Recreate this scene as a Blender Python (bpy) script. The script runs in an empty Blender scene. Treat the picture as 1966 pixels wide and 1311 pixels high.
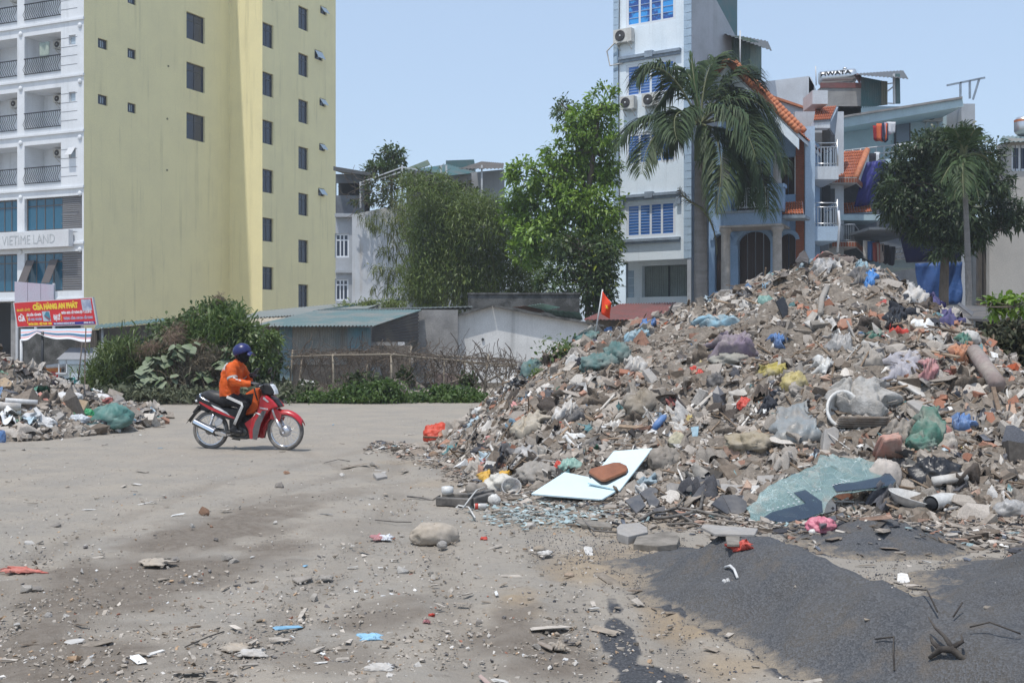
import bpy, bmesh, math, random
import numpy as np
from mathutils import Vector, Matrix, Euler
R = math.radians
sc = bpy.context.scene
COL = sc.collection
rng = np.random.default_rng(7)
random.seed(7)
# == camera
EYE = 1.63
FPX, CX, CY = 2200.0, 983.0, 656.0
cam_d = bpy.data.cameras.new('camera'); cam = bpy.data.objects.new('camera', cam_d); COL.objects.link(cam)
cam.location = (0, 0, EYE); cam.rotation_euler = (R(90), 0, 0)
cam_d.sensor_width = 36.0; cam_d.lens = FPX / 1966 * 36.0
cam_d.clip_start = 0.1; cam_d.clip_end = 3000
sc.camera = cam
# == light
SUN = Vector((-0.542, -0.84, 0.0)); EL = R(70); SUN.normalize(); SUN = SUN * math.cos(EL) + Vector((0, 0, math.sin(EL)))
w = bpy.data.worlds.new('World'); sc.world = w; w.use_nodes = True
nt = w.node_tree; nt.nodes.clear()
sky = nt.nodes.new('ShaderNodeTexSky'); sky.sky_type = 'NISHITA'; sky.sun_disc = False
sky.sun_elevation = EL; sky.sun_rotation = math.atan2(SUN.x, SUN.y)
sky.altitude = 0; sky.air_density = 1.0; sky.dust_density = 1.0; sky.ozone_density = 1.5
bg = nt.nodes.new('ShaderNodeBackground'); bg.inputs[1].default_value = 0.148
wo = nt.nodes.new('ShaderNodeOutputWorld')
hzm = nt.nodes.new('ShaderNodeMix'); hzm.data_type = 'RGBA'; hzm.inputs[0].default_value = .55; hzm.inputs[7].default_value = (3.15, 3.95, 5.05, 1)
nt.links.new(sky.outputs[0], hzm.inputs[6]); nt.links.new(hzm.outputs[2], bg.inputs[0]); nt.links.new(bg.outputs[0], wo.inputs[0])
sd = bpy.data.lights.new('sun', 'SUN'); sd.energy = 2.8; sd.angle = R(0.6); sd.color = (1.0, 0.955, 0.89)
so = bpy.data.objects.new('sun', sd); COL.objects.link(so); so.location = (0, 0, 60)
so.rotation_euler = SUN.to_track_quat('Z', 'Y').to_euler()
vs = sc.view_settings; vs.view_transform = 'Standard'; vs.look = 'None'; vs.gamma = 1; vs.exposure = 0.37; vs.use_curve_mapping = False
sc.cycles.use_denoising = True
sc.cycles.max_bounces = 6; sc.cycles.transparent_max_bounces = 12
# == placing helpers
def P(px, py, Y):
 return Vector(((px - CX) / FPX * Y, Y, EYE - (py - CY) / FPX * Y))
def G(px, py):
 Y = EYE * FPX / (py - CY); return P(px, py, Y)
# == object helpers
def link(name, data, parent=None):
 o = bpy.data.objects.new(name, data); COL.objects.link(o)
 if parent is not None: o.parent = parent
 return o
def tag(o, label, cat, group=None, kind=None):
 if label: o['label'] = label
 if cat: o['category'] = cat
 if group: o['group'] = group
 if kind: o['kind'] = kind
 return o
def thing(name, label, cat, loc=(0, 0, 0), rz=0.0, group=None):
 o = bpy.data.objects.new(name, None); COL.objects.link(o); o.empty_display_size = 0.3
 o.location = loc; o.rotation_euler = (0, 0, rz)
 return tag(o, label, cat, group)
class MB:
 """collects faces of one mesh"""
 def __init__(s): s.v = []; s.f = []; s.m = []; s.mats = []; s.sm = []
 def mi(s, m):
  if m not in s.mats: s.mats.append(m)
  return s.mats.index(m)
 def add(s, vs, fs, m, smooth=False):
  b = len(s.v); s.v.extend([tuple(x) for x in vs]); k = s.mi(m)
  for f in fs: s.f.append([b + i for i in f]); s.m.append(k); s.sm.append(smooth)
  return s
 def box(s, c, size, m, rot=None):
  hx, hy, hz = size[0] / 2, size[1] / 2, size[2] / 2
  vs = [Vector((x, y, z)) for z in (-hz, hz) for y in (-hy, hy) for x in (-hx, hx)]
  if rot is not None:
   q = rot if isinstance(rot, Matrix) else Euler(rot).to_matrix()
   vs = [q @ v for v in vs]
  c = Vector(c)
  return s.add([v + c for v in vs], [(0, 2, 3, 1), (4, 5, 7, 6), (0, 1, 5, 4), (2, 6, 7, 3), (0, 4, 6, 2), (1, 3, 7, 5)], m)
 def bb(s, x0, x1, y0, y1, z0, z1, m):
  return s.box(((x0 + x1) / 2, (y0 + y1) / 2, (z0 + z1) / 2), (abs(x1 - x0), abs(y1 - y0), abs(z1 - z0)), m)
 def bar(s, a, b, w, h, m, up=(0, 0, 1)):
  a = Vector(a); b = Vector(b); d = b - a; L = d.length
  if L < 1e-6: return s
  z = d.normalized(); u = Vector(up)
  if abs(z.dot(u)) > .99: u = Vector((0, 1, 0))
  x = u.cross(z).normalized(); y = z.cross(x)
  q = Matrix((x, y, z)).transposed()
  return s.box((a + b) / 2, (w, h, L), m, q)
 def tube(s, pts, r, m, n=8, caps=True, smooth=True):
  pts = [Vector(p) for p in pts]; k = len(pts)
  rr = r if hasattr(r, '__len__') else [r] * k
  vs = []; prev = None
  for i, p in enumerate(pts):
   t = (pts[min(i + 1, k - 1)] - pts[max(i - 1, 0)])
   t = t.normalized() if t.length > 1e-9 else Vector((0, 0, 1))
   if prev is None:
    a = Vector((0, 0, 1)) if abs(t.z) < .9 else Vector((1, 0, 0))
    x = a.cross(t).normalized()
   else:
    x = (prev - t * prev.dot(t)); x = x.normalized() if x.length > 1e-6 else prev
   prev = x; y = t.cross(x)
   for j in range(n):
    a = 2 * math.pi * j / n; vs.append(p + (x * math.cos(a) + y * math.sin(a)) * rr[i])
  fs = [(i * n + j, i * n + (j + 1) % n, (i + 1) * n + (j + 1) % n, (i + 1) * n + j) for i in range(k - 1) for j in range(n)]
  if caps: fs += [tuple(range(n - 1, -1, -1)), tuple(range((k - 1) * n, k * n))]
  return s.add(vs, fs, m, smooth)
 def lathe(s, prof, m, n=16, mat4=None, smooth=True, caps=True):
  vs = []
  for r, z in prof:
   for j in range(n):
    a = 2 * math.pi * j / n; vs.append(Vector((r * math.cos(a), r * math.sin(a), z)))
  if mat4 is not None: vs = [mat4 @ v for v in vs]
  k = len(prof)
  fs = [(i * n + j, i * n + (j + 1) % n, (i + 1) * n + (j + 1) % n, (i + 1) * n + j) for i in range(k - 1) for j in range(n)]
  if caps: fs += [tuple(range(n - 1, -1, -1)), tuple(range((k - 1) * n, k * n))]
  return s.add(vs, fs, m, smooth)
 def ball(s, c, r, m, n=12, k=8, rot=None, smooth=True):
  r = r if hasattr(r, '__len__') else (r, r, r); c = Vector(c); vs = []
  q = Euler(rot).to_matrix() if rot else None
  for i in range(k + 1):
   t = math.pi * i / k
   for j in range(n):
    a = 2 * math.pi * j / n
    v = Vector((r[0] * math.sin(t) * math.cos(a), r[1] * math.sin(t) * math.sin(a), -r[2] * math.cos(t)))
    vs.append((q @ v if q else v) + c)
  fs = [(i * n + j, i * n + (j + 1) % n, (i + 1) * n + (j + 1) % n, (i + 1) * n + j) for i in range(k) for j in range(n)]
  return s.add(vs, fs, m, smooth)
 def prism(s, outline, off, m):
  """outline: list of 3-D points; off: extrusion vector"""
  a = [Vector(p) for p in outline]; o = Vector(off); n = len(a)
  vs = a + [p + o for p in a]
  fs = [tuple(range(n - 1, -1, -1)), tuple(range(n, 2 * n))] + [(i, (i + 1) % n, n + (i + 1) % n, n + i) for i in range(n)]
  return s.add(vs, fs, m)
 def quad(s, a, b, c, d, m): return s.add([a, b, c, d], [(0, 1, 2, 3)], m)
 def sheet(s, fn, nu, nv, m, smooth=True):
  vs = [fn(i / nu, j / nv) for j in range(nv + 1) for i in range(nu + 1)]
  fs = [(j * (nu + 1) + i, j * (nu + 1) + i + 1, (j + 1) * (nu + 1) + i + 1, (j + 1) * (nu + 1) + i) for j in range(nv) for i in range(nu)]
  return s.add(vs, fs, m, smooth)
 def mesh(s, name):
  me = bpy.data.meshes.new(name); me.from_pydata(s.v, [], s.f)
  for m in s.mats: me.materials.append(m)
  me.polygons.foreach_set('material_index', s.m); me.polygons.foreach_set('use_smooth', s.sm)
  bm = bmesh.new(); bm.from_mesh(me); bmesh.ops.recalc_face_normals(bm, faces=bm.faces); bm.to_mesh(me); bm.free()
  me.update(); return me
 def build(s, name, parent=None, label=None, cat=None, group=None, kind=None):
  o = link(name, s.mesh(name), parent)
  return tag(o, label, cat, group, kind)
def np_mesh(name, v, f, mats, col=None, mi=None, smooth=False, attr='Col'):
 """v (N,3) f (M,k) arrays; col (N,3) per vertex"""
 me = bpy.data.meshes.new(name); v = np.asarray(v, np.float32); f = np.asarray(f, np.int32); k = f.shape[1]
 me.vertices.add(len(v)); me.vertices.foreach_set('co', v.ravel())
 me.loops.add(f.size); me.loops.foreach_set('vertex_index', f.ravel())
 me.polygons.add(len(f)); me.polygons.foreach_set('loop_start', np.arange(0, f.size, k, dtype=np.int32))
 try: me.polygons.foreach_set('loop_total', np.full(len(f), k, np.int32))
 except Exception: pass
 for m in (mats if isinstance(mats, (list, tuple)) else [mats]): me.materials.append(m)
 if mi is not None: me.polygons.foreach_set('material_index', np.asarray(mi, np.int32))
 me.polygons.foreach_set('use_smooth', np.full(len(f), smooth))
 if col is not None:
  a = me.color_attributes.new(attr, 'FLOAT_COLOR', 'POINT')
  c = np.ones((len(v), 4), np.float32); c[:, :3] = col; a.data.foreach_set('color', c.ravel())
 me.update(calc_edges=True); return me
# == noise
def _hash(ix, iy, s):
 n = (ix * 374761393 + iy * 668265263 + s * 974711) & 0xffffffff
 n = ((n ^ (n >> 13)) * 1274126177) & 0xffffffff
 return ((n ^ (n >> 16)) & 0xffff) / 65535.0
def noise2(x, y, s=0):
 x = np.asarray(x, float); y = np.asarray(y, float)
 ix = np.floor(x).astype(np.int64); iy = np.floor(y).astype(np.int64); fx = x - ix; fy = y - iy
 fx = fx * fx * (3 - 2 * fx); fy = fy * fy * (3 - 2 * fy)
 a = _hash(ix, iy, s); b = _hash(ix + 1, iy, s); c = _hash(ix, iy + 1, s); d = _hash(ix + 1, iy + 1, s)
 return (a * (1 - fx) + b * fx) * (1 - fy) + (c * (1 - fx) + d * fx) * fy - .5
def fbm(x, y, s=0, o=4):
 r = 0; a = 1.0
 for i in range(o): r = r + a * noise2(x, y, s + i); x = x * 2.03; y = y * 2.03; a *= .5
 return r
# == materials
def lin(r, g, b):
 f = lambda c: (c / 255 / 12.92) if c <= 10 else ((c / 255 + .055) / 1.055) ** 2.4
 return (f(r), f(g), f(b))
MATS = {}
def nodes(name):
 m = bpy.data.materials.new(name); m.use_nodes = True; t = m.node_tree; t.nodes.clear()
 o = t.nodes.new('ShaderNodeOutputMaterial'); p = t.nodes.new('ShaderNodeBsdfPrincipled'); t.links.new(p.outputs[0], o.inputs[0])
 return m, t, p, o
def N(t, typ, **kw):
 n = t.nodes.new(typ)
 for k, v in kw.items():
  if k in n.inputs.keys(): n.inputs[k].default_value = v
  else: setattr(n, k, v)
 return n
def mixc(t, fac, a, b, blend='MIX'):
 n = t.nodes.new('ShaderNodeMix'); n.data_type = 'RGBA'; n.blend_type = blend
 for sock, val in ((n.inputs[0], fac), (n.inputs[6], a), (n.inputs[7], b)):
  if hasattr(val, 'links') or isinstance(val, bpy.types.NodeSocket): t.links.new(val, sock)
  elif isinstance(val, (int, float)): sock.default_value = val
  else: sock.default_value = (*val[:3], 1)
 return n.outputs[2]
def ramp(t, src, a, b):
 n = t.nodes.new('ShaderNodeMapRange'); n.inputs[1].default_value = a; n.inputs[2].default_value = b
 t.links.new(src, n.inputs[0]); return n.outputs[0]
def coord(t, scale=(1, 1, 1), kind='Object'):
 tc = t.nodes.new('ShaderNodeTexCoord'); mp = t.nodes.new('ShaderNodeMapping'); mp.inputs['Scale'].default_value = scale
 t.links.new(tc.outputs[kind], mp.inputs[0]); return mp.outputs[0]
def noise(t, vec, scale, detail=5, rough=.6):
 n = t.nodes.new('ShaderNodeTexNoise'); n.inputs['Scale'].default_value = scale; n.inputs['Detail'].default_value = detail; n.inputs['Roughness'].default_value = rough
 t.links.new(vec, n.inputs[0]); return n.outputs[0]
def bump(t, p, h, strength, dist=.02):
 b = t.nodes.new('ShaderNodeBump'); b.inputs['Strength'].default_value = strength; b.inputs['Distance'].default_value = dist
 t.links.new(h, b.inputs['Height']); t.links.new(b.outputs[0], p.inputs['Normal'])
def mat(name, col, rough=.8, col2=None, scale=3.0, lo=.4, hi=.65, stretch=(1, 1, 1), bmp=0.0, bscale=40, bdist=.02, metal=0.0, spec=.4,
  streak=None, streak_amt=.5, src='plain', coat=0.0, sheen=0.0, alpha=1.0, trans=0.0, fine=.12):
 """src: 'plain', 'attr' (vertex colour Col), 'obj' (object colour)"""
 if name in MATS: return MATS[name]
 m, t, p, o = nodes(name); v = coord(t, stretch)
 if src == 'attr':
  a = N(t, 'ShaderNodeAttribute', attribute_name='Col'); c = a.outputs[0]
 elif src == 'obj':
  a = N(t, 'ShaderNodeObjectInfo'); c = a.outputs[1]
 else: c = None
 if col2 is not None:
  f = ramp(t, noise(t, v, scale), lo, hi)
  c = mixc(t, f, c if c is not None else col, col2)
 if streak is not None:
  sv = coord(t, (1, 1, .05)); f = ramp(t, noise(t, sv, 2.6, 6, .65), .52, .78)
  g = ramp(t, noise(t, coord(t), .35, 2), .35, .65)
  mu = N(t, 'ShaderNodeMath', operation='MULTIPLY'); t.links.new(f, mu.inputs[0]); t.links.new(g, mu.inputs[1])
  m2 = N(t, 'ShaderNodeMath', operation='MULTIPLY'); t.links.new(mu.outputs[0], m2.inputs[0]); m2.inputs[1].default_value = streak_amt
  c = mixc(t, m2.outputs[0], c if c is not None else col, streak)
 if fine:
  f = ramp(t, noise(t, coord(t), 22, 4), .3, .7)
  mm = N(t, 'ShaderNodeMapRange'); t.links.new(f, mm.inputs[0]); mm.inputs[3].default_value = 1 - fine; mm.inputs[4].default_value = 1 + fine
  vm = N(t, 'ShaderNodeVectorMath', operation='SCALE')
  if c is None:
   vm.inputs[0].default_value = col[:3]
  else: t.links.new(c, vm.inputs[0])
  t.links.new(mm.outputs[0], vm.inputs['Scale']); c = vm.outputs[0]
 if c is None: p.inputs['Base Color'].default_value = (*col[:3], 1)
 else: t.links.new(c, p.inputs['Base Color'])
 p.inputs['Roughness'].default_value = rough; p.inputs['Metallic'].default_value = metal
 p.inputs['Specular IOR Level'].default_value = spec
 p.inputs['Coat Weight'].default_value = coat; p.inputs['Sheen Weight'].default_value = sheen
 p.inputs['Alpha'].default_value = alpha; p.inputs['Transmission Weight'].default_value = trans
 if bmp: bump(t, p, noise(t, coord(t), bscale, 6, .65), bmp, bdist)
 MATS[name] = m; return m
def leaf_mat(name, rough=.5, trans=.35, spec=.4):
 """leaf: colour from the vertex attribute, a share of the light passes through"""
 if name in MATS: return MATS[name]
 m, t, p, o = nodes(name)
 a = N(t, 'ShaderNodeAttribute', attribute_name='Col')
 p.inputs['Roughness'].default_value = rough; p.inputs['Specular IOR Level'].default_value = spec
 t.links.new(a.outputs[0], p.inputs['Base Color'])
 tr = N(t, 'ShaderNodeBsdfTranslucent')
 hs = N(t, 'ShaderNodeHueSaturation', Saturation=1.15, Value=1.25); t.links.new(a.outputs[0], hs.inputs['Color']); t.links.new(hs.outputs[0], tr.inputs[0])
 mx = N(t, 'ShaderNodeMixShader'); mx.inputs[0].default_value = trans
 t.links.new(p.outputs[0], mx.inputs[1]); t.links.new(tr.outputs[0], mx.inputs[2]); t.links.new(mx.outputs[0], o.inputs[0])
 MATS[name] = m; return m
def text_obj(name, body, size, m, parent, mat4, extrude=.004, sx=1.0, bold=0.0, label=None, align='CENTER'):
 cu = bpy.data.curves.new(name, 'FONT'); cu.body = body; cu.size = size; cu.extrude = extrude; cu.align_x = align; cu.align_y = 'CENTER'; cu.offset = bold; cu.resolution_u = 2
 tmp = bpy.data.objects.new('tmp', cu); COL.objects.link(tmp)
 dg = bpy.context.evaluated_depsgraph_get(); me = bpy.data.meshes.new_from_object(tmp.evaluated_get(dg))
 bpy.data.objects.remove(tmp); me.name = name; me.materials.clear(); me.materials.append(m)
 me.transform(mat4 @ Matrix.Diagonal((sx, 1, 1, 1)))
 o = link(name, me, parent)
 if label: o['label'] = label
 return o
# == THE GROUND AND THE HEAPS
def _interp(pts):
 a = np.array(pts, float); o = np.argsort(a[:, 0]); a = a[o]
 return lambda x: np.interp(x, a[:, 0], a[:, 1])
_ridge = [P(*q) for q in [(775, 862, 18.9), (830, 838, 18.6), (900, 790, 18.2), (1000, 708, 17.8), (1080, 656, 17.5), (1130, 634, 17.4), (1230, 608, 17.2),
          (1340, 572, 17), (1440, 526, 16.8), (1520, 503, 16.6), (1590, 492, 16.5), (1660, 495, 16.4), (1720, 526, 16.2), (1780, 568, 16), (1850, 618, 15.8), (1895, 672, 15.5), (1935, 730, 15.2), (1966, 775, 14.9)]]
_RH = _interp([(p.x, max(p.z - .10, 0)) for p in _ridge] + [(-2.3, 0), (7.4, .55), (8.6, .4), (10.5, 0)])
_RY = _interp([(p.x, p.y) for p in _ridge] + [(-3, 19), (7.4, 14.4), (10, 13.5)])
_FY = _interp([(-3, 18.8), (-1.75, 18.2), (-1.2, 16.8), (-.8, 15.2), (-.5, 13.7), (-.2, 12.9), (.3, 12.2), (1, 11.5), (1.7, 11.0), (2.4, 10.6), (3.3, 10.3), (4.6, 10.1), (6, 9.8), (12, 9.8)])
def h_pile(x, y):
 x = np.asarray(x, float); y = np.asarray(y, float)
 H = _RH(x); Rr = _RY(x); F = np.minimum(_FY(x), Rr - .25)
 t = np.clip((y - F) / (Rr - F), 0, 1); b = np.clip((y - Rr) / np.maximum(1.2, H * 1.5), 0, 1)
 g = .82 * t + .18 * t * t * (3 - 2 * t)
 h = H * np.where(y < Rr, g, 1 - b)
 n = fbm(x * .9, y * .9, 3, 3) * .28 + fbm(x * 3.2, y * 3.2, 9, 3) * .11
 return np.where(h > 0, h + n * np.clip(h * 1.4, 0, 1) * np.clip(1.15 - t * .9, .25, 1), 0)
def h_left(x, y):
 x = np.asarray(x, float); y = np.asarray(y, float)
 r = np.hypot(x + 11.8, (y - 22.3)) * (1 + .16 * fbm(x * .5, y * .5, 31, 2)); q = np.clip(1 - r / 5.1, 0, 1)
 h = 2.1 * q ** 1.1
 return np.where(h > 0, h + (fbm(x * 1.2, y * 1.2, 13, 3) * .3) * np.clip(h * 1.5, 0, 1), 0)
MOUNDS = {}
def h_mound(k, x, y):
 x = np.asarray(x, float); y = np.asarray(y, float)
 if k == 0:
  ax, ay, bx, by = 1.5, 7.55, 2.35, 4.4
  t = np.clip(((x - ax) * (bx - ax) + (y - ay) * (by - ay)) / ((bx - ax) ** 2 + (by - ay) ** 2), 0, 1)
  d = np.hypot(x - ax - t * (bx - ax), y - ay - t * (by - ay)); h = .40 * np.exp(-(d / .47) ** 2)
  h = np.maximum(h, .14 * np.exp(-(((x - 1.4) / .62) ** 2 + ((y - 8.3) / .55) ** 2)))
 elif k == 1: h = .24 * np.exp(-(((x - 2.95) / .62) ** 2 + ((y - 9.35) / .62) ** 2))
 else: h = .66 * np.exp(-(((x - 3.85) / .74) ** 2 + ((y - 7.0) / 1.0) ** 2)) + .2 * np.exp(-(((x - 3.0) / .45) ** 2 + ((y - 5.2) / .9) ** 2))
 return h + fbm(x * 1.7, y * 1.7, 40 + k, 4) * .13 * np.clip(h * 6, 0, 1) + fbm(x * 5, y * 5, 44 + k, 3) * .03 - .045
def h_soil(x, y):
 x = np.asarray(x, float); y = np.asarray(y, float)
 near = np.clip((26 - y) / 6, 0, 1)
 return near * (fbm(x * .55, y * .55, 21, 3) * .05 + fbm(x * 3.5, y * 3.5, 25, 3) * .012) - .0
def h_all(x, y):
 return np.maximum.reduce([h_soil(x, y), h_pile(x, y), h_left(x, y), h_mound(0, x, y), h_mound(1, x, y), h_mound(2, x, y)])
def gz(x, y): return float(h_all(np.array([x]), np.array([y]))[0])
def hit(px, py):
 """where the view ray through a photo pixel meets the ground or a heap"""
 ys = np.linspace(4.6, 40, 3600); xs = (px - CX) / FPX * ys; zs = EYE - (py - CY) / FPX * ys
 k = np.nonzero(zs <= h_all(xs, ys))[0]
 i = k[0] if len(k) else len(ys) - 1
 return Vector((xs[i], ys[i], h_all(xs[i:i + 1], ys[i:i + 1])[0]))
def slope_n(x, y, e=.12):
 a = h_all(np.array([x - e, x + e, x, x]), np.array([y, y, y - e, y + e]))
 return Vector((-(a[1] - a[0]) / (2 * e), -(a[3] - a[2]) / (2 * e), 1)).normalized()
def axis(segs, lo, hi, grow=1.25):
 out = []
 for a, b, s in segs: out += list(np.arange(a, b, s))
 out.append(segs[-1][1]); s = segs[-1][2]
 while out[-1] < hi: s *= grow; out.append(out[-1] + s)
 s = segs[0][2]
 while out[0] > lo: s *= grow; out.insert(0, out[0] - s)
 return np.array(out)
def gridmesh(xs, ys):
 X, Y = np.meshgrid(xs, ys); nx, ny = len(xs), len(ys)
 i = np.arange(nx - 1)[None, :] + np.arange(ny - 1)[:, None] * nx; i = i.ravel()
 return X.ravel(), Y.ravel(), np.stack([i, i + 1, i + 1 + nx, i + nx], 1)
def stain(x, y, spots, s, soft=.55):
 """soft-edged ragged patches; spots given where they lie in the photo, evaluated on the ground"""
 yy = np.maximum(y, .5); px = CX + x / yy * FPX; py = CY + EYE / yy * FPX
 n = fbm(x * 1.1, y * 1.1, s, 4); n2 = fbm(x * 5, y * 5, s + 5, 3)
 out = np.zeros_like(x)
 for cx, cy, rx, ry, a, amt in spots:
  dx = px - cx; dy = py - cy; c, q = math.cos(R(a)), math.sin(R(a))
  d = np.hypot((dx * c + dy * q) / rx, (-dx * q + dy * c) / ry)
  out = np.maximum(out, amt * np.clip((1 - d + n * .7 + n2 * .35) / soft, 0, 1))
 return np.where(y > 2, out, 0)
# ---- ground material: four soils mixed by a painted map of where each lies
def ground_mat():
 m, t, p, o = nodes('soil'); v = coord(t)
 a = N(t, 'ShaderNodeAttribute', attribute_name='Col'); sp = N(t, 'ShaderNodeSeparateColor'); t.links.new(a.outputs[0], sp.inputs[0])
 n1 = noise(t, v, 1.3, 6); n2 = noise(t, v, 14, 6, .7); n3 = noise(t, v, 60, 4, .7)
 dry = mixc(t, ramp(t, n1, .35, .65), (.345, .305, .255), (.29, .265, .232))
 dry = mixc(t, ramp(t, n2, .56, .72), dry, (.19, .168, .142))
 dry = mixc(t, ramp(t, n3, .60, .72), dry, (.40, .38, .35))
 wet = mixc(t, ramp(t, n2, .35, .65), (.165, .138, .112), (.225, .195, .163))
 wet = mixc(t, ramp(t, n3, .66, .74), wet, (.34, .33, .31))
 sand = mixc(t, ramp(t, n2, .35, .65), (.37, .285, .19), (.29, .235, .175))
 grv = mixc(t, ramp(t, n3, .4, .68), (.052, .054, .06), (.12, .122, .13))
 def edge(sock, lo=.32, hi=.62):
  s = N(t, 'ShaderNodeMath', operation='MULTIPLY_ADD'); t.links.new(n2, s.inputs[0]); s.inputs[1].default_value = .5; t.links.new(sock, s.inputs[2])
  q = N(t, 'ShaderNodeMath', operation='SUBTRACT'); t.links.new(s.outputs[0], q.inputs[0]); q.inputs[1].default_value = .25
  return ramp(t, q.outputs[0], lo, hi)
 c = mixc(t, edge(sp.outputs[1], .1, .9), dry, sand)
 c = mixc(t, edge(sp.outputs[0], .05, .95), c, wet)
 c = mixc(t, edge(sp.outputs[2]), c, grv)
 t.links.new(c, p.inputs['Base Color']); p.inputs['Roughness'].default_value = .95; p.inputs['Specular IOR Level'].default_value = .2
 ad = N(t, 'ShaderNodeMath', operation='MULTIPLY_ADD'); t.links.new(n3, ad.inputs[0]); ad.inputs[1].default_value = .45; t.links.new(n2, ad.inputs[2])
 bump(t, p, ad.outputs[0], .85, .03); return m
M_SOIL = ground_mat()
xs = axis([(-7.5, 8, .05)], -700, 700, 1.16); ys = axis([(4.2, 16, .05), (16, 26, .1)], -60, 1300, 1.16)
gx, gy, gf = gridmesh(xs, ys)
wetm = stain(gx, gy, [(400, 1020, 290, 40, -14, 1.0), (230, 1130, 330, 75, -14, 1.0), (60, 1260, 330, 100, -4, 1.0), (620, 960, 190, 16, -10, .5), (740, 1180, 150, 40, -8, .85), (1040, 1255, 190, 60, 8, 1.0),
                      (985, 1200, 75, 40, 0, .9), (640, 1270, 150, 45, 0, .6), (690, 1010, 120, 22, 0, .35), (880, 905, 90, 14, 0, .3)], 3)
sandm = stain(gx, gy, [(1120, 1095, 150, 50, 0, .75), (1330, 1190, 150, 60, 0, 1.0), (1120, 1010, 260, 22, 0, .45), (1420, 1280, 150, 50, 0, .7), (1040, 930, 260, 18, 0, .4), (1000, 1160, 90, 50, 0, .8), (870, 890, 120, 14, 0, .5), (1270, 1060, 110, 22, 0, .6)], 9)
def track(pts, wd):
 out = np.zeros_like(gx); P2 = [G(*q) for q in pts]
 for a, b in zip(P2, P2[1:]):
  dx, dy = b.x - a.x, b.y - a.y; t = np.clip(((gx - a.x) * dx + (gy - a.y) * dy) / (dx * dx + dy * dy), 0, 1); d = np.hypot(gx - a.x - t * dx, gy - a.y - t * dy); out = np.maximum(out, np.clip(1.3 - d / wd, 0, 1))
 return out * np.clip(.75 + fbm(gx * 1.5, gy * 1.5, 88, 3), 0, 1)
trk = np.maximum.reduce([track(q, .16) for q in ([(1120, 1311), (1090, 1150), (1020, 1020), (900, 920), (700, 850)], [(900, 1311), (860, 1150), (830, 1030), (740, 930), (560, 860)], [(-60, 1240), (200, 1090), (480, 960), (800, 880)], [(-60, 1120), (150, 1030), (420, 930), (700, 865)], [(400, 1311), (640, 1100), (760, 960), (760, 860)], [(1330, 1311), (1240, 1150), (1150, 1040)])])
wetm = np.maximum(wetm, trk * .42); hz_ = h_soil(gx, gy) - trk * .018
grm = stain(gx, gy, [(1320, 1062, 85, 18, 0, 1.0), (1190, 1240, 32, 80, -14, 1.0), (1310, 1112, 70, 20, 0, 1.0), (1245, 1305, 70, 30, 0, .8)], 15, .35)
for k in range(3): grm = np.maximum(grm, np.clip((h_mound(k, gx, gy) + .015) / .03, 0, 1))
hz_ = hz_ + np.where((gy > 4) & (gy < 15), fbm(gx * 9, gy * 9, 55, 3) * (.017 + .035 * sandm + .014 * wetm), 0)
me = np_mesh('ground', np.stack([gx, gy, hz_], 1), gf, M_SOIL, np.stack([wetm, sandm, grm], 1), smooth=True)
ground = tag(link('ground', me), None, None, kind='structure')
# ---- dark gravel heaps
def gravel_mat():
 m, t, p, o = nodes('dark_gravel'); v = coord(t)
 n1 = noise(t, v, 2.2, 5); n3 = noise(t, v, 75, 5, .75); vo = N(t, 'ShaderNodeTexVoronoi', Scale=95.0); t.links.new(v, vo.inputs[0])
 c = mixc(t, ramp(t, n1, .38, .62), (.070, .073, .080), (.092, .086, .080))
 c = mixc(t, ramp(t, vo.outputs[1], .3, .9), c, (.125, .127, .133))
 c = mixc(t, ramp(t, n3, .67, .74), c, (.24, .23, .22))
 a = N(t, 'ShaderNodeAttribute', attribute_name='Col'); sp = N(t, 'ShaderNodeSeparateColor'); t.links.new(a.outputs[0], sp.inputs[0]); n2 = noise(t, v, 9, 6, .75)
 th = N(t, 'ShaderNodeMath', operation='MULTIPLY_ADD'); t.links.new(n2, th.inputs[0]); th.inputs[1].default_value = -1.5; t.links.new(sp.outputs[0], th.inputs[2])
 c = mixc(t, ramp(t, th.outputs[0], -.75, -.35), mixc(t, ramp(t, n3, .4, .65), (.30, .25, .19), (.20, .17, .135)), c)
 c = mixc(t, ramp(t, noise(t, v, 3.0, 6, .7), .54, .74), c, (.135, .115, .095))
 t.links.new(c, p.inputs['Base Color']); p.inputs['Roughness'].default_value = .85; p.inputs['Specular IOR Level'].default_value = .3
 ad = N(t, 'ShaderNodeMath', operation='MULTIPLY_ADD'); t.links.new(n3, ad.inputs[0]); ad.inputs[1].default_value = .7; t.links.new(vo.outputs[0], ad.inputs[2])
 bump(t, p, ad.outputs[0], .6, .018); return m
M_GRAV = gravel_mat()
for k, (x0, x1, y0, y1, lab) in enumerate([(.3, 3.4, 3.2, 9.4, 'long ridge of dark grey gravel with a white strip lying on its flank'),
                                           (1.4, 4.5, 8.0, 10.8, 'low dark gravel heap just in front of the broken car windscreen'),
                                           (1.9, 6.4, 3.2, 9.2, 'tall heap of dark gravel beside the bare uprooted root')]):
 xs = np.arange(x0, x1, .035); ys = np.arange(y0, y1, .035); x, y, f = gridmesh(xs, ys)
 z = h_mound(k, x, y) + fbm(x * 14, y * 14, 70 + k, 3) * .012; s = h_soil(x, y)
 keep = (z > s - .03)[f].any(1)
 f = f[keep]; u, inv = np.unique(f, return_inverse=True); f = inv.reshape(f.shape)
 me = np_mesh('gravel_heap', np.stack([x, y, z], 1)[u], f, M_GRAV, np.repeat(np.clip((z - s)[u] / .10, 0, 1)[:, None], 3, 1), smooth=True)
 tag(link('gravel_heap', me), lab, 'gravel heap', 'heaps of dark gravel')
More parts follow.
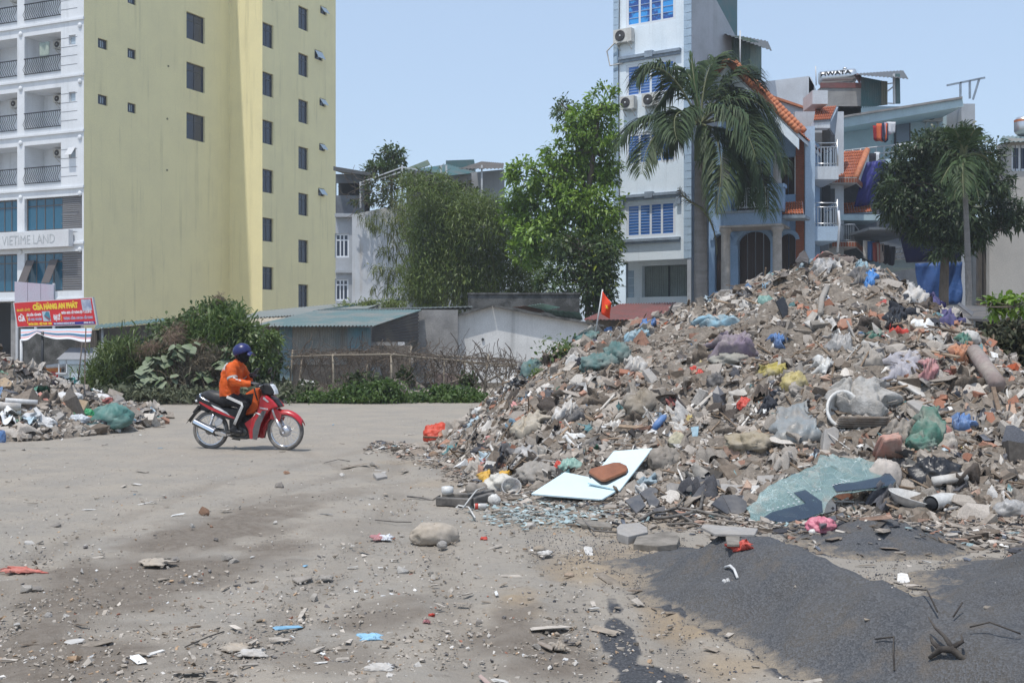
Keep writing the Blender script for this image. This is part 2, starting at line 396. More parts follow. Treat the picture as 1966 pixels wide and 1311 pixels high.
# ---- dusty earth that the rubbish lies in
M_EARTH = mat('heap_earth', (.245, .212, .178), .95, col2=(.165, .14, .115), scale=2.2, lo=.35, hi=.65, bmp=.9, bscale=18, bdist=.05, spec=.15, fine=.3)
for nm, (x0, x1, y0, y1), fn in (('rubbish_heap_slope', (-2.6, 10.4, 9.3, 21.5), h_pile), ('rubbish_bank', (-17.5, -6.3, 17, 27.6), h_left)):
 xs = np.arange(x0, x1, .07); ys = np.arange(y0, y1, .07); x, y, f = gridmesh(xs, ys)
 z = fn(x, y); keep = (z > .005)[f].any(1); z = z + np.where(z > .03, fbm(x * 7, y * 7, 77, 3) * .09 + .022, -.06)
 f = f[keep]; u, inv = np.unique(f, return_inverse=True); f = inv.reshape(f.shape)
 me = np_mesh(nm, np.stack([x, y, z], 1)[u], f, M_EARTH, smooth=True)
 tag(link(nm, me), None, None, kind='structure')
# == scattered pieces, many to a mesh
_BOXV = np.array([[x, y, z] for z in (-.5, .5) for y in (-.5, .5) for x in (-.5, .5)])
_BOXF = np.array([(0, 2, 3), (0, 3, 1), (4, 5, 7), (4, 7, 6), (0, 1, 5), (0, 5, 4), (2, 6, 7), (2, 7, 3), (0, 4, 6), (0, 6, 2), (1, 3, 7), (1, 7, 5)])
def _rag_tpl(nu=6, nv=5):
 v = np.array([[i / nu - .5, j / nv - .5, 0] for j in range(nv + 1) for i in range(nu + 1)], float); f = []
 for j in range(nv):
  for i in range(nu):
   a = j * (nu + 1) + i; f += [(a, a + 1, a + nu + 2), (a, a + nu + 2, a + nu + 1)]
 return v, np.array(f)
_RAGV, _RAGF = _rag_tpl()
_OCTV = np.array([[1, 0, 0], [-1, 0, 0], [0, 1, 0], [0, -1, 0], [0, 0, 1], [0, 0, -1]], float) * .5
_OCTF = np.array([(0, 2, 4), (2, 1, 4), (1, 3, 4), (3, 0, 4), (2, 0, 5), (1, 2, 5), (3, 1, 5), (0, 3, 5)])
def rotmats(n, tilt, spin=True, nrm=None):
 """(n,3,3): random turn about z, tilt by up to `tilt` radians, then lean to the normal"""
 a = rng.uniform(0, 2 * np.pi, n) if spin else np.zeros(n); b = rng.normal(0, tilt, n); c = rng.normal(0, tilt, n)
 def rz(t): o = np.zeros_like(t); i = o + 1; return np.stack([np.stack([np.cos(t), -np.sin(t), o], 1), np.stack([np.sin(t), np.cos(t), o], 1), np.stack([o, o, i], 1)], 1)
 def rx(t): o = np.zeros_like(t); i = o + 1; return np.stack([np.stack([i, o, o], 1), np.stack([o, np.cos(t), -np.sin(t)], 1), np.stack([o, np.sin(t), np.cos(t)], 1)], 1)
 def ry(t): o = np.zeros_like(t); i = o + 1; return np.stack([np.stack([np.cos(t), o, np.sin(t)], 1), np.stack([o, i, o], 1), np.stack([-np.sin(t), o, np.cos(t)], 1)], 1)
 m = rx(b) @ ry(c) @ rz(a)
 if nrm is not None:
  z = nrm / np.linalg.norm(nrm, axis=1, keepdims=True); x = np.cross(np.array([0, 1.0, 0]), z); x /= np.linalg.norm(x, axis=1, keepdims=True); y = np.cross(z, x)
  m = np.stack([x, y, z], 2) @ m
 return m
class Heap:
 def __init__(s): s.v = []; s.f = []; s.c = []; s.n = 0
 def put(s, v, f, c):
  """v (n,k,3), f (m,3), c (n,3)"""
  n, k, _ = v.shape
  s.v.append(v.reshape(-1, 3)); s.f.append((f[None] + (np.arange(n) * k)[:, None, None]).reshape(-1, 3) + s.n); s.c.append(np.repeat(c, k, 0)); s.n += n * k
 def boxes(s, pos, size, col, tilt=.6, jit=.22, nrm=None):
  n = len(pos); v = _BOXV[None] + rng.normal(0, jit * .5, (n, 8, 3)); v = v * size[:, None, :]
  v = np.einsum('nij,nkj->nki', rotmats(n, tilt, nrm=nrm), v) + pos[:, None]; s.put(v, _BOXF, col)
 def stones(s, pos, size, col):
  n = len(pos); v = _BOXV[None] * rng.uniform(.55, 1.0, (n, 8, 1)) + rng.normal(0, .09, (n, 8, 3)); v = v * size[:, None, :]
  v = np.einsum('nij,nkj->nki', rotmats(n, .4), v) + pos[:, None]; s.put(v, _BOXF, col)
 def rags(s, pos, size, col, tilt=.5, amp=.3, nrm=None):
  n = len(pos); ph = rng.uniform(0, 6.28, (n, 1, 4)); a, b = _RAGV[None, :, 0], _RAGV[None, :, 1]; f = rng.uniform(4, 9, (n, 1, 2))
  v = np.repeat(_RAGV[None], n, 0) + rng.normal(0, .035, (n, len(_RAGV), 3))
  v[:, :, 2] += amp * (.55 * np.sin(a * f[:, :, 0] + ph[:, :, 0]) * np.cos(b * f[:, :, 1] + ph[:, :, 1]) + .3 * np.sin((a + b) * f[:, :, 1] * 1.6 + ph[:, :, 2])) - 1.1 * amp * (a ** 2 + b ** 2)
  v[:, :, 0] += .12 * np.sin(b * 7 + ph[:, :, 3]); v = v * size[:, None, :]
  v = np.einsum('nij,nkj->nki', rotmats(n, tilt, nrm=nrm), v) + pos[:, None]; s.put(v, _RAGF, col)
 def build(s, name, m, kind='stuff', parent=None, smooth=False):
  me = np_mesh(name, np.concatenate(s.v), np.concatenate(s.f), m, np.concatenate(s.c), smooth=smooth)
  return tag(link(name, me, parent), None, None, kind=kind)
def pick(pal, n, var=.12):
 """colours from [(weight, (r,g,b) 0..255)], with a spread of lightness"""
 wts = np.array([p[0] for p in pal], float); cs = np.array([lin(*p[1]) for p in pal]); i = rng.choice(len(pal), n, p=wts / wts.sum())
 return np.clip(cs[i] * np.exp(rng.normal(0, var, (n, 1))), 0, .85)
M_DEBRIS = mat('debris', (.3, .3, .3), .9, src='attr', spec=.2, fine=.25, bmp=.4, bscale=60, bdist=.01)
M_SHINY = mat('plastic_film', (.3, .3, .3), .38, src='attr', spec=.5, fine=.1)
PAL_RUB = [(30, (146, 137, 127)), (22, (158, 149, 139)), (20, (128, 117, 106)), (8, (174, 167, 158)), (12, (110, 99, 88)), (3.5, (150, 116, 100)), (3, (160, 134, 118)), (4, (92, 87, 82)), (2.5, (196, 192, 186)), (1, (218, 217, 214)), (1.5, (70, 67, 66))]
PAL_RAG = [(26, (142, 135, 127)), (13, (164, 157, 149)), (5, (196, 193, 189)), (22, (106, 97, 88)), (9, (84, 77, 72)), (6, (84, 84, 88)), (4, (60, 62, 68)), (2.2, (92, 126, 128)), (1.5, (92, 118, 150)), (1.6, (166, 182, 190)), (.8, (160, 104, 98)), (.8, (176, 158, 106)), (.9, (136, 126, 144)), (.35, (176, 74, 66)), (.5, (78, 120, 100)), (.3, (190, 150, 148))]
def on_heap(n, box, fn, hmin=.02, dens=None):
 out = []
 while sum(len(o) for o in out) < n:
  x = rng.uniform(box[0], box[1], n); y = rng.uniform(box[2], box[3], n); h = fn(x, y)
  k = h > hmin
  if dens is not None: k &= rng.uniform(0, 1, n) < dens(x, y, h)
  out.append(np.stack([x, y, h], 1)[k])
 return np.concatenate(out)[:n]
def normals_at(p, fn, e=.15):
 x, y = p[:, 0], p[:, 1]
 return np.stack([-(fn(x + e, y) - fn(x - e, y)) / (2 * e), -(fn(x, y + e) - fn(x, y - e)) / (2 * e), np.ones(len(x))], 1)
def seen_right(x, y, h):
 return np.where(y > _RY(x) + .8, .15, 1.0) * np.clip(.72 + 1.1 * fbm(x * 1.1, y * 1.1, 17, 3), .12, 1)
BOXR = (-2.2, 8.6, 9.7, 19.5)
hp = Heap()
p = on_heap(52000, BOXR, h_pile, .01, lambda x, y, h: np.where(y > _RY(x) + .8, .12, 1.0)); n = len(p); nr = normals_at(p, h_pile)
s = np.exp(rng.normal(-3.55, .55, n)); sz = np.stack([s * rng.uniform(.8, 1.7, n), s * rng.uniform(.6, 1.1, n), s * rng.uniform(.25, .8, n)], 1)
hp.boxes(p + nr * .0 + np.array([0, 0, .01]), sz, pick(PAL_RUB, n), .55, .25, nr)
p = on_heap(1500, BOXR, h_pile, .05, seen_right); n = len(p); nr = normals_at(p, h_pile)
s = np.exp(rng.normal(-2.55, .3, n)); sz = np.stack([s * rng.uniform(1, 1.8, n), s * rng.uniform(.7, 1.1, n), s * rng.uniform(.18, .6, n)], 1)
hp.boxes(p + np.array([0, 0, .015]), sz, pick(PAL_RUB, n), .5, .32, nr)
p = on_heap(900, BOXR, h_pile, .05, seen_right); n = len(p); nr = normals_at(p, h_pile)
s = rng.uniform(.12, .5, n); sz = np.stack([s, rng.uniform(.008, .03, n), rng.uniform(.005, .02, n)], 1)
hp.boxes(p + np.array([0, 0, .04]), sz, pick([(3, (140, 122, 104)), (2, (110, 95, 80)), (2, (190, 186, 180)), (1, (80, 76, 74))], n), .35, .1, nr)
hp.build('rubble', M_DEBRIS)
hp = Heap()
p = on_heap(3300, BOXR, h_pile, .06, seen_right); n = len(p); nr = normals_at(p, h_pile)
s = np.exp(rng.normal(-2.45, .42, n)); sz = np.stack([s * rng.uniform(.9, 1.8, n), s * rng.uniform(.6, 1.1, n), s * rng.uniform(.5, 1.0, n)], 1)
hp.rags(p + np.array([0, 0, .02]), sz, pick(PAL_RAG, n), .5, .42, nr)
hp.build('litter', M_SHINY)
hp = Heap(); n = 5200; x = rng.uniform(-2.2, 5.2, n); y = _FY(x) - np.abs(rng.normal(0, .75, n)) + .15; k = (h_mound(0, x, y) < .0) & (h_mound(2, x, y) < .0); x, y = x[k], y[k]; n = len(x); s = np.exp(rng.normal(-3.5, .5, n))
hp.boxes(np.stack([x, y, h_all(x, y) + .01], 1), np.stack([s * rng.uniform(1, 2.4, n), s * rng.uniform(.4, .9, n), s * rng.uniform(.08, .4, n)], 1), pick(PAL_RUB + [(9, (72, 72, 76)), (5, (92, 96, 104)), (2, (140, 158, 160))], n), .2, .25); hp.build('rubble', M_DEBRIS)
BOXL = (-14.5, -6.6, 17.5, 25)
hp = Heap()
p = on_heap(6500, BOXL, h_left, .01); n = len(p); nr = normals_at(p, h_left)
s = np.exp(rng.normal(-2.7, .5, n)); sz = np.stack([s * rng.uniform(.8, 1.7, n), s * rng.uniform(.6, 1.1, n), s * rng.uniform(.25, .8, n)], 1)
hp.boxes(p + np.array([0, 0, .02]), sz, pick(PAL_RUB, n), .5, .25, nr); hp.build('rubble', M_DEBRIS)
hp = Heap()
p = on_heap(700, BOXL, h_left, .05); n = len(p); nr = normals_at(p, h_left)
s = np.exp(rng.normal(-1.8, .4, n)); sz = np.stack([s * rng.uniform(.9, 1.8, n), s * rng.uniform(.6, 1.1, n), s * .7], 1)
hp.rags(p + np.array([0, 0, .04]), sz, pick(PAL_RAG, n), .5, .42, nr); hp.build('litter', M_SHINY)
# == pebbles and crumbs on the open ground
hp = Heap(); n = 34000
u = rng.uniform(0, 1, n); y = 5.2 * (26 / 5.2) ** (u ** 1.35); x = y * rng.uniform(-.5, .5, n)
k = (h_pile(x, y) < .03) & (h_left(x, y) < .02); x, y = x[k], y[k]; n = len(x)
m_ = np.maximum.reduce([h_mound(i, x, y) for i in range(3)])
yy = np.stack([x, y], 1)
wv = stain(x, y, [(330, 1040, 270, 42, -13, .85), (200, 1150, 300, 70, -12, .8), (40, 1270, 300, 90, 0, .95), (740, 1180, 150, 40, -8, .85), (1040, 1255, 190, 60, 8, 1.0)], 3)
clump = np.clip(fbm(x * .8, y * .8, 61, 3) + .45, .06, 1.0)
k = (rng.uniform(0, 1, n) < clump) & ((m_ < h_soil(x, y) - .01) | (rng.uniform(0, 1, n) < .03))
x, y, wv = x[k], y[k], wv[k]; n = len(x)
s = np.exp(rng.normal(-4.5, .46, n)) * np.clip(.6 + .4 * (y < 12), .5, 1)
z = h_all(x, y) + s * .0
col = pick([(8, (172, 164, 154)), (12, (158, 149, 138)), (3, (192, 187, 180)), (8, (138, 127, 114)), (3, (112, 108, 106)), (2, (165, 140, 115)), (.6, (150, 105, 88)), (.4, (215, 214, 212))], n, .1)
hp.stones(np.stack([x, y, z], 1), np.stack([s * rng.uniform(.9, 1.6, n), s * rng.uniform(.7, 1.1, n), s * rng.uniform(.3, .7, n)], 1), col)
n = 1000; u = rng.uniform(0, 1, n); y = 5.3 * (24 / 5.3) ** u; x = y * rng.uniform(-.48, .48, n) + rng.normal(0, .3, n)
k = (h_pile(x, y) < .03) & (h_left(x, y) < .02) & (rng.uniform(0, 1, n) < np.clip(fbm(x * .7, y * .7, 91, 3) + .45 + np.clip(x, -1, 1) * .25, .05, 1)); x, y = x[k], y[k]; n = len(x)
m_ = np.maximum.reduce([h_mound(i, x, y) for i in range(3)]); k = m_ < h_soil(x, y); x, y = x[k], y[k]; n = len(x)
s = np.exp(rng.normal(-3.0, .45, n)); z = h_soil(x, y) + .012
hp.boxes(np.stack([x, y, z], 1), np.stack([s * rng.uniform(1, 2.2, n), s * rng.uniform(.25, .8, n), np.full(n, .006)], 1),
         pick([(10, (168, 160, 150)), (3, (196, 193, 188)), (7, (142, 132, 120)), (2, (120, 108, 96)), (.8, (120, 160, 185)), (.6, (200, 105, 95)), (1, (225, 225, 222))], n), .12, .25)
hp.build('pebbles', M_DEBRIS)
hp = Heap(); n = 60000; x = rng.uniform(.1, 4.6, n); y = rng.uniform(4.9, 10.6, n); hm = np.maximum.reduce([h_mound(i, x, y) for i in range(3)]) - h_soil(x, y); k = rng.uniform(0, 1, n) < np.clip(.55 * np.exp(-np.abs(hm + .01) / .016), 0, 1) * (h_pile(x, y) < .02); x, y = x[k], y[k]; n = len(x); s = np.exp(rng.normal(-5.2, .35, n))
hp.stones(np.stack([x, y, h_all(x, y)], 1), np.stack([s * 1.2, s, s * .7], 1), pick([(6, (72, 74, 80)), (4, (92, 92, 96)), (1, (120, 118, 116))], n, .15)); hp.build('gravel_grains', M_DEBRIS)
# == BUILDINGS
class Face:
 """a vertical wall plane: world point O at the ground, horizontal direction ux (to the right as seen from outside)"""
 def __init__(s, O, ux): s.O = Vector(O); s.ux = Vector((ux[0], ux[1], 0)).normalized(); s.n = Vector((s.ux.y, -s.ux.x, 0))
 def uv(s, px, py):
  d = Vector(((px - CX) / FPX, 1, -(py - CY) / FPX)); e = Vector((0, 0, EYE))
  t = (s.O - e).dot(s.n) / d.dot(s.n); p = e + d * t - s.O
  return p.dot(s.ux), p.z + s.O.z * 0
 def u(s, px): return s.uv(px, CY)[0]
 def rect(s, px0, yt, yb, px1):
  """window given in the photo: left edge px0 with its top and bottom there, right edge px1"""
  u0, z1 = s.uv(px0, yt); _, z0 = s.uv(px0, yb); return (u0, s.u(px1), z0, z1)
 def p(s, u, z, d=0.0):
  """d: metres out of the wall"""
  return s.O + s.ux * u + s.n * d + Vector((0, 0, z))
 def m4(s, u, z, d=0.0):
  q = Matrix((s.ux, Vector((0, 0, 1)), s.n)).transposed().to_4x4(); return Matrix.Translation(s.p(u, z, d)) @ q
class Bld:
 """a thing whose parts are given in world coordinates and stored in its own frame"""
 def __init__(s, name, label, cat, loc, group=None):
  s.root = thing(name, label, cat, loc, 0, group); s.inv = -Vector(loc)
 def part(s, mb, name, parent=None, **k):
  mb.v = [tuple(Vector(v) + s.inv) for v in mb.v]
  return mb.build(name, parent or s.root, **k)
def fbox(mb, F, u0, u1, z0, z1, d0, d1, m):
 a = [F.p(u, z, d) for d in (d0, d1) for z in (z0, z1) for u in (u0, u1)]
 return mb.add(a, [(0, 2, 3, 1), (4, 5, 7, 6), (0, 1, 5, 4), (2, 6, 7, 3), (0, 4, 6, 2), (1, 3, 7, 5)], m)
def facade(mb, F, u0, u1, z0, z1, ops, m, deep=.18, mrev=None):
 """wall face with rectangular openings and their reveals"""
 us = sorted({u0, u1, *[min(max(q, u0), u1) for o in ops for q in o[:2]]}); zs = sorted({z0, z1, *[min(max(q, z0), z1) for o in ops for q in o[2:4]]})
 for a, b in zip(us, us[1:]):
  run = None
  for c, d in zip(zs, zs[1:]):
   um, zm = (a + b) / 2, (c + d) / 2
   if any(o[0] < um < o[1] and o[2] < zm < o[3] for o in ops):
    continue
   mb.quad(F.p(a, c), F.p(b, c), F.p(b, d), F.p(a, d), m)
 for o in ops:
  a, b, c, d = o[:4]; dd = -(o[4] if len(o) > 4 else deep); r = mrev or m
  mb.quad(F.p(a, c), F.p(a, d), F.p(a, d, dd), F.p(a, c, dd), r); mb.quad(F.p(b, c), F.p(b, d), F.p(b, d, dd), F.p(b, c, dd), r)
  mb.quad(F.p(a, c), F.p(b, c), F.p(b, c, dd), F.p(a, c, dd), r); mb.quad(F.p(a, d), F.p(b, d), F.p(b, d, dd), F.p(a, d, dd), r)
def window(B, F, rc, mf, mg, cols=2, top=0.0, fw=.06, deep=.12, out=0.0, bars=0, mb_=None, name='window', glass=True):
 """frame as a part, each pane a sub-part; top: share of the height above a transom"""
 a, b, c, d = rc[:4]; mb = MB(); d0, d1 = -deep - .05 + out, -deep + out
 fbox(mb, F, a, a + fw, c, d, d0, d1, mf); fbox(mb, F, b - fw, b, c, d, d0, d1, mf)
 fbox(mb, F, a + fw, b - fw, c, c + fw, d0, d1, mf); fbox(mb, F, a + fw, b - fw, d - fw, d, d0, d1, mf)
 w_ = (b - a - 2 * fw) / cols; zt = d - (d - c) * top if top else None
 for i in range(1, cols): fbox(mb, F, a + fw + w_ * i - fw * .4, a + fw + w_ * i + fw * .4, c + fw, d - fw, d0 - .004, d1 - .004, mf)
 if zt: fbox(mb, F, a + fw, b - fw, zt - fw * .4, zt + fw * .4, d0 - .008, d1 - .008, mf)
 for i in range(bars):
  z = c + fw + (d - c - 2 * fw) * (i + 1) / (bars + 1); fbox(mb, F, a + fw, b - fw, z - .014, z + .014, d0 + .026, d0 + .045, mb_ or mf)
 w = B.part(mb, name)
 if glass:
  for i in range(cols):
   for zz0, zz1 in (((c + fw, zt), (zt, d - fw)) if zt else ((c + fw, d - fw),)):
    g = MB(); fbox(g, F, a + fw + w_ * i + .005, a + fw + w_ * (i + 1) - .005, zz0 + .005, zz1 - .005, d0 + .016, d0 + .024, mg); B.part(g, 'pane', w)
 return w
def glassmat(name, col, rough=.12, spec=.6):
 return mat(name, col, rough, spec=spec, fine=.0)
M_WHITE = mat('white_render', (.74, .76, .78), .8, col2=(.66, .68, .70), scale=.8, streak=(.33, .34, .34), streak_amt=.45, bmp=.15, bscale=12, fine=.06)
M_YELLOW = mat('yellow_render', (.82, .735, .43), .85, col2=(.77, .69, .41), scale=.5, streak=(.42, .38, .22), streak_amt=.7, bmp=.12, bscale=10, fine=.07)
M_DKFRAME = mat('dark_aluminium', (.045, .05, .06), .45)
M_BROWNFR = mat('brown_aluminium', (.10, .085, .08), .5)
M_GLASSD = glassmat('dark_glass', (.012, .022, .05), .15)
M_GLASST = glassmat('teal_glass', (.012, .10, .17), .12)
M_GLASSL = glassmat('pale_glass', (.42, .5, .56), .2)
M_IRON = mat('black_iron', (.03, .032, .036), .5)
M_LOUVRE = mat('grey_louvre', (.19, .185, .19), .6)
M_CONC = mat('grey_concrete', (.30, .29, .28), .9, col2=(.20, .195, .19), scale=1.6, streak=(.07, .07, .068), streak_amt=.7, bmp=.3, bscale=14)
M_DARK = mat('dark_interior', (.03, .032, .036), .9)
M_ROOFD = mat('dark_roof_sheet', (.085, .09, .095), .6)
M_PALE = mat('pale_metal', (.55, .56, .57), .5)
M_STEEL = mat('brushed_steel', (.62, .63, .64), .32, metal=.9, fine=.05)
M_ACW = mat('ac_casing', (.60, .59, .55), .55, col2=(.5, .48, .44), scale=2.5)
M_ACB = mat('ac_grille', (.08, .075, .075), .6)
M_WTEXT = mat('faint_lettering', (.43, .45, .46), .7)
def aircon(F, u, z, d, label, w_=.85, h_=.55, group='air conditioner outdoor units', pipe=False):
 """outdoor unit on brackets, its casing against the wall at (u, z)"""
 B = Bld('air_conditioner', label, 'air conditioner', F.p(u, z, d + .02), group)
 mb = MB(); fbox(mb, F, u - w_ / 2, u + w_ / 2, z, z + h_, d + .06, d + .38, M_ACW); c = B.part(mb, 'casing')
 q = F.m4(u - w_ * .12, z + h_ * .5, d + .38)
 mb = MB(); mb.lathe([(h_ * .42, 0), (h_ * .42, .02), (h_ * .38, .022), (.05, .012)], M_ACB, 20, q, caps=True); mb.lathe([(.045, .014), (.045, .035)], M_PALE, 10, q)
 for r_ in (.15, .22, .3, .36): 
  k = 18; pts = [q @ Vector((h_ * r_ * math.cos(2 * math.pi * i / k), h_ * r_ * math.sin(2 * math.pi * i / k), .026)) for i in range(k + 1)]
  mb.tube(pts, .006, M_ACB, 4, caps=False)
 B.part(mb, 'fan_grille')
 for s_ in (-.32, .32):
  mb = MB(); fbox(mb, F, u + s_ * w_ - .02, u + s_ * w_ + .02, z - .05, z - .004, d, d + .4, M_ACW); mb.bar(F.p(u + s_ * w_, z - .3, d + .01), F.p(u + s_ * w_, z - .04, d + .36), .03, .03, M_ACW); B.part(mb, 'bracket')
 return B
# == the tall white and yellow block
d1 = Vector((.41, .912, 0)).normalized(); dr = Vector((d1.y, -d1.x, 0))
A = Vector(((161 - CX) / FPX * 66, 66, 0))
Fw = Face(A, dr); Fy = Face(A, d1); C_ = A + d1 * 13.2; Fr = Face(C_, dr); D_ = C_ + dr * 2.73; Fg = Face(D_, d1)
TOP = 37.0
B = Bld('apartment_tower', 'tall apartment block with yellow side walls and a white balcony front', 'building', A)
ops = []
wins = []
for px0, px1, rows in ((188, 206.5, [(73, 92), (181, 200)]), (245, 261, [(-12, 6), (92.5, 111), (197, 215.5)])):
 for yt, yb in rows: wins.append((Fy, Fy.rect(px0, yt, yb, px1), 'slide'))
for yt, yb in ((22, 73.7), (118.5, 170), (215.5, 266.5)): wins.append((Fy, Fy.rect(358, yt, yb, 393.5), 'big'))
for yt, yb in ((-53, -6), (42, 88), (137, 182.5), (229.5, 275), (324, 369), (417.5, 463), (512, 556)): wins.append((Fg, Fg.rect(504, yt, yb, 525), 'tall'))
for yt, yb in ((-80, -36), (10.5, 54.5), (101, 144), (190, 234.5), (281, 324), (370, 413), (460, 504), (546, 590)): wins.append((Fg, Fg.rect(573, yt, yb, 592), 'tall'))
vent = [(615, 11, 26, 627), (604, 95, 113, 619), (613.5, 188, 203, 625), (613, 275, 289, 624), (611, 361, 376, 623)]
for v in vent: wins.append((Fg, Fg.rect(*v), 'vent'))
mb = MB(); facade(mb, Fy, 0, 13.2, 0, TOP, [w_[1] for w_ in wins if w_[0] is Fy], M_YELLOW); facade(mb, Fg, 0, 8.95, 0, TOP - 3, [w_[1] for w_ in wins if w_[0] is Fg], M_YELLOW)
mb.quad(Fr.p(0, 0), Fr.p(2.73, 0), Fr.p(2.73, TOP), Fr.p(0, TOP), M_YELLOW)
E_ = D_ + d1 * 8.95; Z = Vector((0, 0, TOP))
bk = A + d1 * 22.2 - dr * 14; bl = A - dr * 14
mb.add([E_, E_ - dr * 16.73, E_ - dr * 16.73 + Z, E_ + Z], [(0, 1, 2, 3)], M_YELLOW); mb.add([bl, bk, bk + Z, bl + Z], [(0, 1, 2, 3)], M_YELLOW)
mb.add([A + Z, C_ + Z, D_ + Z, E_ + Z, bk + Z, bl + Z], [(0, 1, 2, 3, 4, 5)], M_CONC)
B.part(mb, 'side_wall')
for F, rc, kind in wins:
 if kind == 'slide':
  w = window(B, F, rc, M_DKFRAME, M_GLASSD, 2, 0, .09, .1); g = MB(); a, b, c, d = rc; fbox(g, F, a + (b - a) * .38, a + (b - a) * .62, c + .1, d - .1, -.125, -.115, M_GLASSL); B.part(g, 'pane', w)
 elif kind == 'big': window(B, F, rc, M_DKFRAME, M_GLASSD, 2, .27, .07, .14)
 elif kind == 'tall': window(B, F, rc, M_DKFRAME, M_GLASSD, 2, .27, .07, .14)
 else:
  a, b, c, d = rc; w = window(B, F, rc, M_DKFRAME, M_GLASSD, 1, 0, .07, .12)
  g = MB(); g.add([F.p(a + .05, d - .06, 0), F.p(b - .05, d - .06, 0), F.p(b - .05, c + .08, .02 if rc[3] < 11 and rc[3] > 8 else .3), F.p(a + .05, c + .08, .02 if rc[3] < 11 and rc[3] > 8 else .3)], [(0, 1, 2, 3)], M_GLASSL)
  sol = [Vector(v) for v in g.v]; g = MB(); g.prism(sol, F.n * .03, M_GLASSL); B.part(g, 'sash', w)
for px, py in ((323, 128), (321, 229), (320.5, 327.5)):
 u, z = Fy.uv(px, py); g = MB(); q = Fy.m4(u, z, .0); g.lathe([(.06, -.1), (.06, .03), (.045, .03), (.045, -.1)], M_DARK, 12, q, caps=False); g.lathe([(.05, -.02), (.05, -.01)], M_DARK, 12, q); B.part(g, 'vent_pipe')
px_b = [(47, 117), (-38, 33), (-122, -52)]
bays = [(Fw.u(a), Fw.u(b)) for a, b in px_b]
zb = [Fw.uv(47, y)[1] for y in (572, 477 + 6, 366, 261, 156, 52)]
st = (zb[5] - zb[2]) / 3.0
floors = [zb[2] + st * k for k in range(-2, 10)]
ops = []; balc = []; glz = []
for k, zf in enumerate(floors):
 if zf + st > TOP: break
 for i, (a, b) in enumerate(bays):
  if k >= 2: ops.append((a, b, zf + .33, zf + 2.62, 1.5)); balc.append((a, b, zf + .33, zf + 2.62, i))
  else: ops.append((a, b + 1.62 * (1 if i == 0 else .0), zf + (.45 if k == 0 else .8), zf + 2.72, .25)); glz.append((i, k, a, b, zf + (.45 if k == 0 else .8), zf + 2.72))
sw = [Fw.rect(132, y, y + 19, 145) + (.2,) for y in (69, 178, 285)]
mb = MB(); facade(mb, Fw, -14, 0, floors[0] - .05, TOP, ops + sw, M_WHITE)
mb.quad(Fw.p(-14, floors[0] - .05), Fw.p(0, floors[0] - .05), Fw.p(0, floors[0] - .05, -2.5), Fw.p(-14, floors[0] - .05, -2.5), M_WHITE)
for a, b, c, d, i in balc:
 mb.quad(Fw.p(a, c, -1.5), Fw.p(b, c, -1.5), Fw.p(b, d, -1.5), Fw.p(a, d, -1.5), M_WHITE)
B.part(mb, 'front_wall')
mb = MB()
for zf in floors + [TOP - .3]:
 fbox(mb, Fw, -14, .04, zf - .1, zf + .02, .0, .10, M_WHITE); fbox(mb, Fw, -14, .02, zf + .02, zf + .07, .0, .05, M_WHITE)
for zf in floors:
 for k in range(4): fbox(mb, Fw, -1.75, -.5, zf + .62 + k * .52, zf + .64 + k * .52, .0, .012, M_LOUVRE)
B.part(mb, 'ledge')
for zf in floors[1:8]:
 for u in (-.28, Fw.u(40), Fw.u(-45)):
  g = MB(); g.lathe([(.15, 0), (.15, .05), (.1, .09)], M_WHITE, 12, Fw.m4(u, zf - .42, .0)); B.part(g, 'rosette')
for r_ in sw:
 k = sw.index(r_); w = window(B, Fw, r_, M_PALE if k else M_PALE, M_GLASSL, 1, 0, .06, .1)
 if k == 2:
  a, b, c, d = r_[:4]; g = MB(); g.prism([Fw.p(a, d, 0), Fw.p(b, d, 0), Fw.p(b, c + .12, .32), Fw.p(a, c + .12, .32)], Fw.n * .03, M_PALE); B.part(g, 'sash', w)
iron = {}
for a, b, c, d, i in balc:
 if c > 23: continue
 g = MB(); fbox(g, Fw, a, b, c + .92, c + .98, .0, .05, M_IRON); fbox(g, Fw, a, b, c + .02, c + .06, .0, .05, M_IRON)
 nb = 17
 for j in range(nb):
  u = a + (b - a) * (j + .5) / nb
  g.tube([Fw.p(u, c + .95, .03), Fw.p(u + .03, c + .75, .0), Fw.p(u - .03, c + .5, .06), Fw.p(u - .01, c + .28, .19), Fw.p(u + .03, c + .12, .12), Fw.p(u, c + .05, .03)], .017, M_IRON, 4, False)
 B.part(g, 'balcony_railing')
 h = d - c; m_ = (a + b) / 2
 g = MB(); fbox(g, Fw, b - 1.0, b - .45, c, c + 1.95, -1.5, -1.44, M_PALE); w = B.part(g, 'balcony_door'); g = MB(); fbox(g, Fw, b - .93, b - .52, c + .1, c + 1.86, -1.44, -1.42, M_GLASSD); B.part(g, 'pane', w)
 F2 = Face(Fw.p(b, 0, -1.5), -d1)
 g = MB(); fbox(g, F2, .35, 1.15, c + .75, c + 1.95, 0, .05, M_PALE); w = B.part(g, 'window')
 for q in (0, 1):
  g = MB(); fbox(g, F2, .41 + q * .37, .72 + q * .37, c + .82, c + 1.55, .05, .06, M_GLASSD); B.part(g, 'pane', w)
  g = MB(); fbox(g, F2, .41 + q * .37, .72 + q * .37, c + 1.6, c + 1.9, .05, .06, M_GLASSD); B.part(g, 'pane', w)
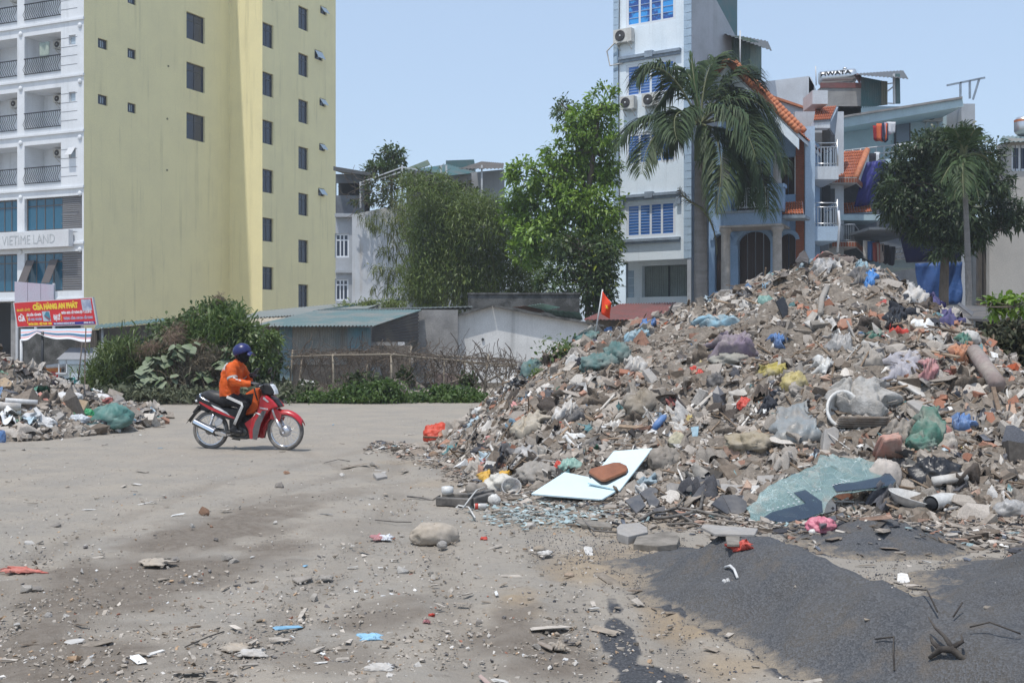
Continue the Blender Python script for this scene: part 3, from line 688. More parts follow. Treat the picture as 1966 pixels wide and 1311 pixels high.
for i, k, a, b, z0, z1 in glz:
 w = window(B, Fw, (a, b - .02, z0, z1), M_BROWNFR, M_GLASST, 4 if i == 0 else 5, .24, .07, .2)
 if i == 0:
  g = MB(); n_ = 17
  for j in range(n_): fbox(g, Fw, b, b + 1.6, z0 + (z1 - z0) * j / n_, z0 + (z1 - z0) * (j + .8) / n_, -.24, -.15, M_LOUVRE)
  B.part(g, 'louvre')
  if k == 0:
   cw = (b - a) / 4
   for q in (0, 2.6):
    g = MB(); g.prism([Fw.p(a + cw * q + .06, z0 + 1.85, -.12), Fw.p(a + cw * (q + 1) - .03, z0 + 1.85, -.12), Fw.p(a + cw * (q + 1) - .03, z0 + .45, .55), Fw.p(a + cw * q + .06, z0 + .45, .55)], Fw.n * .04, M_BROWNFR)
    s_ = B.part(g, 'sash', w)
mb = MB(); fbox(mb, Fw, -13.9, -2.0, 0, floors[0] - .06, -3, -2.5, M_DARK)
for px in (155, 20, -70): fbox(mb, Fw, Fw.u(px) - .3, Fw.u(px) + .1, 0, floors[0] - .06, -.8, -.3, M_CONC)
B.part(mb, 'ground_floor')
M_TEALSH = mat('teal_roof_sheet', (.05, .135, .145), .55, col2=(.11, .14, .14), scale=.9, fine=.1)
k_ = 0
for a, b, c, d, i in balc:
 if c < 21 and i < 2 and not (i == 1 and k_ % 2): aircon(Face(Fw.p(a, 0, -1.5), dr), (b - a) * .52, c + 1.75, 0, 'grey air conditioner unit in the ' + ['lowest', 'second lowest', 'middle', 'fourth', 'fifth', 'sixth'][int(round((c - .33 - floors[2]) / st))] + (' balcony beside the small square windows' if i == 0 else ' balcony of the outer bay on the tower'), .8, .42, 'air conditioners on the tower balconies')
 k_ += 1
tw = balc[[j for j, q in enumerate(balc) if q[4] == 0][2]]
g = MB(); rr_ = [math.sin(j * 1.7) * .03 for j in range(9)]
g.sheet(lambda u, v: Fw.p(tw[0] + .95 + u * .75, tw[2] + .95 + v * .95, -.28 + .05 * math.sin(u * 9 + v)), 8, 4, mat('pale_towel', (.36, .42, .36), .9))
me = g.build('hanging_towel', label='pale green towel hung to dry on a tower balcony', cat='towel')
sd_ = me.modifiers.new('t', 'SOLIDIFY'); sd_.thickness = .02
u0, z1 = Fw.uv(-14, 447); 
B2 = Bld('fascia_sign', 'long white fascia sign with faint grey capitals on the white tower front', 'sign', Fw.p(-3, floors[1] + .1, .1))
zs0 = Fw.uv(60, 478)[1]; zs1 = Fw.uv(60, 447)[1]; ue = Fw.u(143)
g = MB(); fbox(g, Fw, -9.5, ue, zs0, zs1, .1, .45, mat('sign_white', (.66, .67, .68), .6, col2=(.6, .6, .61), scale=1)); B2.part(g, 'sign_box')
uc = Fw.u(66); t_ = text_obj('lettering', 'VIETIME LAND', .78, M_WTEXT, B2.root, Matrix.Translation(B2.inv) @ Fw.m4(uc, (zs0 + zs1) / 2 - .02, .452), .01, .84)
# == SHEDS, SHACK AND SIGNS ALONG THE FAR SIDE OF THE YARD
def corr(mb, a, b, c, d, n, m, amp=.02, per=6):
 """corrugated sheet: a-b one edge, d-c the other, waves counted along a-b; ribs run from a-b to d-c"""
 a, b, c, d = map(Vector, (a, b, c, d)); nr = (b - a).cross(d - a).normalized(); k = n * per // 2; vs = []
 for i in range(k + 1):
  t = i / k; o = nr * amp * math.sin(2 * math.pi * n * t)
  vs += [a.lerp(b, t) + o, d.lerp(c, t) + o]
 mb.add(vs, [(2 * i, 2 * i + 2, 2 * i + 3, 2 * i + 1) for i in range(k)], m, True)
 vs2 = [Vector(v) - nr * .012 for v in vs]
 return mb.add(vs2, [(2 * i, 2 * i + 1, 2 * i + 3, 2 * i + 2) for i in range(k)], m, True)
def X(px, Y): return (px - CX) / FPX * Y
def ZZ(py, Y): return EYE - (py - CY) / FPX * Y
M_TEALR = mat('weathered_teal_sheet', (.115, .185, .19), .6, col2=(.20, .215, .205), scale=1.1, lo=.42, hi=.62, streak=(.12, .10, .085), streak_amt=.5, fine=.12)
M_GREYR = mat('grey_green_sheet', (.20, .23, .225), .6, col2=(.25, .25, .235), scale=.8, fine=.1)
M_TAN = mat('rusty_tan_sheet', (.33, .30, .255), .75, col2=(.20, .23, .225), scale=1.4, streak=(.13, .085, .055), streak_amt=.8)
M_BLUESH = mat('faded_blue_sheet', (.15, .28, .34), .65, col2=(.24, .27, .26), scale=1.6, streak=(.16, .11, .08), streak_amt=.6)
M_DKSH = mat('dark_rusted_sheet', (.085, .08, .078), .75, col2=(.13, .115, .10), scale=1.8)
M_PLAS = mat('stained_plaster', (.64, .635, .62), .9, col2=(.53, .525, .51), scale=.9, streak=(.15, .148, .145), streak_amt=.75, bmp=.25, bscale=10)
M_MOSS = mat('blackened_concrete', (.13, .128, .122), .95, col2=(.06, .06, .056), scale=2.4, bmp=.5, bscale=16, lo=.42, hi=.6, fine=.3)
M_MUD = mat('mud_wall', (.23, .20, .165), .95, col2=(.12, .105, .09), scale=2.0, streak=(.08, .07, .06), streak_amt=.7, bmp=.5, bscale=12)
M_WOODG = mat('grey_wood', (.24, .215, .185), .9, col2=(.14, .125, .105), scale=6, stretch=(1, 1, .2), bmp=.3)
M_BAMB = mat('dry_bamboo', (.29, .245, .185), .7, col2=(.19, .16, .125), scale=5, bmp=.2)
M_REDR = mat('red_brown_sheet', (.20, .075, .07), .65, col2=(.14, .075, .07), scale=1.2)
Y0 = 36.0
B = Bld('corrugated_shed', 'low shed with weathered teal corrugated roof behind the bamboo trellis', 'shed', (X(620, Y0), Y0, 0))
e0, e1 = P(478, 627, Y0 - .5), P(718, 626, Y0 - .5); r1 = P(811, 595, Y0 + 3.5); r0 = P(608, 597, Y0 + 3.2)
mb = MB(); corr(mb, e0, e1, r1, r0, 34, M_TEALR, .025); B.part(mb, 'roof')
mb = MB(); corr(mb, P(672, 596.5, Y0 + 3.45), P(905, 590, Y0 + 4.5), P(905, 594, Y0 + 5.5), P(672, 601, Y0 + 5.5), 24, M_GREYR, .02); mb.bar(P(610, 596, Y0 + 3.3), P(906, 589.5, Y0 + 4.6), .12, .05, M_GREYR); B.part(mb, 'roof_ridge')
zt = ZZ(629, Y0); xa, xm, xb = X(540, Y0), X(666, Y0), X(712, Y0)
mb = MB(); corr(mb, (xa, Y0, .9), (xm, Y0, .9), (xm, Y0, zt), (xa, Y0, zt), 30, M_TAN, .018); B.part(mb, 'wall_sheet')
mb = MB(); corr(mb, (xm + .02, Y0 - .03, 1.35), (xb, Y0 - .03, 1.35), (xb, Y0 - .03, zt), (xm + .02, Y0 - .03, zt), 12, M_BLUESH, .018); B.part(mb, 'wall_sheet')
mb = MB(); corr(mb, (xa - .05, Y0 - .02, .4), (xa + .35, Y0 - .02, .4), (xa + .35, Y0 - .02, zt), (xa - .05, Y0 - .02, zt), 6, M_BLUESH, .018); B.part(mb, 'wall_sheet')
mb = MB(); mb.bb(xa, xb, Y0 + .05, Y0 + .2, 0, 1.4, M_MUD); mb.bb(xb - .1, xb + 1.2, Y0 + .3, Y0 + .5, 0, 1.5, M_MUD); B.part(mb, 'lower_wall')
mb = MB(); corr(mb, P(714, 657, Y0 + .1), P(714, 629, Y0 + .1), P(803, 598, Y0 + 3.2), P(803, 657, Y0 + 3.2), 9, M_DKSH, .03); B.part(mb, 'side_sheet')
mb = MB(); mb.bb(X(803, 40), X(880, 40), 39.6, 39.9, .5, ZZ(596, 40), M_CONC); B.part(mb, 'rear_wall')
mb = MB(); mb.bb(xa - .0, xb, Y0 + .25, Y0 + 3, 0, .05, M_MUD); mb.bb(xa - .05, xa + .1, Y0 + .02, Y0 + 4, 0, zt, M_DKSH); B.part(mb, 'floor_slab')
B = Bld('lean_to_roof', 'beige sheet lean-to roof tucked under the big grey-green roof', 'roof', P(490, 620, 37)); mb = MB(); corr(mb, P(453, 626, 37), P(540, 624, 37), P(560, 609, 40), P(463, 613, 40), 12, mat('beige_sheet', (.42, .36, .27), .7, col2=(.3, .27, .22), scale=1), .02); mb.bb(X(455, 39), X(560, 39), 39.5, 39.7, 0, ZZ(616, 39), M_MUD); B.part(mb, 'roof_sheet')
B = Bld('long_roof_shed', 'wide grey-green roofed shed in front of the yellow tower foot', 'shed', P(610, 640, 44))
mb = MB(); corr(mb, P(455, 612, 43), P(680, 600, 43), P(768, 573, 50), P(500, 598, 50), 40, M_GREYR, .03); B.part(mb, 'roof')
mb = MB(); mb.prism([P(766, 572, 50), P(768, 578, 50), P(605, 600, 44), P(600, 597, 44)], (0, .06, .0), M_TEALSH); B.part(mb, 'roof_edge')
mb = MB(); mb.bb(X(465, 45), X(760, 45), 45.5, 45.8, 0, ZZ(604, 45.5), M_CONC); B.part(mb, 'wall')
Y1 = 40.0
B = Bld('gable_outhouse', 'pale plastered gable outhouse with a thin dark roof edge', 'outhouse', (X(950, Y1), Y1, 0))
ol = [(777, 735), (1150, 735), (1150, 632), (1120, 620), (1040, 605), (945, 588), (860, 611), (777, 634)]
mb = MB(); mb.prism([P(a, b, Y1) for a, b in ol[::-1]], (0, .25, 0), M_PLAS)
mb.bb(X(777, Y1), X(1150, Y1), Y1 + .0, Y1 + .25, -.05, ZZ(735, Y1), M_MUD); B.part(mb, 'gable_wall')
mb = MB()
for (a, b), (c, d) in zip([(768, 633), (860, 608), (944, 585)], [(860, 608), (944, 585), None or (944, 585)]):
 if (a, b) != (c, d): mb.prism([P(a, b, Y1 - .25), P(c, d, Y1 - .25), P(c, d + 4, Y1 - .25), P(a, b + 4, Y1 - .25)], (0, 5, .0), M_MOSS)
for (a, b), (c, d) in zip([(946, 585), (1040, 603)], [(1040, 603), (1160, 624)]):
 mb.prism([P(a, b, Y1 - .25), P(c, d, Y1 - .25), P(c, d + 4, Y1 - .25), P(a, b + 4, Y1 - .25)], (0, 5, .0), M_MOSS)
B.part(mb, 'roof')
mb = MB(); u = P(927, 652, Y1 - .02); mb.lathe([(.05, -.06), (.05, .03), (.03, .03), (.03, -.06)], M_DARK, 8, Matrix.Translation(u) @ Matrix.Rotation(R(90), 4, 'X'), caps=True); B.part(mb, 'wall_hole')
o = MB(); o.bb(X(898, 46), X(1113, 46), 46, 46.35, 0, ZZ(566, 46), M_MOSS); o.bb(X(897, 46), X(1114, 46), 45.95, 46.4, ZZ(566, 46), ZZ(566, 46) + .08, M_MOSS)
o.build('boundary_wall', label='blackened concrete wall standing behind the gable outhouse', cat='wall')
B = Bld('loose_roofing', 'bent green roofing sheets lying over the gable outhouse roof', 'roofing sheets', P(1060, 598, 41))
for q in ([(1010, 588), (1040, 583), (1075, 590), (1045, 596)], [(1040, 594), (1113, 600), (1117, 607), (1050, 601)], [(1055, 601), (1117, 607), (1119, 614), (1070, 608)], [(985, 590), (1012, 587), (1050, 598), (1035, 600)]):
 mb = MB(); corr(mb, *[P(a, b, 41 + .4 * (i > 1)) for i, (a, b) in enumerate(q)], 6, mat('mint_sheet', (.30, .40, .35), .6, col2=(.2, .3, .27), scale=2) if q[0][0] != 985 else mat('rust_sheet', (.22, .13, .09), .8, col2=(.15, .1, .08), scale=3), .02); B.part(mb, 'sheet')
B = Bld('red_roof_shed', 'low shed with a faded red-brown corrugated roof below the blue tube house', 'shed', P(1200, 600, 43))
mb = MB(); corr(mb, P(1118, 614, 42), P(1300, 614, 42), P(1300, 581, 46), P(1190, 584, 46), 22, M_REDR, .025); B.part(mb, 'roof'); mb = MB(); mb.bb(X(1125, 43), X(1300, 43), 43, 43.2, 0, ZZ(614, 43), M_MUD); B.part(mb, 'wall')
B = Bld('flag', 'small red flag with a yellow star drooping from a thin pole on the heap', 'flag', hit(1147, 628))
f0 = P(1143, 640, 17.2); f1 = P(1157, 556, 17.2); mb = MB(); mb.tube([f0, f1], .012, M_PALE, 6); B.part(mb, 'pole')
M_FLAG = mat('red_flag_cloth', (.72, .06, .02), .8, fine=.05); M_STAR = mat('yellow_star', (.8, .5, .04), .8)
def flagf(u, v):
 L = f1.lerp(f0, .02 + .1 * v); wv_ = .05 * math.sin(u * 5 + v * 4) * u
 return Vector((L.x + u * .13 - .01 * v - .08 * v * (1 - u) * 0, L.y - .02 + wv_, f1.z - .03 - v * .34 * (1 - .15 * u) - u * (.18 - .06 * v)))
mb = MB(); mb.sheet(flagf, 8, 8, M_FLAG); fl = B.part(mb, 'cloth'); md = fl.modifiers.new('t', 'SOLIDIFY'); md.thickness = .006
st_ = []
for i in range(10):
 r_ = .055 if i % 2 == 0 else .022; a = math.pi / 2 + i * math.pi / 5; u, v = .55 + r_ * math.cos(a) * 4.2, .5 - r_ * math.sin(a) * 2.6; st_.append(flagf(u, v) + Vector((0, -.012, 0)))
mb = MB(); mb.add(st_ + [sum(st_, Vector()) / 10 + Vector((0, -.004, 0))], [(i, (i + 1) % 10, 10) for i in range(10)], M_STAR); B.part(mb, 'star', fl)
# == bamboo trellis with dead vines and what lies under it
YT = 33.0
B = Bld('bamboo_trellis', 'sagging bamboo trellis hung with dead vines in front of the sheds', 'trellis', (X(760, YT), YT, 0))
posts = [(556, 745, 562, 672, 32), (574, 740, 580, 688, 33.5), (640, 765, 639, 680, 31.5), (756, 762, 751, 682, 31.5), (852, 755, 853, 690, 32.5), (928, 748, 938, 680, 32.5), (785, 735, 790, 665, 34), (700, 742, 707, 684, 34.5), (975, 742, 972, 695, 33), (890, 740, 893, 690, 34.5)]
for a, b, c, d, Y in posts:
 p0, p1 = P(a, b, Y), P(c, d, Y); p0.z = -.05; m_ = p0.lerp(p1, .5) + Vector((random.uniform(-.03, .03), 0, 0))
 mb = MB(); mb.tube([p0, m_, p1], [.034, .03, .026], M_BAMB, 7)
 for t in (.2, .42, .63, .84): q = p0.lerp(m_, t * 2) if t < .5 else m_.lerp(p1, t * 2 - 1); mb.lathe([(.036, -.008), (.04, 0), (.036, .008)], M_BAMB, 7, Matrix.Translation(q))
 B.part(mb, 'post')
for pts in ([(552, 686, 31.8), (640, 682, 31.5), (756, 681, 31.5), (800, 686, 31.8)], [(750, 682, 31.6), (853, 690, 32.3), (935, 698, 32.4), (1000, 700, 32.6)], [(575, 682, 33.5), (700, 677, 34.2), (860, 684, 34.4), (985, 692, 34)], [(850, 690, 32.6), (940, 702, 32.6), (1005, 702, 32.8)], [(640, 684, 31.4), (645, 678, 34)], [(752, 683, 31.4), (760, 676, 34)]):
 mb = MB(); mb.tube([P(*q) for q in pts], .024, M_BAMB, 6); B.part(mb, 'rail')
M_VINE = mat('dead_vine', (.12, .095, .075), .95, fine=.3); M_DLEAF = leaf_mat('dead_leaf', .9, .1, .1)
mb = MB()
for i in range(620):
 px = random.uniform(560, 1000); sag = 682 + (px - 760) * .065 * (px > 760); Y = random.uniform(31.6, 34.3)
 p = P(px, sag + random.gauss(-2, 4), Y); pts = [p]; d = Vector((random.gauss(0, 1), random.gauss(0, .5), random.gauss(-.15, .35)))
 for _ in range(5): d = (d + Vector((random.gauss(0, .5), random.gauss(0, .5), random.gauss(-.08, .35)))).normalized(); pts.append(pts[-1] + d * random.uniform(.07, .2))
 mb.tube(pts, random.uniform(.004, .011), M_VINE, 3, False)
for i in range(330):
 px = random.uniform(570, 1000); p = P(px, random.uniform(690, 752), random.uniform(32, 35)); pts = [p]; d = Vector((random.gauss(0, .4), random.gauss(0, .3), random.choice((-1, 1)) * 1.0))
 for _ in range(4): d = (d + Vector((random.gauss(0, .45), random.gauss(0, .3), 0))).normalized(); pts.append(pts[-1] + d * random.uniform(.1, .3))
 pts = [q for q in pts if q.z > .0]
 if len(pts) > 1: mb.tube(pts, random.uniform(.005, .016), M_VINE, 3, False)
B.part(mb, 'dead_vine', kind='stuff')
def plank(name, pts, thick, m, label, cat, parent=None, group=None):
 """flat board through given points (first three set its plane)"""
 a = [Vector(p) for p in pts]; n = (a[1] - a[0]).cross(a[2] - a[0]).normalized()
 mb = MB(); mb.prism([p - n * thick / 2 for p in a], n * thick, m); return mb.build(name, label=label, cat=cat, group=group)
plank('door_leaf', [P(699, 708, 34.6), P(732, 698, 34.7), P(734, 740, 34.5), P(702, 745, 34.4)], .05, mat('dark_blue_board', (.07, .085, .10), .8), 'dark blue board leaning on the mud wall under the trellis', 'board')
plank('panel', [P(664, 722, 34.5), P(701, 715, 34.8), P(701, 735, 34.5), P(668, 742, 34.2)], .04, M_WOODG, 'weathered ply panel leaning beside the dark blue board', 'panel')
plank('plank', [P(756, 730, 33.2), P(762, 726, 33.2), P(800, 760, 31.4), P(790, 762, 31.4)], .04, M_WOODG, 'grey plank sloping down to the weeds behind the middle trellis post', 'plank')
plank('plank', [P(780, 728, 34), P(786, 725, 34), P(818, 745, 33), P(812, 748, 33)], .04, M_WOODG, 'short grey plank lying beside the longer sloping one', 'plank')
plank('white_board', [P(727, 738, 32.5), P(743, 736, 32.6), P(743, 751, 32.5), P(728, 753, 32.4)], .06, M_PLAS, 'small white board standing in the weeds under the trellis', 'board')
plank('white_sheet', [P(575, 728, 33), P(606, 733, 33), P(602, 741, 32.8), P(578, 739, 32.8)], .02, M_PLAS, 'white sheet caught low between the first trellis posts', 'sheet')
plank('brown_box', [P(833, 724, 33.6), P(895, 727, 33.6), P(880, 752, 33), P(836, 748, 33)], .3, mat('dull_brown', (.10, .075, .065), .9), 'dull brown crate slumped under the trellis', 'crate')
plank('white_board', [P(878, 742, 32.4), P(890, 736, 32.6), P(906, 742, 32.6), P(898, 752, 32.3)], .04, M_PLAS, 'tilted white board by the brown crate', 'board')
for i, (a, b, c, d) in enumerate([(832, 752, 900, 722), (905, 700, 935, 745), (950, 715, 985, 760), (930, 735, 975, 715)]):
 mb = MB(); mb.tube([P(a, b, 32.8), P((a + c) / 2, (b + d) / 2 - 2, 32.9), P(c, d, 33)], .035, M_BAMB if i == 0 else M_WOODG, 6)
 mb.build('fallen_pole', label=['pale bamboo pole fallen slantwise across the brown crate', 'dark pole leaning down towards the heap under the trellis', 'dark pole sloping towards the rubbish heap beyond the trellis', 'short dark pole crossing the others at the trellis end'][i], cat='pole', group='fallen poles under the trellis')
# == shack with the red shop sign, at the far side on the left
YS = 41.0
B = Bld('roadside_shack', 'grey shack with a teal canopy roof and dark green doors', 'shack', (X(230, YS), YS, 0))
mb = MB(); corr(mb, P(180, 632, YS - 1.4), P(318, 617, YS - 1.4), P(318, 611, YS + 2.2), P(185, 624, YS + 2.2), 16, M_TEALSH, .02); B.part(mb, 'canopy_roof')
mb = MB(); z2 = ZZ(632, YS)
mb.prism([(X(190, YS), YS, 0), (X(330, YS), YS, 0), (X(330, YS), YS, ZZ(619, YS)), (X(190, YS), YS, z2)], (0, .2, 0), mat('grey_plaster', (.25, .24, .23), .9, col2=(.17, .165, .16), scale=1.2, streak=(.1, .1, .1), streak_amt=.5)); B.part(mb, 'wall')
M_GRD = mat('dark_green_paint', (.03, .075, .055), .6)
for a, b in ((214, 237), (250, 280)): mb = MB(); mb.bb(X(a, YS), X(b, YS), YS - .06, YS - .01, .1, ZZ(652, YS), M_GRD); B.part(mb, 'door_leaf')
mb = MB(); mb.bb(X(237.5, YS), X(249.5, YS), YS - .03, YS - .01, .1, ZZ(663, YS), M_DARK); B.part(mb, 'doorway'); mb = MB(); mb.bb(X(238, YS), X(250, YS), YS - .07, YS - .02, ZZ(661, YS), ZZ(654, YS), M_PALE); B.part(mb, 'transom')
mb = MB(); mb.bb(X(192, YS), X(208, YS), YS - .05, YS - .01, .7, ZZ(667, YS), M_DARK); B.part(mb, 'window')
for px in (196.5,): mb = MB(); mb.tube([(X(px, YS - 1.2), YS - 1.2, 0), (X(px, YS - 1.2), YS - 1.2, ZZ(630, YS - 1.2))], .045, M_PALE, 8); B.part(mb, 'post')
mb = MB(); mb.bb(X(45, YS + .5), X(186, YS + .5), YS + .5, YS + .75, 0, ZZ(634, YS + .5), M_MOSS); corr(mb, (X(150, YS), YS - .3, ZZ(668, YS)), (X(192, YS), YS - .3, ZZ(668, YS)), (X(192, YS), YS - .3, ZZ(634, YS)), (X(150, YS), YS - .3, ZZ(634, YS)), 9, M_DKSH, .03); B.part(mb, 'side_wall')
plank('orange_hoarding', [P(82, 740, 40.5), P(117, 740, 40.5), P(117, 705, 40.5), P(82, 706, 40.5)], .03, mat('orange_board', (.36, .13, .03), .8, col2=(.25, .1, .03), scale=1), 'low orange hoarding behind the striped awning posts', 'hoarding')
YQ = 38.5; s0, s1, s2, s3 = P(32, 629, YQ), P(187, 624, YQ - .2), P(178, 571, YQ - .2), P(25, 581, YQ)
ux = (s1 - s0).normalized(); n_ = ux.cross((s3 - s0)).normalized(); uy = n_.cross(ux)
if n_.y > 0: n_ = -n_
B = Bld('shop_sign', 'red shop sign with yellow and white lettering above the shack', 'sign', s0.lerp(s1, .5))
M_SRED = mat('sign_red', (.60, .03, .035), .6, fine=.04); M_SYEL = mat('sign_yellow', (.80, .58, .05), .6, fine=0); M_SWHT = mat('sign_white_ink', (.75, .76, .78), .6, fine=0); M_SBLU = mat('sign_blue', (.03, .05, .25), .6, fine=0)
mb = MB(); mb.prism([s0, s1, s2, s3], -n_ * .12, M_PALE); B.part(mb, 'sign_box')
ins = lambda a, b: s0.lerp(s1, a).lerp(s3.lerp(s2, a), b)
mb = MB(); mb.prism([ins(.015, .03) + n_ * .012, ins(.985, .03) + n_ * .012, ins(.985, .97) + n_ * .012, ins(.015, .97) + n_ * .012], -n_ * .01, M_SRED); B.part(mb, 'sign_face')
W_ = (s1 - s0).length; H_ = (s3 - s0).length
def sg(body, a, b, h, m, wfrac, bold=.012):
 p = ins(a, b) + n_ * .016; p2 = ins(a + .01, b); ex = (ins(a + .1, b) - ins(a, b)).normalized(); ey = (ins(a, b + .1) - ins(a, b)).normalized(); q = Matrix((ex, ey, n_)).transposed().to_4x4()
 o = text_obj('lettering', body, h, m, B.root, Matrix.Identity(4), .003, 1, bold)
 xs_ = [v.co.x for v in o.data.vertices]; wd = max(xs_) - min(xs_); o.data.transform(Matrix.Translation(B.inv) @ Matrix.Translation(p) @ q @ Matrix.Diagonal((wfrac * W_ / wd, 1, 1, 1))); return o
sg('CỬA HÀNG AN PHÁT', .52, .74, .24, M_SYEL, .56, .018); sg('SẢN XUẤT - LẮP ĐẶT', .12, .66, .10, M_SYEL, .17, .004)
sg('CỬA', .08, .33, .25, M_SWHT, .085, .016); sg('}', .15, .30, .26, M_SYEL, .014, .004); sg('CỬA CUỐN - CỬA NHÔM', .24, .46, .10, M_SWHT, .18, .006); sg('XẾP - INOX - VÁCH KÍNH', .245, .28, .11, mat('sign_grey_ink', (.40, .38, .50), .6, fine=0), .17, .008)
sg('NHÔM KÍNH - VIỆT PHÁP - PMA', .30, .10, .10, M_SYEL, .29, .006); sg('ĐẠI LÝ', .52, .32, .22, M_SWHT, .09, .016); sg('}', .575, .34, .28, M_SYEL, .012, .004)
sg('NHÔM - INOX - SẮT VUÔNG HỘP - T. LX LẮP LÀ', .77, .48, .11, M_SWHT, .37, .006); sg('TRƯỢNG - CỔNG - LAN CAN - CẦU THANG', .78, .27, .11, MATS['sign_grey_ink'], .36, .008)
mb = MB(); mb.prism([ins(.46, .04) + n_ * .014, ins(.975, .04) + n_ * .014, ins(.975, .14) + n_ * .014, ins(.46, .14) + n_ * .014], -n_ * .004, M_SBLU); B.part(mb, 'footer_strip')
sg('XA CHƯƠNG DƯƠNG 0912345', .60, .09, .075, M_SWHT, .26, .003).name = 'lettering'; sg('0936 8112', .90, .09, .075, M_SWHT, .12, .003)
for (a0, a1, b0, b1), mm, nm in (((.345, .44, .2, .58), M_GLASSL, 'picture'), ((.85, .97, .53, .94), mat('picture_grey', (.25, .29, .42), .6, col2=(.5, .53, .6), scale=4), 'picture')):
 mb = MB(); mb.prism([ins(a, b) + n_ * .016 for a, b in ((a0, b0), (a1, b0), (a1, b1), (a0, b1))], -n_ * .005, mm)
 if a0 < .5: mb.prism([ins(a, b) + n_ * .02 for a, b in ((.42, .22), (.44, .3), (.43, .55), (.40, .57), (.365, .42), (.37, .35))], -n_ * .003, mat('picture_teal', (.06, .22, .30), .6)); mb.prism([ins(a, b) + n_ * .024 for a, b in ((.42, .22), (.437, .28), (.375, .43), (.37, .37))], -n_ * .003, mat('picture_brown', (.22, .10, .12), .6))
 B.part(mb, nm)
YB = 42.0
B = Bld('billboard', 'bleached pale billboard of three panels on posts behind the red sign', 'billboard', (X(65, YB), YB, 0))
M_BLE = mat('bleached_print', (.50, .48, .55), .8, col2=(.52, .42, .50), scale=.9, streak=(.45, .52, .55), streak_amt=.5)
for i in range(3):
 a, b = 28 + 25.3 * i, 28 + 25.3 * (i + 1) - .8; mb = MB(); mb.prism([P(a, 600, YB), P(b, 600, YB), P(b, 540 + 2 * (i + 1) + 1, YB), P(a, 540 + 2 * i + 1, YB)], (0, .06, 0), M_BLE); B.part(mb, 'panel')
for a in (30, 66, 101): mb = MB(); mb.bb(X(a, YB) - .04, X(a, YB) + .04, YB + .08, YB + .16, 0, ZZ(544, YB), M_PALE); B.part(mb, 'post')
YA = 38.8; M_TARP = None
def stripe_mat():
 m, t, p, o = nodes('striped_tarpaulin'); a = N(t, 'ShaderNodeAttribute', attribute_name='Col'); t.links.new(a.outputs[0], p.inputs['Base Color']); p.inputs['Roughness'].default_value = .6; return m
B = Bld('striped_awning', 'sagging tarpaulin awning in white, blue and red stripes under the red sign', 'awning', (X(100, YA), YA, 0))
nu, nv = 36, 22; vs = []; cs = []
for j in range(nv + 1):
 for i in range(nu + 1):
  u, v = i / nu, j / nv; px = 40 + 137 * u; back = 633 - 2 * u
  front = np.interp(u, [0, .1, .22, .33, .6, 1], [655, 652, 641, 648, 652, 657]) + 1.5 * math.sin(u * 16); py = back + (front - back) * v; Y = YA - .9 * v + .9 * (1 - v)
  vs.append(P(px - 8 * v * (u > .6) * (u - .6), py, Y) + B.inv); k = int(v * 11)
  cs.append([(.62, .63, .66), (.22, .42, .55), (.62, .62, .64), (.55, .18, .18), (.63, .63, .65), (.2, .4, .55), (.2, .4, .55), (.62, .62, .65), (.5, .16, .17), (.62, .63, .65), (.62, .63, .65), (.6, .6, .62)][k])
fs = [(j * (nu + 1) + i, j * (nu + 1) + i + 1, (j + 1) * (nu + 1) + i + 1, (j + 1) * (nu + 1) + i) for j in range(nv) for i in range(nu)]
o = link('tarpaulin', np_mesh('tarpaulin', np.array(vs), np.array(fs), stripe_mat(), np.array(cs), smooth=True), B.root); md = o.modifiers.new('t', 'SOLIDIFY'); md.thickness = .012
for px, yt in ((41, 655), (81.5, 640)): mb = MB(); p = P(px, yt, YA - .8); mb.tube([(p.x, p.y, 0), (p.x, p.y, p.z + .05)], .05, M_PALE if px < 50 else M_IRON, 8); B.part(mb, 'post')
YC = 38.0
B = Bld('food_cart', 'small white glazed food cart with a pitched metal roof beside the bushes', 'food cart', (X(150, YC), YC, 0))
x0, x1, xm = X(115, YC), X(186, YC), X(131, YC); zc = ZZ(717, YC); zr = ZZ(690, YC); zt = ZZ(668, YC)
M_CART = mat('cart_white', (.50, .56, .60), .5); M_CARTR = mat('cart_roof', (.20, .21, .235), .5)
yf, yb = YC - .15, YC + .55; fl = (x0, yf + .55)
mb = MB(); mb.bb(x0, x1, yf, yb, .1, zc, M_CART); B.part(mb, 'counter')
mb = MB(); mb.bb(x0 - .03, xm + .05, yf - .14, yf, zc - .02, zc + .03, M_PALE); B.part(mb, 'shelf')
for a, b in ((x0 + .02, yf + .02), (xm, yf + .02), (x1 - .02, yf + .02), (x0 + .02, yb - .02), (x1 - .02, yb - .02)): mb = MB(); mb.bb(a - .02, a + .02, b - .02, b + .02, zc, zr, M_PALE); B.part(mb, 'upright')
mb = MB(); mb.bb(x0, x1, yf, yb, zr - .16, zr + .0, M_CART); B.part(mb, 'header')
ym = (yf + yb) / 2
mb = MB(); mb.add([(x0 - .04, yf - .05, zr), (x1 + .04, yf - .05, zr), (x1 + .04, yb + .05, zr), (x0 - .04, yb + .05, zr), (x0 + .25, ym, zt), (x1 + .04, ym, zt)], [(0, 1, 5, 4), (3, 4, 5, 2), (0, 4, 3), (1, 2, 5), (0, 3, 2, 1)], M_CARTR); B.part(mb, 'roof')
M_CGL = mat('cart_glass', (.5, .6, .6), .1, alpha=.35, fine=0)
mb = MB(); mb.bb(xm + .02, x1 - .04, yf + .015, yf + .025, zc, zr - .16, M_CGL); B.part(mb, 'glass_pane'); mb = MB(); mb.bb(xm + .3, xm + .6, yf + .04, yf + .06, zc, zr - .2, M_GRD); B.part(mb, 'menu_board')
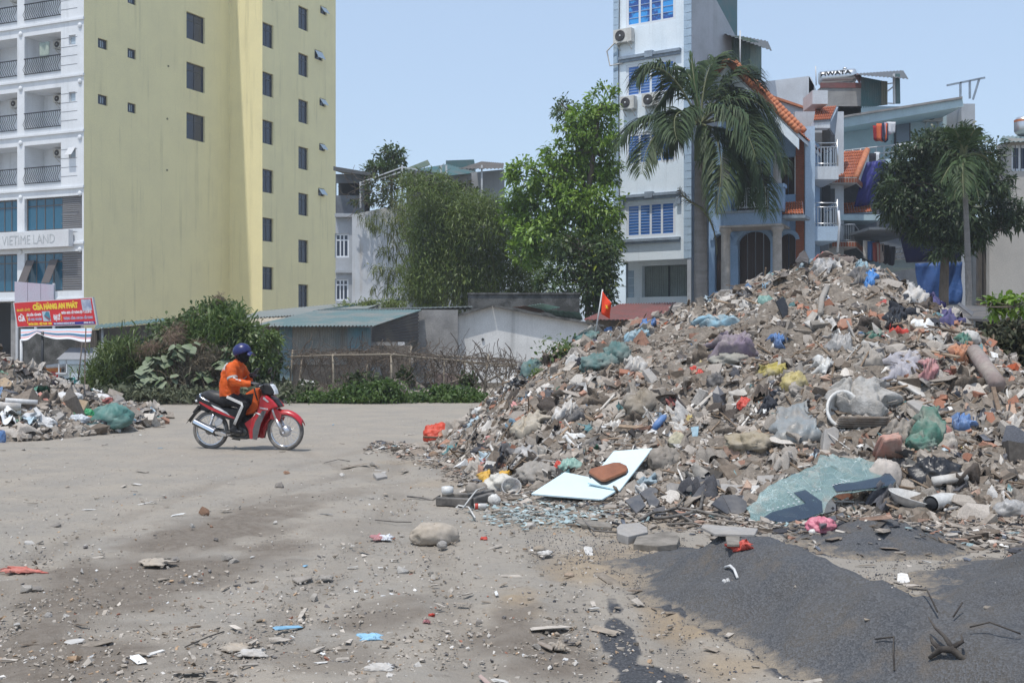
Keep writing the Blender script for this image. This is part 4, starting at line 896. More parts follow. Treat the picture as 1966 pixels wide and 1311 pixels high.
for i in range(3): mb = MB(); mb.lathe([(.03, 0), (.03, .12), (.012, .16), (.012, .22)], M_DARK, 8, Matrix.Translation((x0 + .09 + .08 * i, yf + .18 + .1 * i, zc))); mb.v = mb.v; mb.build('bottle', label=['dark sauce bottle at the open corner of the food cart', 'middle dark sauce bottle on the food cart counter', 'dark sauce bottle nearest the cart glass'][i], cat='bottle', group='sauce bottles on the food cart')
mb = MB(); p = P(98, 712, 38.6)
B = Bld('parked_scooter', 'parked red scooter half hidden behind the rubbish bank and the food cart', 'scooter', (p.x + .3, 38.6, 0))
for q in (0, 1.1): mb = MB(); mb.lathe([(.2, -.04), (.27, -.05), (.27, .05), (.2, .04)], M_IRON, 18, Matrix.Translation((p.x + q, 38.6, .27)) @ Matrix.Rotation(R(90), 4, 'X')); B.part(mb, 'wheel')
mb = MB(); mb.tube([(p.x, 38.6, .55), (p.x + .4, 38.6, .45), (p.x + .8, 38.6, .5), (p.x + 1.2, 38.6, .62)], [.07, .12, .13, .06], M_SRED, 8); B.part(mb, 'body'); mb = MB(); mb.tube([(p.x - .15, 38.6, .78), (p.x + .3, 38.6, .82), (p.x + .7, 38.6, .76)], [.05, .08, .05], M_PALE, 8); B.part(mb, 'seat')
# == HOUSES ON THE RIGHT
M_BLUEW = mat('pale_blue_render', (.76, .83, .88), .8, col2=(.69, .77, .83), scale=.9, streak=(.30, .33, .36), streak_amt=.5, bmp=.15, bscale=12, fine=.06)
M_BLUEQ = mat('blue_quoin', (.38, .49, .60), .8, col2=(.32, .42, .52), scale=2, fine=.1)
M_SIDEW = mat('grey_side_render', (.40, .42, .45), .9, col2=(.33, .35, .37), scale=.7, streak=(.2, .2, .21), streak_amt=.6, bmp=.2, bscale=10)
M_WFR = mat('white_window_frame', (.68, .71, .75), .5, fine=.03)
M_BGL = mat('blue_tinted_glass', (.04, .13, .42), .12, col2=(.05, .19, .52), scale=.8, spec=.7, fine=0)
M_BGL2 = mat('blue_glass_painted_reflection', (.02, .075, .30), .12, col2=(.04, .32, .75), scale=1.1, lo=.5, hi=.56, spec=.7, fine=0)  # blue tint, with the top window's bright reflection painted in as patches
M_MOULD = mat('grey_moulding', (.27, .33, .40), .85, col2=(.2, .24, .29), scale=2.5, streak=(.1, .11, .12), streak_amt=.6)
M_CURT = mat('grey_green_shutter', (.22, .26, .25), .7, col2=(.27, .31, .30), scale=1.5)
M_VILLA = mat('villa_blue', (.27, .40, .58), .85, col2=(.22, .34, .50), scale=1.1, streak=(.16, .22, .3), streak_amt=.5)
M_COL = mat('stone_column', (.44, .42, .40), .85, col2=(.33, .31, .29), scale=3, streak=(.2, .19, .18), streak_amt=.5)
M_BRICKR = mat('red_brick_facing', (.27, .085, .045), .85, col2=(.2, .07, .04), scale=5, fine=.2)
M_TILE = mat('orange_roof_tile', (.42, .13, .055), .75, col2=(.30, .09, .045), scale=4, fine=.22)
M_RIDGE = mat('orange_ridge_tile', (.52, .19, .085), .7, col2=(.36, .13, .07), scale=5)
M_WOODD = mat('dark_timber_door', (.035, .02, .016), .5)
M_HSEW = mat('white_house_render', (.58, .62, .66), .85, col2=(.48, .51, .54), scale=.9, streak=(.26, .27, .28), streak_amt=.75)
M_LTBL = mat('light_blue_wall', (.42, .54, .67), .85, col2=(.36, .47, .6), scale=.8)
M_CYAN = mat('pale_cyan_render', (.47, .60, .64), .85, col2=(.40, .52, .56), scale=.8, streak=(.3, .36, .38), streak_amt=.5)
M_TARPB = mat('indigo_tarpaulin', (.025, .03, .20), .55, col2=(.02, .022, .13), scale=1.2, bmp=.5, bscale=3, bdist=.1)
M_TARPL = mat('blue_tarpaulin', (.025, .085, .26), .55, col2=(.02, .06, .19), scale=1.2, bmp=.5, bscale=3, bdist=.1)
M_GREYW = mat('grey_house_render', (.42, .40, .37), .9, col2=(.36, .345, .325), scale=.7, streak=(.25, .24, .23), streak_amt=.5)
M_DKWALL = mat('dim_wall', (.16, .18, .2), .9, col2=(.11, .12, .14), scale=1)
# ---- the tall narrow pale blue house
ux = Vector((.827, -.563, 0)); Rc = Vector((X(1327, 52), 52, 0)); F0 = Face(Rc, ux); Lc = Rc + ux.normalized() * F0.u(1178); Fb = Face(Lc, ux); W = Fb.u(1327)
Fs = Face(Rc, Vector((-F0.n.x, -F0.n.y, 0)))
B = Bld('tube_house', 'tall narrow pale blue house with blue glazed windows and air conditioners', 'house', Lc)
zo = Fb.uv(1250, 500)[1]; wn = [Fb.rect(1202, a, b, 1297) for a, b in ((-72, 55), (126, 189.5), (258, 320), (392, 458))]
mb = MB(); facade(mb, Fb, 0, W, zo, 24, wn, M_BLUEW, .2)
mb.quad(Fb.p(0, zo), Fb.p(W, zo), Fb.p(W, zo, -1.2), Fb.p(0, zo, -1.2), M_BLUEW)
mb.prism([Fb.p(0, zo), Fb.p(0, 24), Fb.p(0, 24, -3), Fb.p(0, 14.7, -9), Fb.p(0, zo, -9)], Fb.ux * .15, M_BLUEW); mb.quad(Fb.p(0, 0, -1.2), Fb.p(0, zo, -1.2), Fb.p(0, zo, -9), Fb.p(0, 0, -9), M_BLUEW)
mb.quad(Fb.p(0, 0, -9), Fb.p(W, 0, -9), Fb.p(W, 14.7, -9), Fb.p(0, 14.7, -9), M_BLUEW)
gr = Fb.rect(1213, 507, 700, 1310); z5 = Fb.uv(1213, 570)[1]
fbox(mb, Fb, .25, gr[0], 0, zo, -1.4, -1.0, M_BLUEW); fbox(mb, Fb, gr[1], W - .02, 0, zo, -1.4, -1.0, M_BLUEW); fbox(mb, Fb, gr[0], gr[1], zo - .18, zo, -1.4, -1.0, M_BLUEW); fbox(mb, Fb, .2, W, 0, z5, -1.4, -.9, M_BLUEW)
B.part(mb, 'front_wall')
mb = MB(); tt = [(0, 0), (0, 19.4), (2.73, 17.8), (5.0, 16.6), (9, 14.8), (9, 0)]
mb.prism([Fs.p(a, b) for a, b in tt], -Fs.n * .2, M_SIDEW); B.part(mb, 'side_wall')
mb = MB(); mb.prism([Fs.p(a, b, -.5) for a, b in [(.6, 19), (.6, 26), (6.4, 26), (6.4, 16.9), (5.0, 16.4), (2.7, 17.6)]], -Fs.n * 2.5, M_TEALSH); B.part(mb, 'roof_cladding')
mb = MB()
for i in range(60):
 z0 = zo + .02 + i * .36
 if z0 > 23.6: break
 fbox(mb, Fb, .0, .27, z0, z0 + .335, 0, .025, M_BLUEQ); fbox(mb, Fb, W - .36, W + .02, z0, z0 + .335, 0, .025, M_BLUEQ)
 if z0 - zo < 1e9 and i < 14: fbox(mb, Fb, .26, .55, i * .36, i * .36 + .335, -.995, -.97, M_BLUEQ) if i * .36 + .34 < zo else None
B.part(mb, 'quoin', kind='stuff')
for k, r_ in enumerate(wn): window(B, Fb, r_, M_WFR, M_BGL2 if k == 0 else M_BGL, 4, 0, .13, .02, bars=9, mb_=mat('blind_bar', (.30, .40, .58), .6))
for k, yy in ((1, (108, 117)), (3, (374, 386))):
 r_ = wn[k]; mb = MB(); z = r_[3] + .12
 fbox(mb, Fb, r_[0] - .25, r_[1] + .25, z, z + .13, 0, .12, M_MOULD); fbox(mb, Fb, r_[0] - .3, r_[1] + .3, z + .13, z + .26, 0, .2, M_MOULD); fbox(mb, Fb, (r_[0] + r_[1]) / 2 - .2, (r_[0] + r_[1]) / 2 + .2, z + .05, z + .34, 0, .23, M_MOULD)
 if k == 3:
  for e in (-.3, r_[1] - r_[0] + .08): fbox(mb, Fb, r_[0] + e, r_[0] + e + .22, z - .32, z, 0, .17, M_MOULD)
 B.part(mb, 'cornice')
r_ = wn[3]; mb = MB(); fbox(mb, Fb, r_[0] - .22, r_[1] + .22, r_[2] - .3, r_[2] - .2, 0, .12, M_MOULD); fbox(mb, Fb, r_[0] - .27, r_[1] + .27, r_[2] - .2, r_[2] - .08, 0, .18, M_MOULD); B.part(mb, 'window_sill')
mb = MB(); n_ = 44
for i in range(n_):
 a = gr[0] + (gr[1] - gr[0]) * i / n_; fbox(mb, Fb, a, a + (gr[1] - gr[0]) / n_ * .8, z5, zo - .2, -1.36, -1.3 - .02 * (i % 2), M_CURT)
fbox(mb, Fb, (gr[0] + gr[1]) / 2 - .03, (gr[0] + gr[1]) / 2 + .03, z5, zo - .2, -1.34, -1.24, M_DKFRAME); B.part(mb, 'shutter')
mb = MB(); uq = .33
mb.tube([Fb.p(uq, 23.5, .05), Fb.p(uq + .02, 19, .05), Fb.p(uq - .02, 14, .06), Fb.p(uq, 9, .05), Fb.p(uq + .05, zo + .3, .05)], .02, M_IRON, 5); u_, z_ = Fb.uv(1195, 72)
mb.tube([Fb.p(u_ - .2, z_ - .2, .2), Fb.p(u_ - .75, z_ - .6, .16), Fb.p(u_ - .6, z_ - 1.3, .12), Fb.p(u_ + .05, z_ - 1.25, .08)], .035, M_ACW, 6); B.part(mb, 'cable')
for (px, py), lab, w_ in (((1202, 85), 'highest air conditioner unit on the blue house, beside the left quoins', .95), ((1211, 212), 'small air conditioner unit under the second window, clear of the palm', .72), ((1255, 206), 'air conditioner unit half covered by a palm frond on the blue house', .85)):
 u_, z_ = Fb.uv(px, py); aircon(Fb, u_, z_, 0, lab, w_, .62 if w_ > .9 else .58)
# ---- roof shed of green sheet between the blue house and the villa
B = Bld('rooftop_shed', 'green corrugated rooftop shed with an overhanging grey sheet roof', 'shed', P(1428, 110, 56))
M_GRSH = mat('green_corrugated', (.10, .16, .14), .65, col2=(.16, .20, .15), scale=1.3, streak=(.14, .12, .09), streak_amt=.5)
mb = MB(); corr(mb, P(1394, 150, 56), P(1440, 158, 55), P(1440, 74, 55), P(1394, 68, 56), 10, M_GRSH, .03); corr(mb, P(1440, 158, 55), P(1462, 156, 57), P(1462, 84, 57), P(1440, 74, 55), 6, M_GRSH, .03); B.part(mb, 'wall_sheet')
mb = MB(); corr(mb, P(1392, 66, 54.6), P(1482, 98, 54.2), P(1474, 80, 58), P(1392, 64, 59), 12, M_ROOFD, .03); B.part(mb, 'roof')
mb = MB(); mb.tube([P(1421, 140, 54.5), P(1421, 60, 54.5)], .035, M_PALE, 6); B.part(mb, 'pole')
# ---- blue villa with arches, balcony and tiled roof
Fv = Face((X(1365, 50.5), 50.5, 0), (.912, -.41)); Fp = Face(Vector((X(1365, 50.5), 50.5, 0)) + Fv.n * 1.9, (.912, -.41))
B = Bld('villa', 'blue villa with arched doors, a columned porch and a red tiled roof', 'house', Fv.O)
def px_rect(F, a, b, t, bt): return (F.u(a), F.u(b), F.uv(a, bt)[1], F.uv(a, t)[1])
arch = [px_rect(Fv, 1372, 1396, 452, 560), px_rect(Fv, 1417, 1479, 446, 560), px_rect(Fv, 1497, 1527, 450, 560)]
up = [px_rect(Fv, 1372, 1392, 318, 412), px_rect(Fv, 1413, 1478, 318, 412), px_rect(Fv, 1496, 1526, 303, 375)]
uR = Fv.u(1546); zT = Fv.uv(1500, 262)[1]
mb = MB(); facade(mb, Fv, .0, uR, 0, zT, arch + up, M_VILLA, .35); mb.prism([Fv.p(.3, zT), Fv.p(uR, zT), Fv.p(uR - .1, zT + .1), Fv.p(.9, zT + 3.0), Fv.p(.3, zT + 2.6)], -Fv.n * .3, M_VILLA)
for a, b, c, d in arch:
 r_ = (b - a) / 2; m_ = (a + b) / 2; h = min(r_ * .8, .7); k = 10
 for s_ in (-1, 1):
  pts = [Fv.p(m_ + s_ * r_, d - h)] + [Fv.p(m_ + s_ * r_ * math.cos(t * math.pi / 2 / k), d - h + h * math.sin(t * math.pi / 2 / k)) for t in range(k + 1)] + [Fv.p(m_ + s_ * r_, d)]
  mb.prism(pts[1:], -Fv.n * .34, M_VILLA)
mb.prism([Fv.p(0, 0), Fv.p(0, zT), Fv.p(0, zT, -4), Fv.p(0, 0, -4)], -Fv.ux * .1, M_VILLA); mb.prism([Fv.p(uR, 0, -.01), Fv.p(uR, zT, -.01), Fv.p(uR, zT, -8), Fv.p(uR, 0, -8)], Fv.ux * .1, M_VILLA)
B.part(mb, 'wall')
for i, (a, b, c, d) in enumerate(arch + up):
 mb = MB(); nl = 4 if i in (1, 4) else 2
 for j in range(nl):
  p0, p1 = a + (b - a) * j / nl + .02, a + (b - a) * (j + 1) / nl - .02; fbox(mb, Fv, p0, p1, c, d, -.33, -.28, M_WOODD); fbox(mb, Fv, p0 + .1, p1 - .1, c + .2, d - .5, -.28, -.26, M_WOODD)
 B.part(mb, 'timber_door' if i != 5 else 'timber_shutter')
 if i < 3:
  r_ = (b - a) / 2 + .12; m_ = (a + b) / 2; h = min((b - a) / 2 * .8, .7) + .12; k = 14; mb = MB()
  pts = [Fv.p(m_ + r_ * math.cos(math.pi * t / k), d - h + .12 + h * math.sin(math.pi * t / k), .05) for t in range(k + 1)]
  for q0, q1 in zip(pts, pts[1:]): mb.bar(q0, q1, .16, .14, M_VILLA, Fv.n)
  B.part(mb, 'arch_moulding')
a, b, c, d = up[2]; mb = MB(); fbox(mb, Fv, b, b + .12, c - .1, d, 0, .06, M_WFR); fbox(mb, Fv, a - .1, b + .12, c - .35, c - .02, 0, .1, M_VILLA); B.part(mb, 'window_surround')
u0, u1 = Fv.u(1528.5), Fv.u(1545); z = 0.0; bm_ = MB(); bm_.bb(-.5, .5, -.5, .5, -.5, .5, M_BRICKR); k = 0; mb = MB(); fbox(mb, Fv, u0, u1, 0, zT, 0, .1, mat('mortar', (.24, .16, .12), .9))
pil = B.part(mb, 'brick_pilaster')
mb = MB(); nrow = 0; zz = 0
while zz < zT - .08:
 off = .11 * (nrow % 2); uu = u0 - off
 while uu < u1: fbox(mb, Fv, max(uu, u0), min(uu + .21, u1), zz, zz + .065, .1, .115, M_BRICKR) if min(uu + .21, u1) - max(uu, u0) > .03 else None; uu += .22
 zz += .075; nrow += 1
B.part(mb, 'brick_facing', pil, kind='stuff')
zs = Fp.uv(1440, 432)[1]; zk = Fp.uv(1440, 409)[1]; ua, ub = Fp.u(1383), Fp.u(1500)
mb = MB(); fbox(mb, Fp, ua, ub, zs, zk, -1.85, 0, M_VILLA); fbox(mb, Fp, ua - .08, ub + .08, zk, zk + .1, -1.86, .1, M_MOULD); fbox(mb, Fp, ua - .03, ub + .03, zs - .08, zs, -1.85, .05, M_COL); B.part(mb, 'balcony_slab')
for px in (1390.5, 1490):
 u_ = Fp.u(px); q = Fp.p(u_, 0, -.25); mb = MB(); mb.lathe([(.3, 0), (.3, .15), (.21, .22), (.19, zs - .35), (.21, zs - .3), (.27, zs - .2), (.28, zs - .08)], M_COL, 16, Matrix.Translation(q)); B.part(mb, 'column')
 q2 = Fp.p(u_, zk + .1, -.25); h2 = Fp.uv(px, 292)[1] - zk - .1; zb = 1.05; mb = MB(); mb.lathe([(.2, zb), (.18, zb + .1), (.165, h2)], M_COL, 14, Matrix.Translation(q2)); B.part(mb, 'upper_column')
 mb = MB(); fbox(mb, Fp, u_ - .28, u_ + .28, zk + .1, zk + 1.0, -.53, .03, M_VILLA); fbox(mb, Fp, u_ - .34, u_ + .34, zk + 1.0, zk + 1.14, -.58, .08, M_VILLA); B.part(mb, 'pedestal')
mb = MB(); a, b = Fp.u(1398), Fp.u(1484)
for h in (.95, .15): mb.tube([Fp.p(a, zk + .1 + h, -.2), Fp.p(b, zk + .1 + h, -.2)], .03, M_PALE, 6)
for i in range(19): u_ = a + (b - a) * (i + .5) / 19; mb.tube([Fp.p(u_, zk + .2, -.2), Fp.p(u_, zk + 1.05, -.2)], .016, M_STEEL, 5, False)
B.part(mb, 'balcony_railing')
def tiled(B, a, b, c, d, nu, nv, name='tile_roof', m=None, parent=None, base=True):
 """roof slope with rows of overlapping tiles; a-b lower edge, d-c upper edge"""
 a, b, c, d = map(Vector, (a, b, c, d)); n = (b - a).cross(d - a).normalized()
 if n.z < 0: n = -n
 mb = MB(); mb.prism([a, b, c, d], -n * .06, M_MOULD); root = B.part(mb, name, parent)
 me = MB()
 for j in range(nv):
  for i in range(nu):
   f = lambda s, t: a.lerp(b, s).lerp(d.lerp(c, s), t)
   s0, s1, t0, t1 = (i + .04) / nu, (i + .96) / nu, j / nv, min(1, (j + 1.12) / nv); sm_ = (s0 + s1) / 2
   q = [f(s0, t0) + n * .03, f(sm_, t0) + n * .085, f(s1, t0) + n * .03, f(s1, t1) + n * .01, f(sm_, t1) + n * .045, f(s0, t1) + n * .01]
   me.add(q, [(0, 1, 4, 5), (1, 2, 3, 4), (0, 2, 1)], m or M_TILE)
 B.part(me, 'roof_tile', root, kind='stuff'); return root
tiled(B, P(1500, 413, 47.6), P(1543, 412, 46.8), P(1541, 388, 48.2), P(1504, 390, 48.9), 8, 5)
mb = MB(); mb.prism([P(1498, 414, 47.5), P(1546, 413, 46.7), P(1546, 419, 46.7), P(1498, 420, 47.5)], -Fv.n * 1.2, M_MOULD); B.part(mb, 'eave_slab')
ap, re, le = P(1396, 122, 47.4), P(1534, 258, 46.6), P(1354, 168, 47.9); bkv = -Fv.n * 5.5
for p0, p1, nm in ((ap, re, 'main_roof'), (le, ap, 'far_roof')):
 mb = MB(); dn = Vector((0, 0, -.16)); mb.prism([p0, p1, p1 + dn, p0 + dn], bkv, M_HSEW); r_ = B.part(mb, nm)
 tb = MB(); nn = (p1 - p0).cross(bkv).normalized(); nn = nn if nn.z > 0 else -nn
 for i in range(12):
  for j in range(14): 
   q = lambda s_, t_, h_: p0.lerp(p1, s_) + bkv * t_ + nn * h_
   tb.add([q(i / 12, j / 14, .03), q((i + 1) / 12, j / 14, .05), q((i + 1) / 12, (j + .5) / 14, .11), q(i / 12, (j + .5) / 14, .09), q((i + 1) / 12, (j + 1) / 14, .05), q(i / 12, (j + 1) / 14, .03)], [(0, 1, 2, 3), (3, 2, 4, 5)], M_TILE)
 B.part(tb, 'roof_tile', r_, kind='stuff')
 mb = MB(); f_ = Fv.n * .06; mb.prism([p0 + dn * 1.2 + f_, p1 + dn * 1.2 + f_, p1 + dn * 4 + f_, p0 + dn * 4 + f_], -Fv.n * .1, M_BLUEW); B.part(mb, 'verge_board')
 for k in (0, 1):
  mb = MB(); n_ = 24; o_ = -Fv.n * (1.3 * k) + Vector((0, 0, .1 + .22 * k))
  for i in range(n_): c0, c1 = p0.lerp(p1, i / n_) + o_, p0.lerp(p1, (i + 1.1) / n_) + o_; mb.tube([c0, c1], [.15, .12], M_RIDGE, 7)
  B.part(mb, 'ridge_tile')
# ---- white house with the narrow steel balconies
B = Bld('balcony_house', 'narrow white and light blue house with stacked steel-railed balconies', 'house', P(1555, 700, 49.5))
mb = MB(); mb.prism([P(a, b, 55) for a, b in [(1436, 400), (1552, 400), (1563, 165), (1553, 147), (1440, 161)]], (0, .3, 0), M_HSEW)
mb.prism([P(a, b, 53) for a, b in [(1456, 400), (1556, 400), (1556, 214), (1456, 180)]], (0, .3, 0), M_HSEW); mb.prism([P(1553, 147, 55), P(1563, 165, 55), P(1566, 172, 62), P(1558, 150, 62)], (0, 0, -14), M_HSEW); B.part(mb, 'rear_wall')
mb = MB(); mb.prism([P(1466, 178, 52.8), P(1557, 209, 52.8), P(1557, 213, 52.8), P(1466, 183, 52.8)], (0, .8, 0), M_RIDGE); B.part(mb, 'parapet_cap')
mb = MB(); xa, xb = X(1546, 48.6), X(1564.5, 48.6); mb.bb(xa, xb, 48.6, 52.5, 0, ZZ(243, 48.6), M_LTBL); B.part(mb, 'side_pier')
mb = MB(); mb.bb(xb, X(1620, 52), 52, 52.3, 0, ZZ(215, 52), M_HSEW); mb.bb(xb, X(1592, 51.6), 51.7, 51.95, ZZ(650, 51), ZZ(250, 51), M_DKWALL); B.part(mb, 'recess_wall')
mb = MB(); mb.bb(X(1553, 50), X(1582, 50), 49.4, 51, ZZ(206, 50), ZZ(180, 50), M_HSEW); B.part(mb, 'eave_box')
for (ys0, ys1, yr, yb) in ((320, 345, 262, 318), (435, 463, 388, 434)):
 Y = 48.9; x1 = X(1610, Y); z0, z1 = ZZ(ys1, Y), ZZ(ys0, Y)
 mb = MB(); mb.bb(xb + .005, x1, Y, Y + 2.6, z0, z1, M_LTBL if ys0 > 400 else M_HSEW); B.part(mb, 'balcony_slab')
 mb = MB(); h0, h1 = z1, z1 + 1.0
 for z in (h0 + .12, h0 + .82, h1): mb.tube([(xb + .05, Y + .05, z), (x1 - .05, Y + .05, z)], .028, M_STEEL, 6); mb.tube([(x1 - .05, Y + .05, z), (x1 - .05, Y + 2, z)], .028, M_STEEL, 6)
 for i in range(8): x_ = xb + .08 + (x1 - xb - .14) * i / 7; mb.tube([(x_, Y + .05, h0), (x_, Y + .05, h1 if i in (0, 7) else h0 + .82)], .022 if i not in (0, 7) else .035, M_STEEL, 5, False)
 for i in range(6): y_ = Y + .3 + i * .3; mb.tube([(x1 - .05, y_, h0), (x1 - .05, y_, h1)], .02, M_STEEL, 5, False)
 mb.tube([(x1 - .04, Y + .04, h0), (x1 - .04, Y + .04, h1 + .15)], .045, M_STEEL, 7); B.part(mb, 'railing')
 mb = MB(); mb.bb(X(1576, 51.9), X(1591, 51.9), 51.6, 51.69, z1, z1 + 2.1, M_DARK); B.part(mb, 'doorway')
 mb = MB(); mb.bb(X(1593, 51.9), X(1603, 51.9), 51.9, 51.97, z1 + .2, z1 + 2.0, M_DKFRAME); B.part(mb, 'window')
tiled(B, P(1562, 233, 48.6), P(1594, 231, 48.6), P(1606, 205, 51), P(1566, 208, 51), 9, 5)
mb = MB(); mb.bb(xb - .0, X(1592, 48.8), 48.65, 49.2, ZZ(247, 48.7), ZZ(234, 48.7), M_HSEW); mb.prism([P(1590, 247, 48.7), P(1592, 234, 48.7), P(1606, 206, 51), P(1600, 262, 51)], (.08, 0, 0), M_MOULD); B.part(mb, 'eave_board')
mb = MB(); mb.tube([P(1608, 485, 48.6), P(1612, 430, 48.6), P(1610, 405, 48.6)], .05, M_WFR, 8); B.part(mb, 'drain_pipe')
# ---- gabled balcony house in between
B = Bld('gabled_house', 'red tiled gable porch with brick-faced balcony fronts behind the steel balconies', 'house', P(1625, 700, 53))
tiled(B, P(1596, 344, 52), P(1643, 341, 51.4), P(1665, 289, 53.5), P(1612, 293, 54), 12, 9)
mb = MB(); mb.tube([P(1643, 342, 51.3), P(1665, 289, 53.4)], .14, M_RIDGE, 8); B.part(mb, 'verge_tile')
mb = MB(); mb.prism([P(1645, 345, 51.5), P(1664, 372, 55), P(1667, 296, 54.5), P(1660, 305, 53.2)], (.05, .05, 0), M_HSEW); B.part(mb, 'gable_wall')
for y0, y1, n_ in ((341, 353, 9), (464, 476, 9)):
 mb = MB(); a, b = P(1597, y1, 51.6), P(1645, y1, 51.2); hh = (y1 - y0) / FPX * 51.4
 mb.prism([a, b, b + Vector((0, 0, hh)), a + Vector((0, 0, hh))], (0, 2.5, 0), M_COL); mb.prism([b, P(1664, y1 + 18, 54), P(1664, y1 + 18, 54) + Vector((0, 0, hh)), b + Vector((0, 0, hh))], (0, .1, 0), M_COL); sl = B.part(mb, 'balcony_front')
 mb = MB()
 for i in range(n_): s_, e_ = a.lerp(b, (i + .12) / n_), a.lerp(b, (i + .88) / n_); z_ = Vector((0, 0, hh)); mb.prism([s_ + z_ * .15, e_ + z_ * .15, e_ + z_ * .85, s_ + z_ * .85], (0, -.03, 0), M_BRICKR)
 for i in range(7): b2 = P(1664, y1 + 18, 54); s_, e_ = b.lerp(b2, (i + .12) / 7), b.lerp(b2, (i + .88) / 7); z_ = Vector((0, 0, hh)); mb.prism([s_ + z_ * .15, e_ + z_ * .15, e_ + z_ * .85, s_ + z_ * .85], (.03, -.02, 0), M_BRICKR)
 B.part(mb, 'brick_tile', sl)
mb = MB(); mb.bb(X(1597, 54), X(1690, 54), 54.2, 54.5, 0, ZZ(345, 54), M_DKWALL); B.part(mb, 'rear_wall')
tiled(B, P(1610, 412, 52.5), P(1675, 408, 52), P(1668, 388, 54), P(1608, 392, 54), 12, 4, 'lower_tile_roof')
mb = MB(); mb.bb(X(1610, 52), X(1690, 52), 51.9, 54, ZZ(424, 52), ZZ(413, 52), M_CYAN); B.part(mb, 'lower_eave')
mb = MB()
for z in (ZZ(462, 52), ZZ(432, 52)): mb.tube([P(1612, 0, 52) * 1 + Vector((0, 0, z - P(1612, 0, 52).z)), (X(1640, 51.8), 51.8, z), (X(1658, 54), 54, z - .4)], .03, M_STEEL, 6)
for i in range(9): x_ = X(1612 + i * 3.4, 51.9); mb.tube([(x_, 51.9, ZZ(464, 52)), (x_, 51.9, ZZ(432, 52))], .016, M_STEEL, 4, False)
B.part(mb, 'railing')
# ---- pale cyan flat-roofed house at the back
YE = 58.0
B = Bld('terrace_house', 'pale cyan flat-roofed house with laundry on its top terrace', 'house', (X(1740, YE), YE + 1, 0))
mb = MB(); zr = ZZ(235, YE); mb.bb(X(1600, YE + 2), X(1868, YE + 2), YE + 2, YE + 2.3, 0, ZZ(205, YE + 2), M_CYAN); mb.bb(X(1846, YE), X(1872, YE), YE, YE + 6, 0, ZZ(200, YE), M_SIDEW); B.part(mb, 'wall')
mb = MB(); mb.prism([P(1600, 227, YE), P(1848, 188, YE - 1.2), P(1850, 205, YE - 1.2), P(1622, 245, YE)], (0, 5, 0), M_CYAN); B.part(mb, 'roof_slab')
mb = MB(); mb.prism([P(1598, 226, YE - .1), P(1848, 186, YE - 1.3), P(1848, 190, YE - 1.3), P(1598, 230, YE - .1)], (0, 5.2, 0), M_CONC); B.part(mb, 'roof_edge')
mb = MB(); mb.bb(X(1716, YE + 2), X(1747, YE + 2), YE + 1.9, YE + 1.98, ZZ(300, YE + 2), ZZ(230, YE + 2), M_DKFRAME); d_ = B.part(mb, 'door'); mb = MB(); mb.bb(X(1719, YE + 2), X(1744, YE + 2), YE + 1.86, YE + 1.9, ZZ(296, YE + 2), ZZ(234, YE + 2), mat('grey_glass', (.15, .19, .24), .2)); B.part(mb, 'pane', d_)
for a, b in ((1776, 1786), (1788, 1798)): mb = MB(); mb.bb(X(a, YE + 2), X(b, YE + 2), YE + 1.9, YE + 1.98, ZZ(280, YE + 2), ZZ(249, YE + 2), M_DKFRAME); B.part(mb, 'window')
mb = MB()
for z in (0, .35, .7): mb.tube([P(1622, 290, YE - .3) - Vector((0, 0, z)), P(1700, 281, YE - .5) - Vector((0, 0, z)), P(1850, 264, YE - 1) - Vector((0, 0, z))], .035, M_PALE, 6)
for i in range(16): t = i / 15; q = P(1622, 290, YE - .3).lerp(P(1850, 264, YE - 1), t); mb.tube([q, q - Vector((0, 0, .95))], .03, M_PALE, 5)
B.part(mb, 'terrace_railing')
mb = MB(); mb.prism([P(1600, 318, YE - .3), P(1850, 292, YE - 1), P(1850, 300, YE - 1), P(1600, 327, YE - .3)], (0, 3, 0), M_CYAN); B.part(mb, 'terrace_slab')
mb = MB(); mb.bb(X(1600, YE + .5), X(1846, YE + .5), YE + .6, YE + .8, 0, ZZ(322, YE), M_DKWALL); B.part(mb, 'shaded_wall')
mb = MB(); zb = ZZ(488, 52)
for z in (ZZ(497, 51), ZZ(487, 51), ZZ(478, 51)): mb.tube([(X(1690, 51), 51, z - .1), (X(1757, 50.4), 50.4, z)], .03, M_STEEL, 6)
for i in range(8): x_ = X(1694 + i * 8.7, 50.8); mb.tube([(x_, 50.8, ZZ(500, 51)), (x_, 50.8, ZZ(477, 51))], .022, M_STEEL, 5)
B.part(mb, 'balcony_railing')
mb = MB(); mb.bb(X(1690, 51), X(1760, 51), 50.9, 56, ZZ(515, 51), ZZ(500, 51), M_CYAN); B.part(mb, 'balcony_slab'); mb = MB(); mb.bb(X(1655, 50), X(1768, 50), 49.0, 56, ZZ(446, 50), ZZ(441, 50), M_DKWALL); B.part(mb, 'added_shade_slab')  # dark upper slab is added to keep sun off the lower balcony washing
u_, z_ = 0, 0; Fe = Face((X(1600, YE + 2), YE + 2, 0), (1, 0)); u_, z_ = Fe.uv(1787, 236); aircon(Fe, u_, z_, 0, 'air conditioner unit under the flat roof of the pale cyan house', 1.0, .65)
def cloth(name, px, py, Y, w_, h, m, label, cat, group):
 a = P(px, py, Y); ph = random.uniform(0, 6)
 mb = MB(); mb.sheet(lambda u, v: a + Vector(((u - .5) * w_ * (1 - .12 * v), .06 * math.sin(u * 7 + ph) * (.3 + v), -v * h * (1 - .1 * (u - .5) ** 2 * 4))), 6, 5, m); o = mb.build(name, label=label, cat=cat, group=group); md = o.modifiers.new('t', 'SOLIDIFY'); md.thickness = .02; return o
